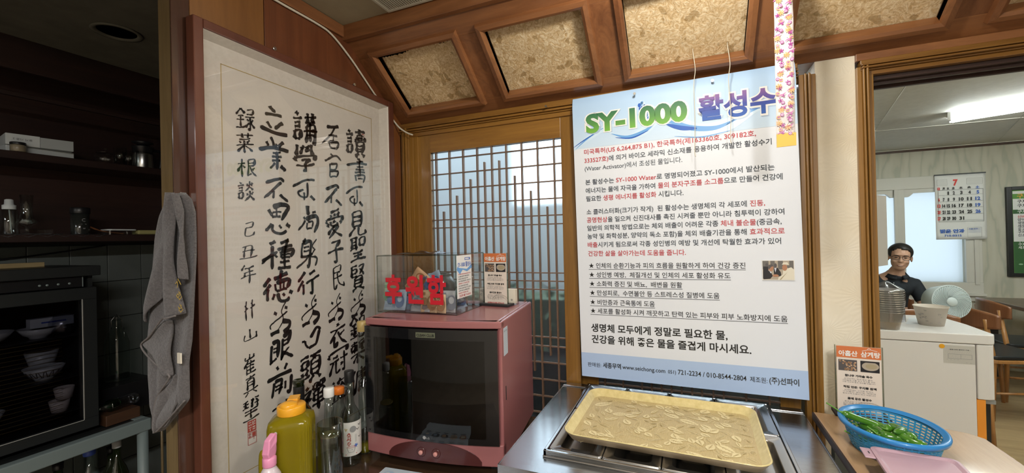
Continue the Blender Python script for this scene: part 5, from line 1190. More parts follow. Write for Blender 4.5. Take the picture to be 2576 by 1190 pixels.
# laminated menu sheet
ms = thing('menu_sheet', 'laminated menu sheet with round food pictures lying under the steriliser front', 'menu', (.300, -.500, .7462), .10)
MB().prism(rrect(0, .230, -.30, 0, .004, 3), 0, .001, 'menu_blue').build('sheet', None, ms) if plain('menu_blue', (.52, .60, .68), .2, coat=.4) else 0
mb = MB(); rnd = random.Random(6)
for i in range(5):
    for j in range(4):
        cx, cy = .030+i*.043, -.030-j*.06; c_ = ['photo_skin', 'water_mid', 'photo_suit', 'photo_hair', 'chips_0'][(i+j*2) % 5]
        flat(mb, (0, 0, .0012), (1, 0, 0), (0, 1, 0), ell(cx, cy, .017, .015, 22), c_ if i else 'note_blue', .0002); flat(mb, (0, 0, .0012), (1, 0, 0), (0, 1, 0), ell(cx-.002, cy-.002, .010, .008, 14), ['photo_cream', 'note_blue', 'chips_0', 'photo_stone', 'photo_cream'][i], .0004)
        band(mb, (0, 0, .0012), (1, 0, 0), (0, 1, 0), [(cx-.012, cy-.022), (cx+.012, cy-.022)], .003, 'print_dark')
mb.build('food_pictures', None, ms)
# ================================================================ THE DARK ALCOVE
# tiled wall, each visible tile its own piece
tw_ = thing('wall_alcove_tiles', None, None); struct(tw_)
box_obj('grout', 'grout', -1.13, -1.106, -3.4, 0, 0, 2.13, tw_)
th, tww = .1525, .1165; tile0 = None
for r_ in range(7):
    for c_ in range(9):
        y0 = -.657-tww*(c_-3); z0 = 1.279-.1525*(r_-1)-.1525
        if y0 < -1.35: continue
        if tile0 is None:
            tile0 = MB().box(0, .007, -tww/2+.0012, tww/2-.0012, -th/2+.0012, th/2-.0012).build('tile', 'tile_grey', tw_, .0012); t_o = tile0
        else: t_o = tile0.copy(); COL.objects.link(t_o)
        t_o.location = (-1.106, y0-tww/2, z0+th/2)
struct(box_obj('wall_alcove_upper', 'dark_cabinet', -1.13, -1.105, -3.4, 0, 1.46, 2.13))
sh = thing('wall_shelves', 'dark brown wooden wall shelves in the unlit alcove', 'shelf')
box_obj('back_panel', 'dark_cabinet', -1.104, -1.095, -1.6, -.30, 1.44, 2.13, sh)
for z in (1.722, 1.445): box_obj('shelf_board', 'dark_cabinet', -1.095, -.900, -1.6, -.30, z, z+.026, sh, .002)
box_obj('side_panel', 'dark_cabinet', -1.095, -.905, -.32, -.30, 1.445, 2.13, sh, .001); box_obj('side_panel', 'dark_cabinet', -1.095, -.905, -1.6, -1.58, 1.445, 2.13, sh, .001)
box_obj('fascia', 'dark_cabinet', -.915, -.898, -1.6, -.30, 2.02, 2.13, sh, .002); box_obj('fascia_strip', 'dark_cabinet', -.91, -.892, -1.6, -.30, 1.93, 1.945, sh, .003)
ZS, ZL = 1.7485, 1.4715
mb = MB(); mb.grid(40, 4, lambda u, v: Vector((-.93+.032*v if v < .9 else -.8985, -.98+.36*u, ZL+.0012+(.003*math.sin(u*40+v*3)*v if v < .9 else -.006-.004*math.sin(u*50)))), 'foil')
tag(mb.build('foil_sheet', None, None, solid=.0004), 'crinkled foil sheet lining the lower shelf edge', 'foil')
# white cartons
def carton(label, loc, rz, w, d, h, lines):
    o = thing('carton', label, 'box', loc, rz); box_obj('box_body', 'white_card', 0, w, 0, d, 0, h, o, .001)
    text('box_print', o, (w+.0003, .0, 0), (0, 1, 0), (0, 0, 1), lines)
    return o
c1 = carton('white flat carton lying below on the upper shelf', (-1.055, -.868, ZS), .0, .115, .168, .024, [('2 용기', .012, .004, .010, .026, 'photo_hair'), ('■ ■ ■', .012, .014, .007, .026, 'photo_hair')])
c2 = carton('white carton with small upside-down print lying on top of the other carton', (-1.05, -.852, ZS+.0245), -.16, .12, .078, .038, [('용기 기준 2', .060, .024, -.008, -.044, 'photo_hair')])
box_obj('box_end', 'white_card_warm2', .002, .119, .0785, .160, .0, .036, c2, .001) if plain('white_card_warm2', (.40, .43, .43), .6) else 0
j = thing('lidded_jar', 'small glass jar with black lid in front of the white cartons', 'jar', (-.915, -.848, ZS))
MB().lathe([(.017, 0), (.0185, .002), (.0185, .020), (.016, .024)], 'jar_content', 24).build('glass_body', None, j) if plain('jar_content', (.26, .22, .15), .3) else 0
MB().lathe([(.0185, .023), (.019, .024), (.019, .030), (.018, .0315), (0, .0315)], 'black', 24).build('screw_lid', None, j)
j = thing('glass_jar', 'low clear glass jar with a knobbed lid on the upper shelf', 'jar', (-.95, -.605, ZS))
MB().lathe([(0, .002), (.028, 0), (.033, .01), (.033, .03), (.026, .042)], 'clear_glass', 28).build('glass_body', None, j); MB().lathe([(.028, .042), (.026, .047), (.008, .052), (.004, .055), (.007, .062), (0, .065)], 'clear_glass', 28).build('lid', None, j)
for i, (y, x, h, lb) in enumerate(((-.556, -.955, .075, 'clear tumbler next to the glass jar on the upper shelf'), (-.536, -.935, .060, 'small clear glass beside the steel coffee pot'))):
    tag(MB().lathe([(0, .004), (.018, 0), (.021, h), (.0198, h), (.017, .006), (0, .006)], 'clear_glass', 24).build('drinking_glass', None, None, loc=(x, y, ZS)), lb, 'glass')
cp = thing('coffee_pot', 'steel carafe with black collar, lid and handle on the upper shelf', 'coffee pot', (-.955, -.480, ZS))
MB().lathe([(0, 0), (.034, 0), (.035, .003), (.032, .058), (.030, .066)], 'steel', 36).build('body', None, cp)
MB().lathe([(.031, .066), (.034, .068), (.033, .084), (.036, .088), (.036, .092), (.030, .093), (0, .093)], 'black', 36).build('collar', None, cp)
MB().lathe([(.016, .093), (.020, .100), (.036, .108), (.035, .111), (0, .113)], 'black', 32).build('lid', None, cp)
MB().tube(smooth_path([(.0, .032, .082), (.0, .060, .082), (0, .068, .070), (0, .066, .040), (0, .062, .008)]), .0065, 'black', 8).build('handle', None, cp)
sb_ = thing('pump_bottle', 'clear spray bottle with white collar on the lower shelf', 'bottle', (-.93, -.866, ZL))
MB().lathe([(0, .002), (.018, 0), (.0195, .003), (.0195, .080), (.016, .084)], 'bottle_glass', 24).build('body', None, sb_)
MB().lathe([(.0155, .084), (.016, .085), (.016, .098), (.011, .100), (.010, .116), (.006, .118), (0, .118)], 'white_card', 24).build('pump_head', None, sb_)
MB().tube([(0, 0, .084), (.003, .004, .004)], .0016, 'white_card', 6).build('dip_tube', None, sb_)
tag(MB().lathe([(.0, .0), (.020, 0), (.021, .002), (.005, .006), (.004, .018), (.008, .026), (.028, .040), (.018, .052), (.014, .080), (.017, .135), (.0162, .135), (.013, .080), (.017, .054), (.024, .042), (0, .034)], 'clear_glass', 32).build('stem_glass', None, None, loc=(-.925, -.828, ZL)), 'tall clear curved stem glass on the lower shelf', 'glass')
cc = thing('clear_case', 'flat clear plastic case lying on the lower shelf', 'case', (-.955, -.825, ZL)); MB().box(-.03, .03, 0, .062, 0, .020).build('case_body', 'acrylic', cc, .002); box_obj('lining', 'foil', -.026, .026, .004, .058, .001, .004, cc)
cn = thing('coffee_jar', 'dark round jar with black lid standing on the lower shelf', 'jar', (-.935, -.688, ZL))
MB().lathe([(0, 0), (.025, 0), (.026, .002), (.026, .078)], 'jar_dark', 28).build('body', None, cn) if plain('jar_dark', (.02, .022, .02), .15, coat=.5) else 0
MB().lathe([(.027, .078), (.0275, .079), (.0275, .098), (.026, .100), (0, .100)], 'black', 28).build('lid', None, cn)
text('jar_print', cn, (.0262, -.012, 0), (0, 1, 0), (0, 0, 1), [('C', .006, .048, .016, .010, 'print_grey'), ('- -', .003, .036, .010, .016, 'print_grey'), ('w', .008, .020, .010, .008, 'print_grey')], .001)
tg = thing('tongs', 'brown handled tongs lying raised on the lower shelf', 'tongs', (0, 0, 0)); MB().tube(smooth_path([(-.93, -.672, ZL+.034), (-.93, -.640, ZL+.018), (-.93, -.61, ZL+.010), (-.93, -.56, ZL+.004)]), [.003]*6+[.0022]*6+[.0015]*7, 'chair_wood_dark', 7).build('arm', None, tg)
fc = thing('food_container', 'flat clear food box with white lid on the lower shelf', 'food box', (-.94, -.572, ZL)); MB().prism(rrect(-.03, .03, -.045, .045, .012, 4), .0, .016, 'clear_glass').build('tub', None, fc); MB().prism(rrect(-.032, .032, -.047, .047, .013, 4), .016, .021, 'white_card').build('lid', None, fc, .001)
tag(box_obj('folded_cloth', 'cloth_yellow', -.96, -.91, -.522, -.45, ZL, ZL+.018, None, .005) if plain('cloth_yellow', (.34, .31, .12), .8) else 0, 'folded yellow cloth on the lower shelf beside the towel', 'cloth')
cab = MB(); cab.tube(smooth_path([(-1.095, -1.2, 1.40), (-1.09, -.95, 1.385), (-1.09, -.80, 1.392), (-1.092, -.55, 1.43)]), .003); tag(cab.build('cable', 'black'), 'thin black cable sagging along the tiles under the shelves', 'cable')

# grey rack
rk = thing('metal_rack', 'grey painted metal rack frame holding the black steriliser cabinet', 'rack')
MB().box(-.735, -.700, -1.5, -.592, .745, .788).build('rail', 'grey_paint', rk, .004)
MB().box(-1.09, -.735, -.628, -.592, .745, .788).build('rail', 'grey_paint', rk, .004)
box_obj('shelf_plate', 'dark_paint', -1.095, -.735, -1.5, -.628, .770, .786, rk)
for x in (-.718, -1.07): MB().tube([(x, -.612, 0), (x, -.612, .745)], .0165, 'grey_paint', 14).build('leg', None, rk)
MB().tube([(-.718, -1.46, 0), (-.718, -1.46, .745)], .0165, 'grey_paint', 14).build('leg', None, rk)
box_obj('lower_plate', 'dark_paint', -1.09, -.73, -1.48, -.62, .40, .415, rk)
def cbt(nm, lab, x, y, z, h, r, mat, capm, lbl=None, parts=True):
    o = thing('bottle' if nm is None else nm, lab, 'bottle', (x, y, z)); MB().lathe([(0, .003), (r*.95, 0), (r, .004), (r, h*.58), (r*.8, h*.66), (r*.36, h*.76), (r*.34, h*.93)], mat, 24).build('glass_body', None, o)
    MB().lathe([(r*.4, h*.91), (r*.42, h*.92), (r*.42, h), (0, h)], capm, 20).build('cap', None, o)
    if lbl: MB().lathe([(r*1.01, h*.18), (r*1.01, h*.45)], lbl, 24).build('label_band', None, o)
plain('cap_blue', (.05, .10, .45), .4); plain('band_white', (.42, .42, .42), .6)
cbt('spirit_bottle', 'clear bottle with blue neck under the grey rack', -.80, -.728, .4155, .31, .040, 'bottle_glass', 'cap_blue', 'band_white')
cbt('beer_bottle', 'dark green bottle with white neck tag under the grey rack', -.80, -.652, .4155, .30, .032, 'dark_green_glass', 'band_white')
cbt('beer_bottle', 'dark bottle at the left under the grey rack', -.82, -.80, .4155, .29, .033, 'dark_green_glass', 'black')
cbt('beer_bottle', 'dark bottle farthest right under the grey rack', -.87, -.640, .4155, .26, .028, 'dark_green_glass', 'black')
# black steriliser cabinet on the rack
sc2 = thing('cup_steriliser', 'black glass-door steriliser cabinet full of bowls in the alcove', 'steriliser', (0, 0, 0))
X0, X1, Y0, Y1, Z0_, Z1_ = -1.08, -.775, -1.36, -.722, .800, 1.345
box_obj('base', 'dark_paint', X0, X1, Y0, Y1, Z0_, Z0_+.03, sc2, .002); box_obj('top_cap', 'dark_paint', X0, X1+.03, Y0, Y1+.012, 1.326, 1.360, sc2, .003); box_obj('side', 'dark_paint', X0, X1, Y1-.012, Y1, Z0_+.03, 1.326, sc2)
box_obj('side', 'dark_paint', X0, X1, Y0, Y0+.012, Z0_+.03, 1.326, sc2); box_obj('back', 'dark_paint', X0, X0+.012, Y0+.012, Y1-.012, Z0_+.03, 1.326, sc2)
cpn = box_obj('control_panel', 'black', X1-.004, X1+.012, Y0+.01, -.752, 1.290, 1.324, sc2, .001); box_obj('panel_edge', 'grey_paint', X1+.010, X1+.0135, -.753, -.751, 1.290, 1.324, sc2)
for y in (-.855, -.838, -.812, -.785): MB().lathe([(.0035, 0), (.0035, .002), (0, .002)], 'grey_paint', 12, T=lambda v, y=y: Vector((X1+.012+v.z, y+v.x, 1.304+v.y))).build('control_button', None, cpn)
dm = MB(); xs_ = X1, X1+.022
dm.box(*xs_, Y0, Y1+.003, 1.246, 1.286).box(*xs_, Y0, Y1+.003, .805, .840).box(*xs_, -.757, Y1+.003, .84, 1.246).box(*xs_, Y0, Y0+.035, .84, 1.246)
dd = dm.build('door_frame', 'dark_paint', sc2, .002)
box_obj('door_glass', 'tint_glass', X1+.008, X1+.012, Y0+.035, -.757, .84, 1.246, dd) if glass('tint_glass', (.60, .60, .64), .02, .0) else 0
mb = MB(); mb.box(X1+.0215, X1+.0232, -.7585, -.7575, .838, 1.248).box(X1+.0215, X1+.0232, Y0+.03, -.7575, .838, .839); mb.build('bright_edge', 'white_trim', dd)
for zz in (1.125, .985, .87):
    wr = MB(); wr.box(-1.06, -.80, Y0+.02, -.75, zz-.003, zz)
    wr.build('rack_shelf', 'dark_paint', sc2)
wr = MB()
for k in range(20): wr.tube([(-.792, Y0+.02, .86+k*.0135), (-.792, -.795, .86+k*.0135)], .0008, n=4)
wo = wr.build('wire_guard', 'gold_line', sc2); wo['kind'] = 'stuff'
plain('bowl_white', (.62, .64, .60), .3, coat=.4)
def bowl(lab, x, y, z, r, h, deco=False):
    o = thing('porcelain_bowl', lab, 'bowl', (x, y, z)); MB().lathe([(r*.42, 0), (r*.45, .006), (r*.7, h*.4), (r, h), (r*.96, h), (r*.66, h*.45), (r*.3, .010), (0, .010)], 'bowl_white', 32).build('body', None, o)
    if deco:
        mb = MB()
        for k in range(16):
            a = 2*math.pi*k/16; mb.tube([(r*.66*math.cos(a), r*.66*math.sin(a), h*.33), (r*.89*math.cos(a+.05), r*.89*math.sin(a+.05), h*.74), (r*.90*math.cos(a+.15), r*.90*math.sin(a+.15), h*.78), (r*.66*math.cos(a+.3), r*.66*math.sin(a+.3), h*.33)], .0013, 'photo_grey', 4)
        mb.build('arch_pattern', None, o)
bowl('white bowl with dark arch pattern on the middle steriliser rack', -.84, -.822, .9855, .050, .044, True)
bowl('white bowl lying behind the patterned bowl', -.92, -.80, .9855, .042, .085)
bowl('wide white bowl at the left of the top steriliser rack', -.85, -.945, 1.1255, .060, .040)
bowl('second white bowl on the top steriliser rack', -.85, -.83, 1.1255, .050, .034)
bowl('white bowl at the left of the lower steriliser rack', -.84, -.955, .8705, .045, .05)
for i, (y, z) in enumerate(((-.79, .8705), (-.775, .9105))): tag(MB().lathe([(.020, 0), (.026, .038), (.025, .038), (.019, .004), (0, .004)], 'cup_paper', 20).build('small_cup', None, None, loc=(-.83, -.790+.012*i, z)), ['small cup at the bottom right in the black steriliser', 'small cup stacked on the other at the bottom right'][i], 'cup')
lbx = thing('paper_box', 'long white printed box lying on the top steriliser rack', 'box', (-.86, -.855, 1.161)); box_obj('body', 'white_card', 0, .03, 0, .105, .0, .030, lbx, .001); mb = MB(); flat(mb, (.0304, 0, 0), (0, 1, 0), (0, 0, 1), [(.025, .013), (.085, .013), (.085, .018), (.025, .018)], 'cap_blue'); mb.build('print', None, lbx)
mb = MB(); mb.lathe([(0, 0), (.025, .003), (.038, .02), (.036, .05), (.02, .07), (0, .075)], 'poly_bag', 20); tag(mb.build('net_bag', None, None, loc=(-.83, -.778, 1.1262)), 'pale netted bag at the right of the top steriliser rack', 'bag')
tag(box_obj('wood_slat', 'scrap_wood', -.93, -.895, -1.25, -.797, 1.3605, 1.376, None, .001), 'light wooden slat lying on top of the black steriliser', 'slat')
wood('block_wood', (.05, .022, .010), (.10, .045, .020), 'Y', 8, .5, .1)
# things right of the cabinet
tag(box_obj('wooden_box', 'block_wood', -.83, -.755, -.700, -.600, .7885, .826, None, .002), 'small brown wooden block on the grey rack', 'wooden block')
pb = thing('plastic_bottle', 'clear plastic bottle with green label lying on the wooden block', 'bottle', (-.800, -.640, .848)); pb.rotation_euler = (math.radians(-90), 0, math.radians(8))
MB().lathe([(.004, .058), (.016, .056), (.020, .048), (.020, .044), (.0208, .030), (.0205, .0), (.0195, -.03), (.012, -.05), (.006, -.06), (.006, -.07)], 'poly_bag', 28).build('body', None, pb)
MB().lathe([(.0213, -.010), (.0215, -.012), (.0215, -.034), (.0205, -.036)], 'label_green', 28).build('label_band', None, pb) if plain('green_band', (.05, .30, .13), .35) else 0
sw = thing('swing_top_bottle', 'clear swing-top glass bottle with wire clasp in front of the tiles', 'bottle', (-.95, -.580, .8955))
MB().lathe([(0, .003), (.036, 0), (.038, .004), (.038, .150), (.030, .180), (.016, .205), (.013, .235), (.015, .240)], 'bottle_glass', 28).build('glass_body', None, sw); MB().lathe([(.010, .236), (.014, .240), (.014, .252), (.006, .256), (0, .256)], 'clear_glass', 20).build('stopper', None, sw)
MB().tube([(0, -.016, .205), (0, -.017, .238), (0, 0, .260), (0, .017, .238), (0, .016, .205)], .0013, 'steel', 5).tube([(.012, .018, .205), (.026, .012, .170)], .0013, 'steel', 5).build('wire_clasp', None, sw)
tag(box_obj('black_crate', 'black', -1.05, -.86, -.700, -.50, .7885, .895, None, .003), 'black box behind the green-labelled bottle', 'box')
for i, (x, y) in enumerate(((-.80, -.510), (-.80, -.486))): tag(MB().tube([(x, y, .0), (x, y, .95)], .0045, 'post_light', 8).build('pipe', None), ['left thin pale pipe standing beyond the grey rack', 'right thin pale pipe standing beyond the grey rack'][i], 'pipe')
struct(MB().lathe([(.062, 0), (.066, -.004), (.056, -.006), (.050, .0), (.048, .02), (0, .02)], 'alcove_paint', 36).build('ceiling_downlight', None, None, loc=(-.568, -.732, 2.130)))
# towel on its hook
hk = thing('wall_hook', 'small metal hook screwed to the corner post', 'hook'); MB().box(.0042, .0068, -.872, -.858, 1.520, 1.552).build('plate', 'steel', hk); MB().tube(smooth_path([(.006, -.866, 1.530), (.035, -.885, 1.522), (.066, -.912, 1.524), (.074, -.916, 1.534)]), .0022, 'steel', 6).build('prong', None, hk)
tl = thing('hanging_towel', 'grey terry towel with gold lettering hanging from the post hook', 'towel')
def lerp(tab, z):
    if z >= tab[0][1]: return tab[0][0]
    for (p_, a), (q, b) in zip(tab, tab[1:]):
        if z >= b: k = (a-z)/(a-b); return p_+(q-p_)*k
    return tab[-1][0]
def cloth(left, right, ztop, zl, zr, y0, amp, freq, ph, nu=40, nv=64, name='fold'):
    """cloth between two borders given as (X, z) points measured on the towel"""
    mb = MB()
    def fn(u, v):
        z = ztop+(zl+(zr-zl)*u-ztop)*v; x = lerp(left, z)*(1-u)+lerp(right, z)*u; edge = math.sin(math.pi*u)**.5
        return Vector((x, y0-amp*(.5+.5*math.sin(freq*u*(.7+.5*v)+ph))*edge*min(1, .35+1.2*v)-.004*math.sin(7*v+4*u), z))
    mb.grid(nu, nv, fn, 'towel_grey'); return mb.build(name, None, tl, solid=.005)
TL = [(.060, 1.541), (.046, 1.530), (.02, 1.494), (-.002, 1.439), (-.033, 1.346), (-.056, 1.269), (-.075, 1.192), (-.071, 1.106), (-.057, 1.041), (-.021, .983)]
TR = [(.082, 1.541), (.100, 1.530), (.112, 1.499), (.115, 1.401), (.114, 1.295), (.113, 1.259), (.107, 1.205), (.092, 1.155), (.084, 1.069), (-.019, .983)]
cloth(TL, TR, 1.541, .983, .983, -.905, .016, 13, .8, 56, 90)
cloth([(.064, 1.541), (.052, 1.474), (.046, 1.403), (.055, 1.349), (.059, 1.262)], [(.082, 1.541), (.086, 1.473), (.087, 1.394), (.096, 1.332), (.108, 1.289), (.113, 1.272)], 1.541, 1.262, 1.270, -.928, .014, 3.4, -.3, 24)
cloth([(.080, 1.538), (.094, 1.50), (.102, 1.437), (.106, 1.367), (.109, 1.33)], [(.090, 1.538), (.108, 1.50), (.118, 1.437), (.118, 1.367), (.117, 1.33)], 1.538, 1.352, 1.345, -.924, .008, 3, 0, 12)
cloth([(.052, 1.535), (.018, 1.49), (-.004, 1.439), (-.020, 1.39), (-.034, 1.34), (-.050, 1.28)], [(.062, 1.535), (.050, 1.49), (.040, 1.439), (.032, 1.39), (.020, 1.34), (.0, 1.28)], 1.538, 1.24, 1.30, -.916, .010, 3, .2, 16)
cloth([(.050, 1.252), (-.052, 1.188), (.056, 1.128)], [(.062, 1.256), (.062, 1.188), (.060, 1.128)], 1.252, 1.130, 1.126, -.926, .008, 3, 1, 20, 30)
cloth([(.056, 1.128), (.050, 1.112), (.0, 1.071), (-.022, 1.013), (-.010, .995)], [(.060, 1.128), (.062, 1.10), (.062, 1.06), (.030, 1.02), (-.005, .99)], 1.126, .995, .995, -.914, .004, 3, 1, 20, 30)
for pts in ([(.108, -.942, 1.268), (.085, -.948, 1.262), (.061, -.945, 1.257), (.0, -.938, 1.214), (-.054, -.928, 1.186), (.0, -.934, 1.158), (.056, -.932, 1.132), (.054, -.930, 1.118), (.002, -.926, 1.071), (-.024, -.922, 1.013), (-.021, -.920, .984), (.03, -.918, 1.022), (.084, -.914, 1.069)],):
    MB().tube(smooth_path(pts, 6), .0021, 'towel_hem', 8).build('hem', None, tl)
text('gold_lettering', tl, (.104, -.936, 1.338), (.75, 0, .66), (-.66, 0, .75), [('기', -.006, -.010, .018, .017, 'thread_gold', .02)], 0)
text('gold_lettering', tl, (.108, -.936, 1.312), (.75, 0, .66), (-.66, 0, .75), [('만', -.006, -.010, .018, .017, 'thread_gold', .02)], 0)
text('gold_lettering', tl, (.111, -.936, 1.284), (.75, 0, .66), (-.66, 0, .75), [('산', -.006, -.010, .018, .017, 'thread_gold', .02)], 0)
MB().box(.088, .102, -.930, -.927, 1.158, 1.182).build('care_tag', 'white_card_warm', tl, .001)

# ceiling air vent
vt = thing('ceiling_vent', 'white plastic ceiling grille with round dark fan opening by the soffit', 'vent', (.222, -.342, 2.21))
mb = MB(); w = .30; mb.box(0, w, -w, -w+.012, -.010, 0).box(0, w, -.012, 0, -.010, 0).box(0, .012, -w+.012, -.012, -.010, 0).box(w-.012, w, -w+.012, -.012, -.010, 0); mb.build('rim', 'vent_plastic', vt, .002) if plain('vent_plastic', (.40, .37, .29), .5) else 0
box_obj('plate', 'vent_plastic', .012, w-.012, -w+.012, -.012, -.004, 0, vt)
for k in range(34):
    x = .014+k*.0082; box_obj('slat', 'vent_plastic', x, x+.0035, -w+.012, -.012, -.009, -.004, vt)
MB().lathe([(0, -.0100), (.10, -.0100), (.10, -.0095)], 'dark_paint', 40, c=(w/2, -w/2, 0)).build('fan_opening', None, vt)
bl = thing('ceiling_bulb', 'round warm ceiling lamp above the poster', 'lamp', (1.16, -.62, 2.21)); MB().lathe([(.05, 0), (.05, -.02), (.03, -.03), (.03, -.05)], 'white_plastic', 24).build('socket', None, bl)
# ================================================================ THE DINING ROOM BEHIND
def emit(name, col, st_): m, nt, b = nmat(name); setb(b, (1, 1, 1), .5, emis=(col, st_))
emit('tube_glow', (.92, 1, .96), 52)
def tubes(label, x, y, rz, L=1.2):
    o = thing('tube_light', label, 'ceiling light', (x, y, 2.2615), rz)
    box_obj('housing', 'white_plastic', 0, L, -.045, .045, -.030, 0, o, .004)
    for yy in (-.060, .060):
        MB().tube([(.03, yy, -.042), (L-.03, yy, -.042)], .014, 'tube_glow', 12).build('tube', None, o)
        for xx in (.012, L-.03): box_obj('tube_socket', 'white_plastic', xx, xx+.018, yy-.018, yy+.018, -.060, -.0, o, .002)
    return o
tubes('glowing twin tube lamp on the dining room ceiling', 2.93, 2.60, math.radians(-28))
tubes('added second twin tube lamp, out of view farther right on the dining room ceiling', 4.9, 1.4, math.radians(-28))  # fixture added out of view to help light the dining room
tubes('added unseen twin tube lamp on the dining room ceiling just behind the opening header', 2.5, .62, math.radians(0))  # fixture added out of sight to brighten the near face of the cooler
# refrigerator-like white counter appliance
fr = thing('white_cooler', 'white waist-high cooler cabinet with orange lower trim behind the opening', 'cooler')
FX0, FX1, FYa, FYb = 1.86, 2.548, 1.512, 2.085
box_obj('body', 'appliance_white', FX0, FX1, FYa, FYb, .02, .795, fr, .003)
mb = MB(); pts = [(FX0-.002, FYa-.003), (2.60, FYa-.003), (2.625, FYa+.006), (2.640, FYa+.035), (2.655, FYa+.30), (2.645, FYb-.03), (2.61, FYb+.003), (FX0-.002, FYb+.003)]
mb.prism(pts, .798, .850); mb.build('top', 'appliance_white', fr, .006, seg=3)
mb = MB(); pts = [(2.553, FYa-.001), (2.60, FYa-.001), (2.622, FYa+.008), (2.636, FYa+.036), (2.650, FYa+.30), (2.640, FYb-.03), (2.606, FYb), (2.553, FYb)]
mb.prism(pts, .505, .795); mb.build('door', 'appliance_white', fr, .004)
box_obj('orange_trim', 'orange', 2.549, 2.584, FYa+.002, FYb-.01, .02, .503, fr); box_obj('grey_strip', 'grey_trim', 2.585, 2.628, FYa+.01, FYb-.02, .482, .503, fr) if plain('grey_trim', (.28, .28, .27), .5) else 0
box_obj('dark_recess', 'dark_paint', 2.585, 2.618, FYa+.035, FYb-.02, .02, .481, fr)
mb = MB(); mb.prism([(0, 0), (.03, 0), (0, .42)], 0, .02, 'chair_wood_dark', T=lambda v: Vector((2.65+v.x*3.2, 2.12+v.z, v.y))); tag(mb.build('wooden_wedge', None), 'brown wooden wedge board standing on the floor beside the cooler', 'board')
for (x, y) in ((1.9, 1.55), (2.5, 1.55), (1.9, 2.05), (2.5, 2.05)): MB().tube([(x, y, 0), (x, y, .02)], .02, 'black', 10).build('foot', None, fr)
stk = box_obj('sticker', 'sticker_warm', 2.418, 2.546, FYa-.0008, FYa, .688, .785, fr) if plain('sticker_warm', (.60, .57, .52), .5) else 0
text('sticker_print', stk, (2.418, FYa-.001, .785), (1, 0, 0), (0, 0, 1), [('- 물을 위한 활성수 기관 -', .020, -.024, .0055, .09, 'print_dark', .02)]+[('- - - - - - - - - - -', .008+.006*(i % 2), -.034-.0065*i, .0055, .10, 'print_grey') for i in range(2)]+[('- - -   - -', .02, -.058, .006, .07, 'print_grey'), ('- - - - -', .02, -.066, .006, .04, 'print_grey'), ('- - - -', .012, -.078, .006, .05, 'print_dark'), ('- -', .09, -.092, .006, .024, 'print_dark')], .0006)
mb = MB(); LO5 = (2.418, FYa-.001, .785)
for (a, b, c, d) in ((.018, .046, .116, .0475), (.018, .070, .116, .0715), (.018, .046, .0195, .071), (.1145, .046, .116, .071), (.070, .046, .0712, .071)): flat(mb, LO5, (1, 0, 0), (0, 0, 1), [(a, -b), (c, -b), (c, -d), (a, -d)], 'print_grey')
mb.build('sticker_table', None, stk)
mb = MB(); mb.lathe([(.012, 0), (.012, .0008)], 'cap_yellow', 20, T=lambda v: Vector((2.412+v.x, FYa-.001-v.z, .778+v.y))); mb.build('round_sticker', None, fr)
# paper bowls
def paper_bowl(o, z0, r0, r1, h, name='bowl'):
    return MB().lathe([(0, .004), (r0*.96, .004), (r0, 0), (r1, h-.002), (r1+.003, h-.003), (r1+.0035, h+.001), (r1, h+.001), (r0+.001, .006), (0, .006)], 'cup_paper', 40, c=(0, 0, z0)).build(name, None, o)
pb_ = thing('paper_bowl', 'single printed paper bowl standing on the white cooler', 'paper bowl', (2.466, 1.748, .850))
b_ = paper_bowl(pb_, 0, .056, .076, .112)
mb = MB(); rnd = random.Random(5); cy_ = MB()
for (u, v, s_) in ((-.042, .070, 1), (-.030, .050, 1.2), (-.05, .045, .8), (-.02, .030, .8), (.035, .072, .9), (.045, .055, .8), (.035, .022, .8), (-.028, .092, .8), (-.055, .065, .9), (0, .02, .6)):
    for k in range(4): a = k*1.57+rnd.random(); band(mb, (0, -.0, 0), (1, 0, 0), (0, 0, 1), [(u, v), (u+.006*s_*math.cos(a), v+.004*s_*math.sin(a)), (u+.011*s_*math.cos(a+.7), v+.006*s_*math.sin(a+.7))], [.0008, .003*s_, .0008], 'cup_print', 0)
band(mb, (0, 0, 0), (1, 0, 0), (0, 0, 1), [(-.055, .058), (-.02, .056)], .0016, 'photo_grey', 0)
for i, v in enumerate(mb.v):
    z = v[2]; R_b = .056+.020*z/.112+.0012; a = v[0]/R_b-.35; mb.v[i] = (R_b*math.sin(a), -R_b*math.cos(a), z)
mb.build('flower_print', None, b_)
for i in range(11):
    o = thing('paper_bowl', 'paper bowl in the bagged stack on the cooler, at the door casing', 'paper bowl', (2.200, 1.570, .8503+i*.0125), 0, 'paper bowls stacked in the plastic bag'); paper_bowl(o, 0, .052, .073, .10)
bg_ = MB(); bg_.grid(40, 26, lambda u, v: Vector(((.078+.006*math.sin(9*u*6.283+5*v)*(.3+v) if v < .8 else .078*(1-v)*5*.98)*math.cos(u*6.283), (.078+.006*math.sin(7*u*6.283+2*v)*(.3+v) if v < .8 else .078*(1-v)*5)*math.sin(u*6.283), .045+.225*v+.006*math.sin(5*u*6.283)*v)), 'poly_bag')
tag(bg_.build('plastic_bag', None, None, loc=(2.200, 1.570, .853)), 'crinkled clear plastic bag drawn over the stack of paper bowls', 'plastic bag')
tag(MB().prism([(0, 0), (.125, .012), (.22, .235), (.10, .225)], 0, .0012, 'bright_napkin').build('paper_sheet', None, None, loc=(2.345, 1.735, .8503)), 'bright white paper sheet lying on the cooler between the bowls', 'paper')
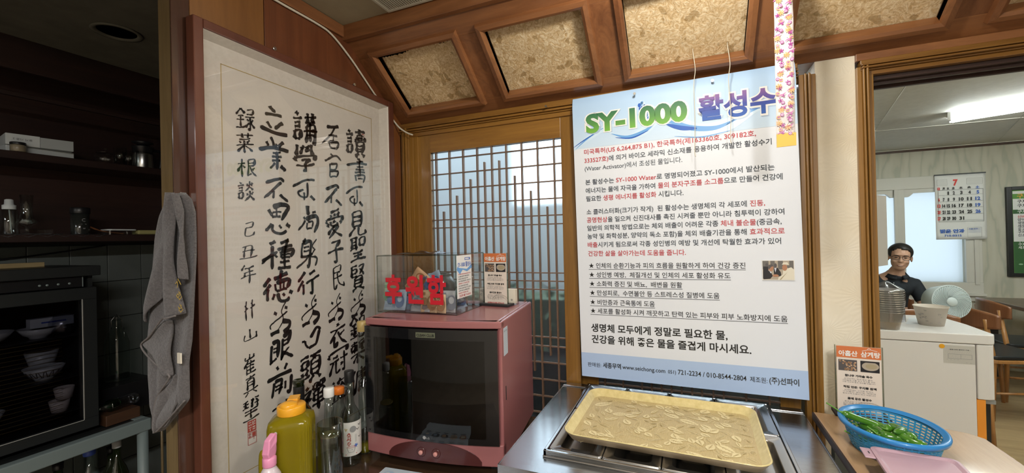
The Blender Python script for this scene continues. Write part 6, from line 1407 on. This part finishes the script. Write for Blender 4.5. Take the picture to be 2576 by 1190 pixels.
# panel jutting out behind the door casing
pj = thing('wall_panel', 'dark panel with white edge jutting from behind the door casing', 'panel'); mb = MB(); a = math.atan2(.165, .118)
def T_(v): return Vector((1.652+v.x*math.cos(a)-v.y*math.sin(a), .135+v.x*math.sin(a)+v.y*math.cos(a), v.z))
MB().box(0, .205, 0, .016, 1.30, 1.535, 'white_trim', T_).build('panel_board', None, pj); MB().box(0, .204, .016, .020, 1.302, 1.533, 'photo_hair', T_).build('dark_face', None, pj)
struct(pj); del pj['label'], pj['category']
# calendar
ck = (YF+1.5)/4.9
cx0, cz0 = fw(3.168, 1.886); cx1, cz1 = fw(3.499, 1.322); cw, chh = cx1-cx0, cz0-cz1; YC = YF-.055
ca = thing('wall_calendar', 'large white July wall calendar hanging over the dining room window', 'calendar')
MB().grid(14, 18, lambda u, v: Vector((cx0+cw*u, YC-.004*math.sin(3*u)-.010*max(0, v-.8)*(1-u), cz0-chh*v)), 'paper_white').build('sheet', None, ca, solid=.002)
box_obj('top_strip', 'dark_paint', cx0-.004, cx1+.002, YC-.006, YC+.004, cz0-.002, cz0+.010, ca)
OC = (cx0, YC-.0085, cz0); U_, V_ = (1, 0, 0), (0, 0, 1)
T = [('7', cw*.36, -chh*.165, chh*.125, cw*.095, 'cal_red', .05)] if plain('cal_red', (.70, .05, .04), .5) else 0
colx = [.035, .135, .225, .325, .465, .625, .785]; ww = [.08, .075, .08, .10, .12, .12, .12]
def cc_(i): return 'cal_red' if i == 0 else ('print_blue' if i == 6 else 'ink')
for i, ch in enumerate('日月火水木金土'): T.append((ch, cw*(colx[i]+.01), -chh*.225, chh*.042, cw*ww[i]*.62, cc_(i), .05))
day = 1
for r_ in range(5):
    for i in range(7):
        if r_ == 0 and i < 2: continue
        if day > 31: break
        s_ = str(day); T.append((s_, cw*(colx[i]+(.0 if len(s_) > 1 else ww[i]*.25)), -chh*(.305+.098*r_), chh*.066, cw*ww[i]*(.80 if len(s_) > 1 else .40), cc_(i), .05)); day += 1
T += [('밝은 안과', cw*.08, -chh*.895, chh*.062, cw*.48, 'print_blue', .05), ('715-0315', cw*.16, -chh*.955, chh*.042, cw*.34, 'print_blue', .03), ('- 수술 안과 -', cw*.62, -chh*.850, chh*.022, cw*.22, 'print_blue', .02)]
T = [t if len(t[0]) else t for t in T]
text('calendar_print', ca, OC, U_, V_, T)
mb = MB()
def ln(a, b, c, d, w_=.0016, m='print_grey'): flat(mb, OC, U_, V_, [(cw*a-(w_/2 if a == c else 0), -chh*b+(w_/2 if b == d else 0)), (cw*c+(w_/2 if a == c else 0), -chh*b+(w_/2 if b == d else 0)), (cw*c+(w_/2 if a == c else 0), -chh*d-(w_/2 if b == d else 0)), (cw*a-(w_/2 if a == c else 0), -chh*d-(w_/2 if b == d else 0))], m, .0004)
for b in (.235, .725): ln(.06, b, .94, b, .0035)
for a in (.06, .94): ln(a, .235, a, .725, .003)
for r_ in range(5): ln(.07, .315+.098*r_, .93, .315+.098*r_, .0022)
for (a, b, c, d) in ((.04, .07, .24, .16), (.63, .07, .93, .16), (.62, .82, .89, .97)):
    ln(a, b, c, b); ln(a, d, c, d); ln(a, b, a, d); ln(c, b, c, d)
    for k in range(4): ln(a+.02, b+.02+.018*k, c-.02, b+.02+.018*k, .0012, 'print_blue' if b > .5 else 'print_grey')
mb.build('calendar_lines', None, ca)
# green menu board on the far wall
mx0, mz0 = fw(3.638, 1.758); _, mz1 = fw(3.638, .999); mw = .95
bo = thing('menu_board', 'black-framed green and white menu board on the far wall', 'menu board')
box_obj('sheet', 'paper_white', mx0+.03, mx0+mw-.03, YF-.012, YF-.006, mz1+.03, mz0-.03, bo)
for (a, b, c, d) in ((mx0, mx0+.04, mz1, mz0), (mx0+mw-.04, mx0+mw, mz1, mz0), (mx0+.04, mx0+mw-.04, mz0-.035, mz0), (mx0+.04, mx0+mw-.04, mz1, mz1+.035)): box_obj('frame_bar', 'black', a, b, YF-.030, YF, c, d, bo, .003)
plain('menu_green', (.10, .28, .05), .5); plain('menu_dark_green', (.03, .11, .03), .5)
OM = (mx0+.04, YF-.0125, mz0-.035); H_ = mz0-mz1-.07; mb = MB(); W2 = mw-.08
for (b, d, m_) in ((0, .012, 'menu_green'), (.045, .105, 'menu_green'), (.235, .285, 'menu_dark_green'), (.62, 1, 'menu_dark_green')): flat(mb, OM, U_, V_, [(0, -H_*b), (W2, -H_*b), (W2, -H_*d), (0, -H_*d)], m_)
flat(mb, OM, U_, V_, [(0, 0), (.010, 0), (.010, -H_), (0, -H_)], 'menu_green', .0005)
for k in range(40): flat(mb, OM, U_, V_, ell(rnd.uniform(.03, W2-.03), -H_*rnd.uniform(.70, .96), rnd.uniform(.01, .03), rnd.uniform(.005, .012), 7), rnd.choice(['menu_green', 'leaf_green', 'photo_skin', 'note_green']), .0006)
mb.build('print', None, bo)
text('menu_words', bo, OM, U_, V_, [('구지뽕 원액', .04, -H_*.095, .05, None, 'cap_yellow', .03), ('구지뽕 삼계탕', .04, -H_*.155, .038, None, 'ink', .02), ('구지뽕 가마솥', .04, -H_*.205, .038, None, 'ink', .02), ('구지뽕 성인병 예방', .04, -H_*.275, .038, None, 'paper_white', .03)]+[(t, .04, -H_*(.335+.037*i), .030, None, 'print_red' if i == 0 else 'print_dark' if i < 7 else 'paper_white', .02) for i, t in enumerate(('신비 대사를 촉진', '양약의 독소', '생명체의 활성화', '세포에 좋은', '좋고 물은', '구지뽕은 건강', '신소재를 가하여', '양약을 방법', '구지뽕 개선', '구지뽕은 강', '세포 건강'))])

# chairs
def make_chair():
    t = thing('dining_chair', 'x', 'chair', (0, 0, 0), 0, 'wooden dining chairs in the back room')
    # seat faces +x ; backrest at x=0
    MB().prism(rrect(.02, .44, -.22, .22, .05, 4), .425, .450, 'chair_wood').build('seat_frame', None, t, .004); MB().prism(rrect(.03, .43, -.21, .21, .05, 4), .450, .478, 'seat_black').build('seat_cushion', None, t, .008, seg=3)
    mb = MB(); mb.grid(20, 8, lambda u, v: Vector((.055-.075*math.cos((u-.5)*2.3)+.09*abs(u-.5)**1.5, (u-.5)*.48, .66+(.155-.06*abs(2*u-1)**2)*v+.02*abs(2*u-1)**2)), 'chair_wood_dark'); mb.build('backrest', None, t, solid=.013)
    for s_ in (-1, 1):
        MB().tube([(.035, s_*.185, 0), (.055, s_*.180, .44), (.02, s_*.165, .74)], [.014, .018, .014], 'chair_wood', 8).build('rear_leg', None, t); MB().tube([(.43, s_*.19, 0), (.40, s_*.18, .43)], [.012, .017], 'chair_wood', 8).build('front_leg', None, t)
        MB().tube([(.045, s_*.183, .20), (.415, s_*.186, .20)], .009, 'chair_wood', 6).build('stretcher', None, t)
    return t
ch0 = make_chair()
for i, (x, y, rz, lb) in enumerate(((3.10, 2.86, .25, 'wooden chair with curved back nearest the fan, before the dark table'), (3.47, 3.36, -.05, 'wooden chair with curved back behind the first, tucked at the dark table'), (2.70, 2.56, -1.5, 'wooden chair turned to the wall between cooler and seated man'), (2.80, 3.50, -1.57, 'wooden chair the man in the black shirt sits on'), (3.52, 2.45, .1, 'wooden chair with black seat at the right edge of the photo'))):
    o = ch0 if i == 0 else copy_tree(ch0); o.location = (x, y, 0); o.rotation_euler = (0, 0, rz); o['label'] = lb
tb2 = thing('dining_table', 'long dark wooden dining table at the right in the back room', 'table'); box_obj('tabletop', 'table_brown', 3.66, 5.2, 2.2, 3.95, .715, .750, tb2, .004) if wood('table_brown', (.06, .035, .02), (.14, .08, .045), 'X', 6, .35, .3) is None else box_obj('tabletop', 'table_brown', 3.70, 5.2, 2.9, 3.95, .715, .750, tb2, .004)
for (x, y) in ((3.74, 3.85), (3.74, 2.94), (5.1, 3.85), (5.1, 2.94)): box_obj('leg', 'black', x, x+.06, y, y+.06, 0, .715, tb2, .002)
tag(box_obj('tray_on_table', 'black', 3.95, 4.3, 3.3, 3.6, .7505, .765, None, .004), 'flat dark tray lying on the long dining table', 'tray')

# air circulator fan
fn_ = thing('circulator_fan', 'round white air circulator fan on a stand beside the seated man', 'fan', (2.955, 2.70, .0)); FC = Vector((0, 0, .862)); ax = Vector((.18, -.95, .14)).normalized()
e1 = ax.cross(Vector((0, 0, 1))).normalized(); e2 = e1.cross(ax).normalized()
def TF(v): return FC+e1*v.x+e2*v.y+ax*v.z
MB().lathe([(.122, .03), (.126, .022), (.124, -.02), (.118, -.09), (.095, -.115), (.05, -.12), (0, -.12)], 'fan_white', 48, T=TF).build('drum', None, fn_)
MB().lathe([(.116, .030), (.122, .036), (.127, .030), (.124, .022), (.116, .028)], 'fan_white', 48, T=TF, close=True).build('front_ring', None, fn_)
MB().lathe([(0, .044), (.030, .043), (.034, .039), (.034, .030), (0, .030)], 'fan_white', 32, T=TF).build('hub_cap', None, fn_)
MB().lathe([(0, .012), (.117, .012)], 'grey_paint', 40, T=TF).build('dark_inside', None, fn_)
for k in range(44):
    a = 2*math.pi*k/44; pts = []
    for q in range(6): r_ = .033+.085*q/5; aa = a+.75*(q/5)**1.1; pts.append(TF(Vector((r_*math.cos(aa), r_*math.sin(aa), .036))))
    MB().tube(pts, .0020, 'fan_white', 4).build('grille_vane', None, fn_)
MB().tube([(0, .05, .03), (0, .05, .74)], .016, 'fan_white', 12).tube([(0, .05, .74), (0, .04, .80)], .014, 'fan_white', 12).build('stand_pole', None, fn_)
MB().lathe([(0, 0), (.11, 0), (.11, .015), (.03, .03), (0, .03)], 'fan_white', 36, c=(0, .05, 0)).build('base', None, fn_)

# ---------------------------------------------------------------- the seated man
def skin_mesh(nodes, edges, root=0, sub=2, extra=None, voxel=None, smooth_=6):
    """nodes: (x, y, z, rx, ry)"""
    me = bpy.data.meshes.new('tmp'); me.from_pydata([n_[:3] for n_ in nodes], edges, []); o = bpy.data.objects.new('tmp', me); COL.objects.link(o)
    m = o.modifiers.new('k', 'SKIN'); m.use_smooth_shade = True
    sv = me.skin_vertices[0].data
    for i, n_ in enumerate(nodes): sv[i].radius = (n_[3], n_[4]); sv[i].use_root = (i == root)
    s_ = o.modifiers.new('u', 'SUBSURF'); s_.levels = sub; s_.render_levels = sub
    bpy.context.view_layer.update(); dg = bpy.context.evaluated_depsgraph_get(); r = bpy.data.meshes.new_from_object(o.evaluated_get(dg)); bpy.data.objects.remove(o)
    v = [tuple(p.co) for p in r.vertices]; f = [tuple(p.vertices) for p in r.polygons]; bpy.data.meshes.remove(r)
    return v, f
def remesh(mb, vox, smooth_=5):
    me = bpy.data.meshes.new('tmp'); me.from_pydata(mb.v, [], mb.f); o = bpy.data.objects.new('tmp', me); COL.objects.link(o)
    m = o.modifiers.new('r', 'REMESH'); m.mode = 'VOXEL'; m.voxel_size = vox; s_ = o.modifiers.new('s', 'SMOOTH'); s_.iterations = smooth_; s_.factor = .5
    bpy.context.view_layer.update(); dg = bpy.context.evaluated_depsgraph_get(); r = bpy.data.meshes.new_from_object(o.evaluated_get(dg)); bpy.data.objects.remove(o)
    out = MB(); out.add([tuple(p.co) for p in r.vertices], [tuple(p.vertices) for p in r.polygons], None, True); return out
def ball(mb, c, r, T=None, n=20, m=14):
    vs = []
    for j in range(m+1):
        t = math.pi*j/m
        for i in range(n):
            a = 2*math.pi*i/n; v = Vector((r[0]*math.sin(t)*math.cos(a), r[1]*math.sin(t)*math.sin(a), r[2]*math.cos(t)))+Vector(c); vs.append(T(v) if T else v)
    mb.add(vs, [(j*n+i, j*n+(i+1) % n, (j+1)*n+(i+1) % n, (j+1)*n+i) for j in range(m) for i in range(n)], None, True)
mn = thing('person', 'smiling seated man with glasses, short black hair and black polo shirt', 'person', (0, 0, 0))
HC = Vector((2.860, 3.200, 1.172)); hy = math.radians(16); ht = math.radians(-5)
def TH_(v):   # head space: x to his left (viewer right), -y forward, z up
    x, y, z = v; x, z = x*math.cos(ht)-z*math.sin(ht), x*math.sin(ht)+z*math.cos(ht)
    return HC+Vector((x*math.cos(hy)+y*math.sin(hy), -x*math.sin(hy)+y*math.cos(hy), z))
hd = MB()
ball(hd, (0, .012, .030), (.074, .092, .082), TH_); ball(hd, (0, -.020, -.030), (.062, .070, .078), TH_); ball(hd, (0, -.045, -.082), (.040, .038, .028), TH_)
ball(hd, (0, -.088, -.012), (.010, .014, .026), TH_); ball(hd, (0, -.094, -.028), (.015, .014, .010), TH_); ball(hd, (.035, -.062, -.032), (.022, .022, .018), TH_); ball(hd, (-.035, -.062, -.032), (.022, .022, .018), TH_)
ball(hd, (0, -.078, .028), (.050, .016, .010), TH_)
for s_ in (-1, 1): ball(hd, (s_*.076, .010, -.005), (.008, .016, .030), TH_)
ball(hd, (0, -.078, -.060), (.024, .014, .008), TH_); ball(hd, (0, -.076, -.072), (.020, .012, .007), TH_)
# body: pelvis, spine, chest, neck, head link, arms, legs
nodes = [(2.80, 3.33, .585, .14, .105), (2.80, 3.33, .70, .14, .11), (2.805, 3.31, .86, .15, .11), (2.825, 3.28, .97, .09, .075), (2.845, 3.25, 1.03, .052, .052), (2.856, 3.215, 1.11, .050, .052),
 (2.98, 3.29, .935, .058, .055), (3.025, 3.26, .82, .046, .046), (3.02, 3.20, .69, .040, .040), (2.93, 3.07, .67, .033, .033), (2.86, 3.00, .665, .024, .020),
 (2.655, 3.29, .935, .058, .055), (2.60, 3.26, .82, .046, .046), (2.585, 3.20, .69, .040, .040), (2.66, 3.07, .665, .033, .033), (2.72, 3.00, .66, .024, .020),
 (2.89, 3.22, .555, .080, .07), (2.90, 2.99, .55, .060, .060), (2.90, 2.98, .30, .050, .050), (2.90, 3.03, .09, .038, .038),
 (2.70, 3.22, .555, .080, .07), (2.67, 2.99, .55, .060, .060), (2.67, 2.98, .30, .050, .050), (2.67, 3.03, .09, .038, .038)]
edges = [(0, 1), (1, 2), (2, 3), (3, 4), (4, 5), (3, 6), (6, 7), (7, 8), (8, 9), (9, 10), (3, 11), (11, 12), (12, 13), (13, 14), (14, 15), (0, 16), (16, 17), (17, 18), (18, 19), (0, 20), (20, 21), (21, 22), (22, 23)]
v, f = skin_mesh(nodes, edges); hd.add(v, f)
for (wx, dx) in ((2.86, -1), (2.72, 1)):      # hands: palm, four fingers, thumb
    ball(hd, (wx+dx*.035, 2.965, .655), (.040, .030, .014))
    for k in range(4):
        b0 = Vector((wx+dx*.055, 2.985-.018*k, .657)); L_ = (.062, .070, .066, .052)[k]
        hd.tube([b0, b0+Vector((dx*L_*.5, -.010, .004)), b0+Vector((dx*L_*.95, -.014, -.012))], [.0090, .0085, .006], n=8)
    b0 = Vector((wx+dx*.020, 2.94, .660)); hd.tube([b0, b0+Vector((dx*.018, -.030, .006)), b0+Vector((dx*.038, -.045, .0))], [.0105, .0095, .007], n=8)
body_ = remesh(hd, .0052, 4).build('body', 'skin', mn)
# clothes follow the body
def near(nds, eds, grow):
    return skin_mesh([(n_[0], n_[1], n_[2], n_[3]+grow, n_[4]+grow) for n_ in nds], eds)
sn = nodes[:4]+[nodes[6], nodes[7], (3.028, 3.235, .775, .050, .050), nodes[11], nodes[12], (2.594, 3.235, .775, .050, .050)]
v, f = near([(n_[0], n_[1], n_[2], n_[3], n_[4]) for n_ in sn], [(0, 1), (1, 2), (2, 3), (3, 4), (4, 5), (5, 6), (3, 7), (7, 8), (8, 9)], .012)
m4 = MB(); m4.add(v, f); ball(m4, (2.835, 3.262, .992), (.088, .078, .040)); ball(m4, (2.92, 3.285, .962), (.085, .065, .040)); ball(m4, (2.72, 3.285, .962), (.085, .065, .040)); ball(m4, (2.815, 3.265, .90), (.150, .100, .095)); remesh(m4, .007, 6).build('polo_shirt', 'shirt_navy', mn)
mb = MB(); n = 26
for s_ in (0,):
    vs = []
    for k in range(n+1):
        a = math.radians(-75+330*k/n); c_, s2 = math.cos(a), math.sin(a)
        vs += [(2.848+.064*c_, 3.243+.066*s2, 1.036+.022*s2), (2.845+.088*c_, 3.243+.092*s2, 1.006+.022*s2)]
    mb.add(vs, [(2*k, 2*k+2, 2*k+3, 2*k+1) for k in range(n)], 'shirt_navy', True)
mb.build('shirt_collar', None, mn, solid=.006)
MB().lathe([(0, .002), (.004, .001), (.004, 0)], 'white_card', 10, T=lambda v: Vector((2.800+v.x, 3.165-v.z, .952+v.y))).build('shirt_button', None, mn)
v, f = near([nodes[0]]+nodes[16:24], [(0, 1), (1, 2), (2, 3), (3, 4), (0, 5), (5, 6), (6, 7), (7, 8)], .012); m4 = MB(); m4.add(v, f); remesh(m4, .009, 5).build('trousers', 'trousers_grey', mn)
for x in (2.90, 2.67):
    m4 = MB(); ball(m4, (x, 2.97, .045), (.045, .13, .045)); m4.box(x-.035, x+.035, 2.88, 3.07, 0, .02); remesh(m4, .008, 3).build('shoe', 'black', mn)
# hair, eyes, brows, mouth, glasses
h2 = MB(); ball(h2, (0, .022, .048), (.080, .094, .076), TH_, 28, 20)
cut = MB(); 
vs = [Vector(q) for q in h2.v]
inv = lambda p_: (lambda d: (d.x*math.cos(hy)-d.y*math.sin(hy), d.x*math.sin(hy)+d.y*math.cos(hy), d.z))(p_-HC)
keep = []
for fa in h2.f:
    c = sum((vs[i] for i in fa), Vector())/len(fa); x, y, z = inv(c)
    line = .068+.012*math.cos((x+.01)*36) if y < -.030 else (.012 if y < .0 else -.030 if y < .03 else -.055)
    if z > line: keep.append(fa)
m5 = MB(); m5.add(h2.v, keep, None, True); m5.build('hair', 'hair', mn, solid=.012, weld=True)
for s_ in (-1, 1):
    m5 = MB(); ball(m5, (s_*.031, -.079, .004), (.0105, .006, .0035), TH_, 12, 8); m5.build('eye', 'hair', mn)
    MB().tube([TH_((s_*.046, -.078, .020)), TH_((s_*.032, -.086, .025)), TH_((s_*.016, -.088, .022))], [.0014, .0030, .0024], 'hair', 6).build('eyebrow', None, mn)
m5 = MB(); m5.tube([TH_((-.026, -.084, -.060)), TH_((-.012, -.091, -.066)), TH_((0, -.093, -.068)), TH_((.012, -.091, -.066)), TH_((.026, -.084, -.060))], [.0015, .0032, .0038, .0032, .0015], 'lip', 6) if plain('lip', (.30, .10, .08), .5) else 0
lp = m5.build('mouth', None, mn); MB().tube([TH_((-.014, -.0935, -.0655)), TH_((0, -.0955, -.0672)), TH_((.014, -.0935, -.0655))], [.001, .0018, .001], 'white_plastic', 6).build('teeth', None, mn)
gs = MB()
for s_ in (-1, 1):
    gs.tube([TH_((s_*.034+.025*math.cos(2*math.pi*k/20), -.098+.006*abs(math.cos(2*math.pi*k/20)), .002+.019*math.sin(2*math.pi*k/20))) for k in range(21)], .0017, 'black', 5)
    gs.tube([TH_((s_*.058, -.092, .008)), TH_((s_*.076, -.04, .010)), TH_((s_*.080, .012, .006))], .0016, 'black', 5)
gs.tube([TH_((-.010, -.099, .008)), TH_((.010, -.099, .008))], .0016, 'black', 5); gs.build('glasses', None, mn)
flush_texts()
S.cycles.use_denoising = True
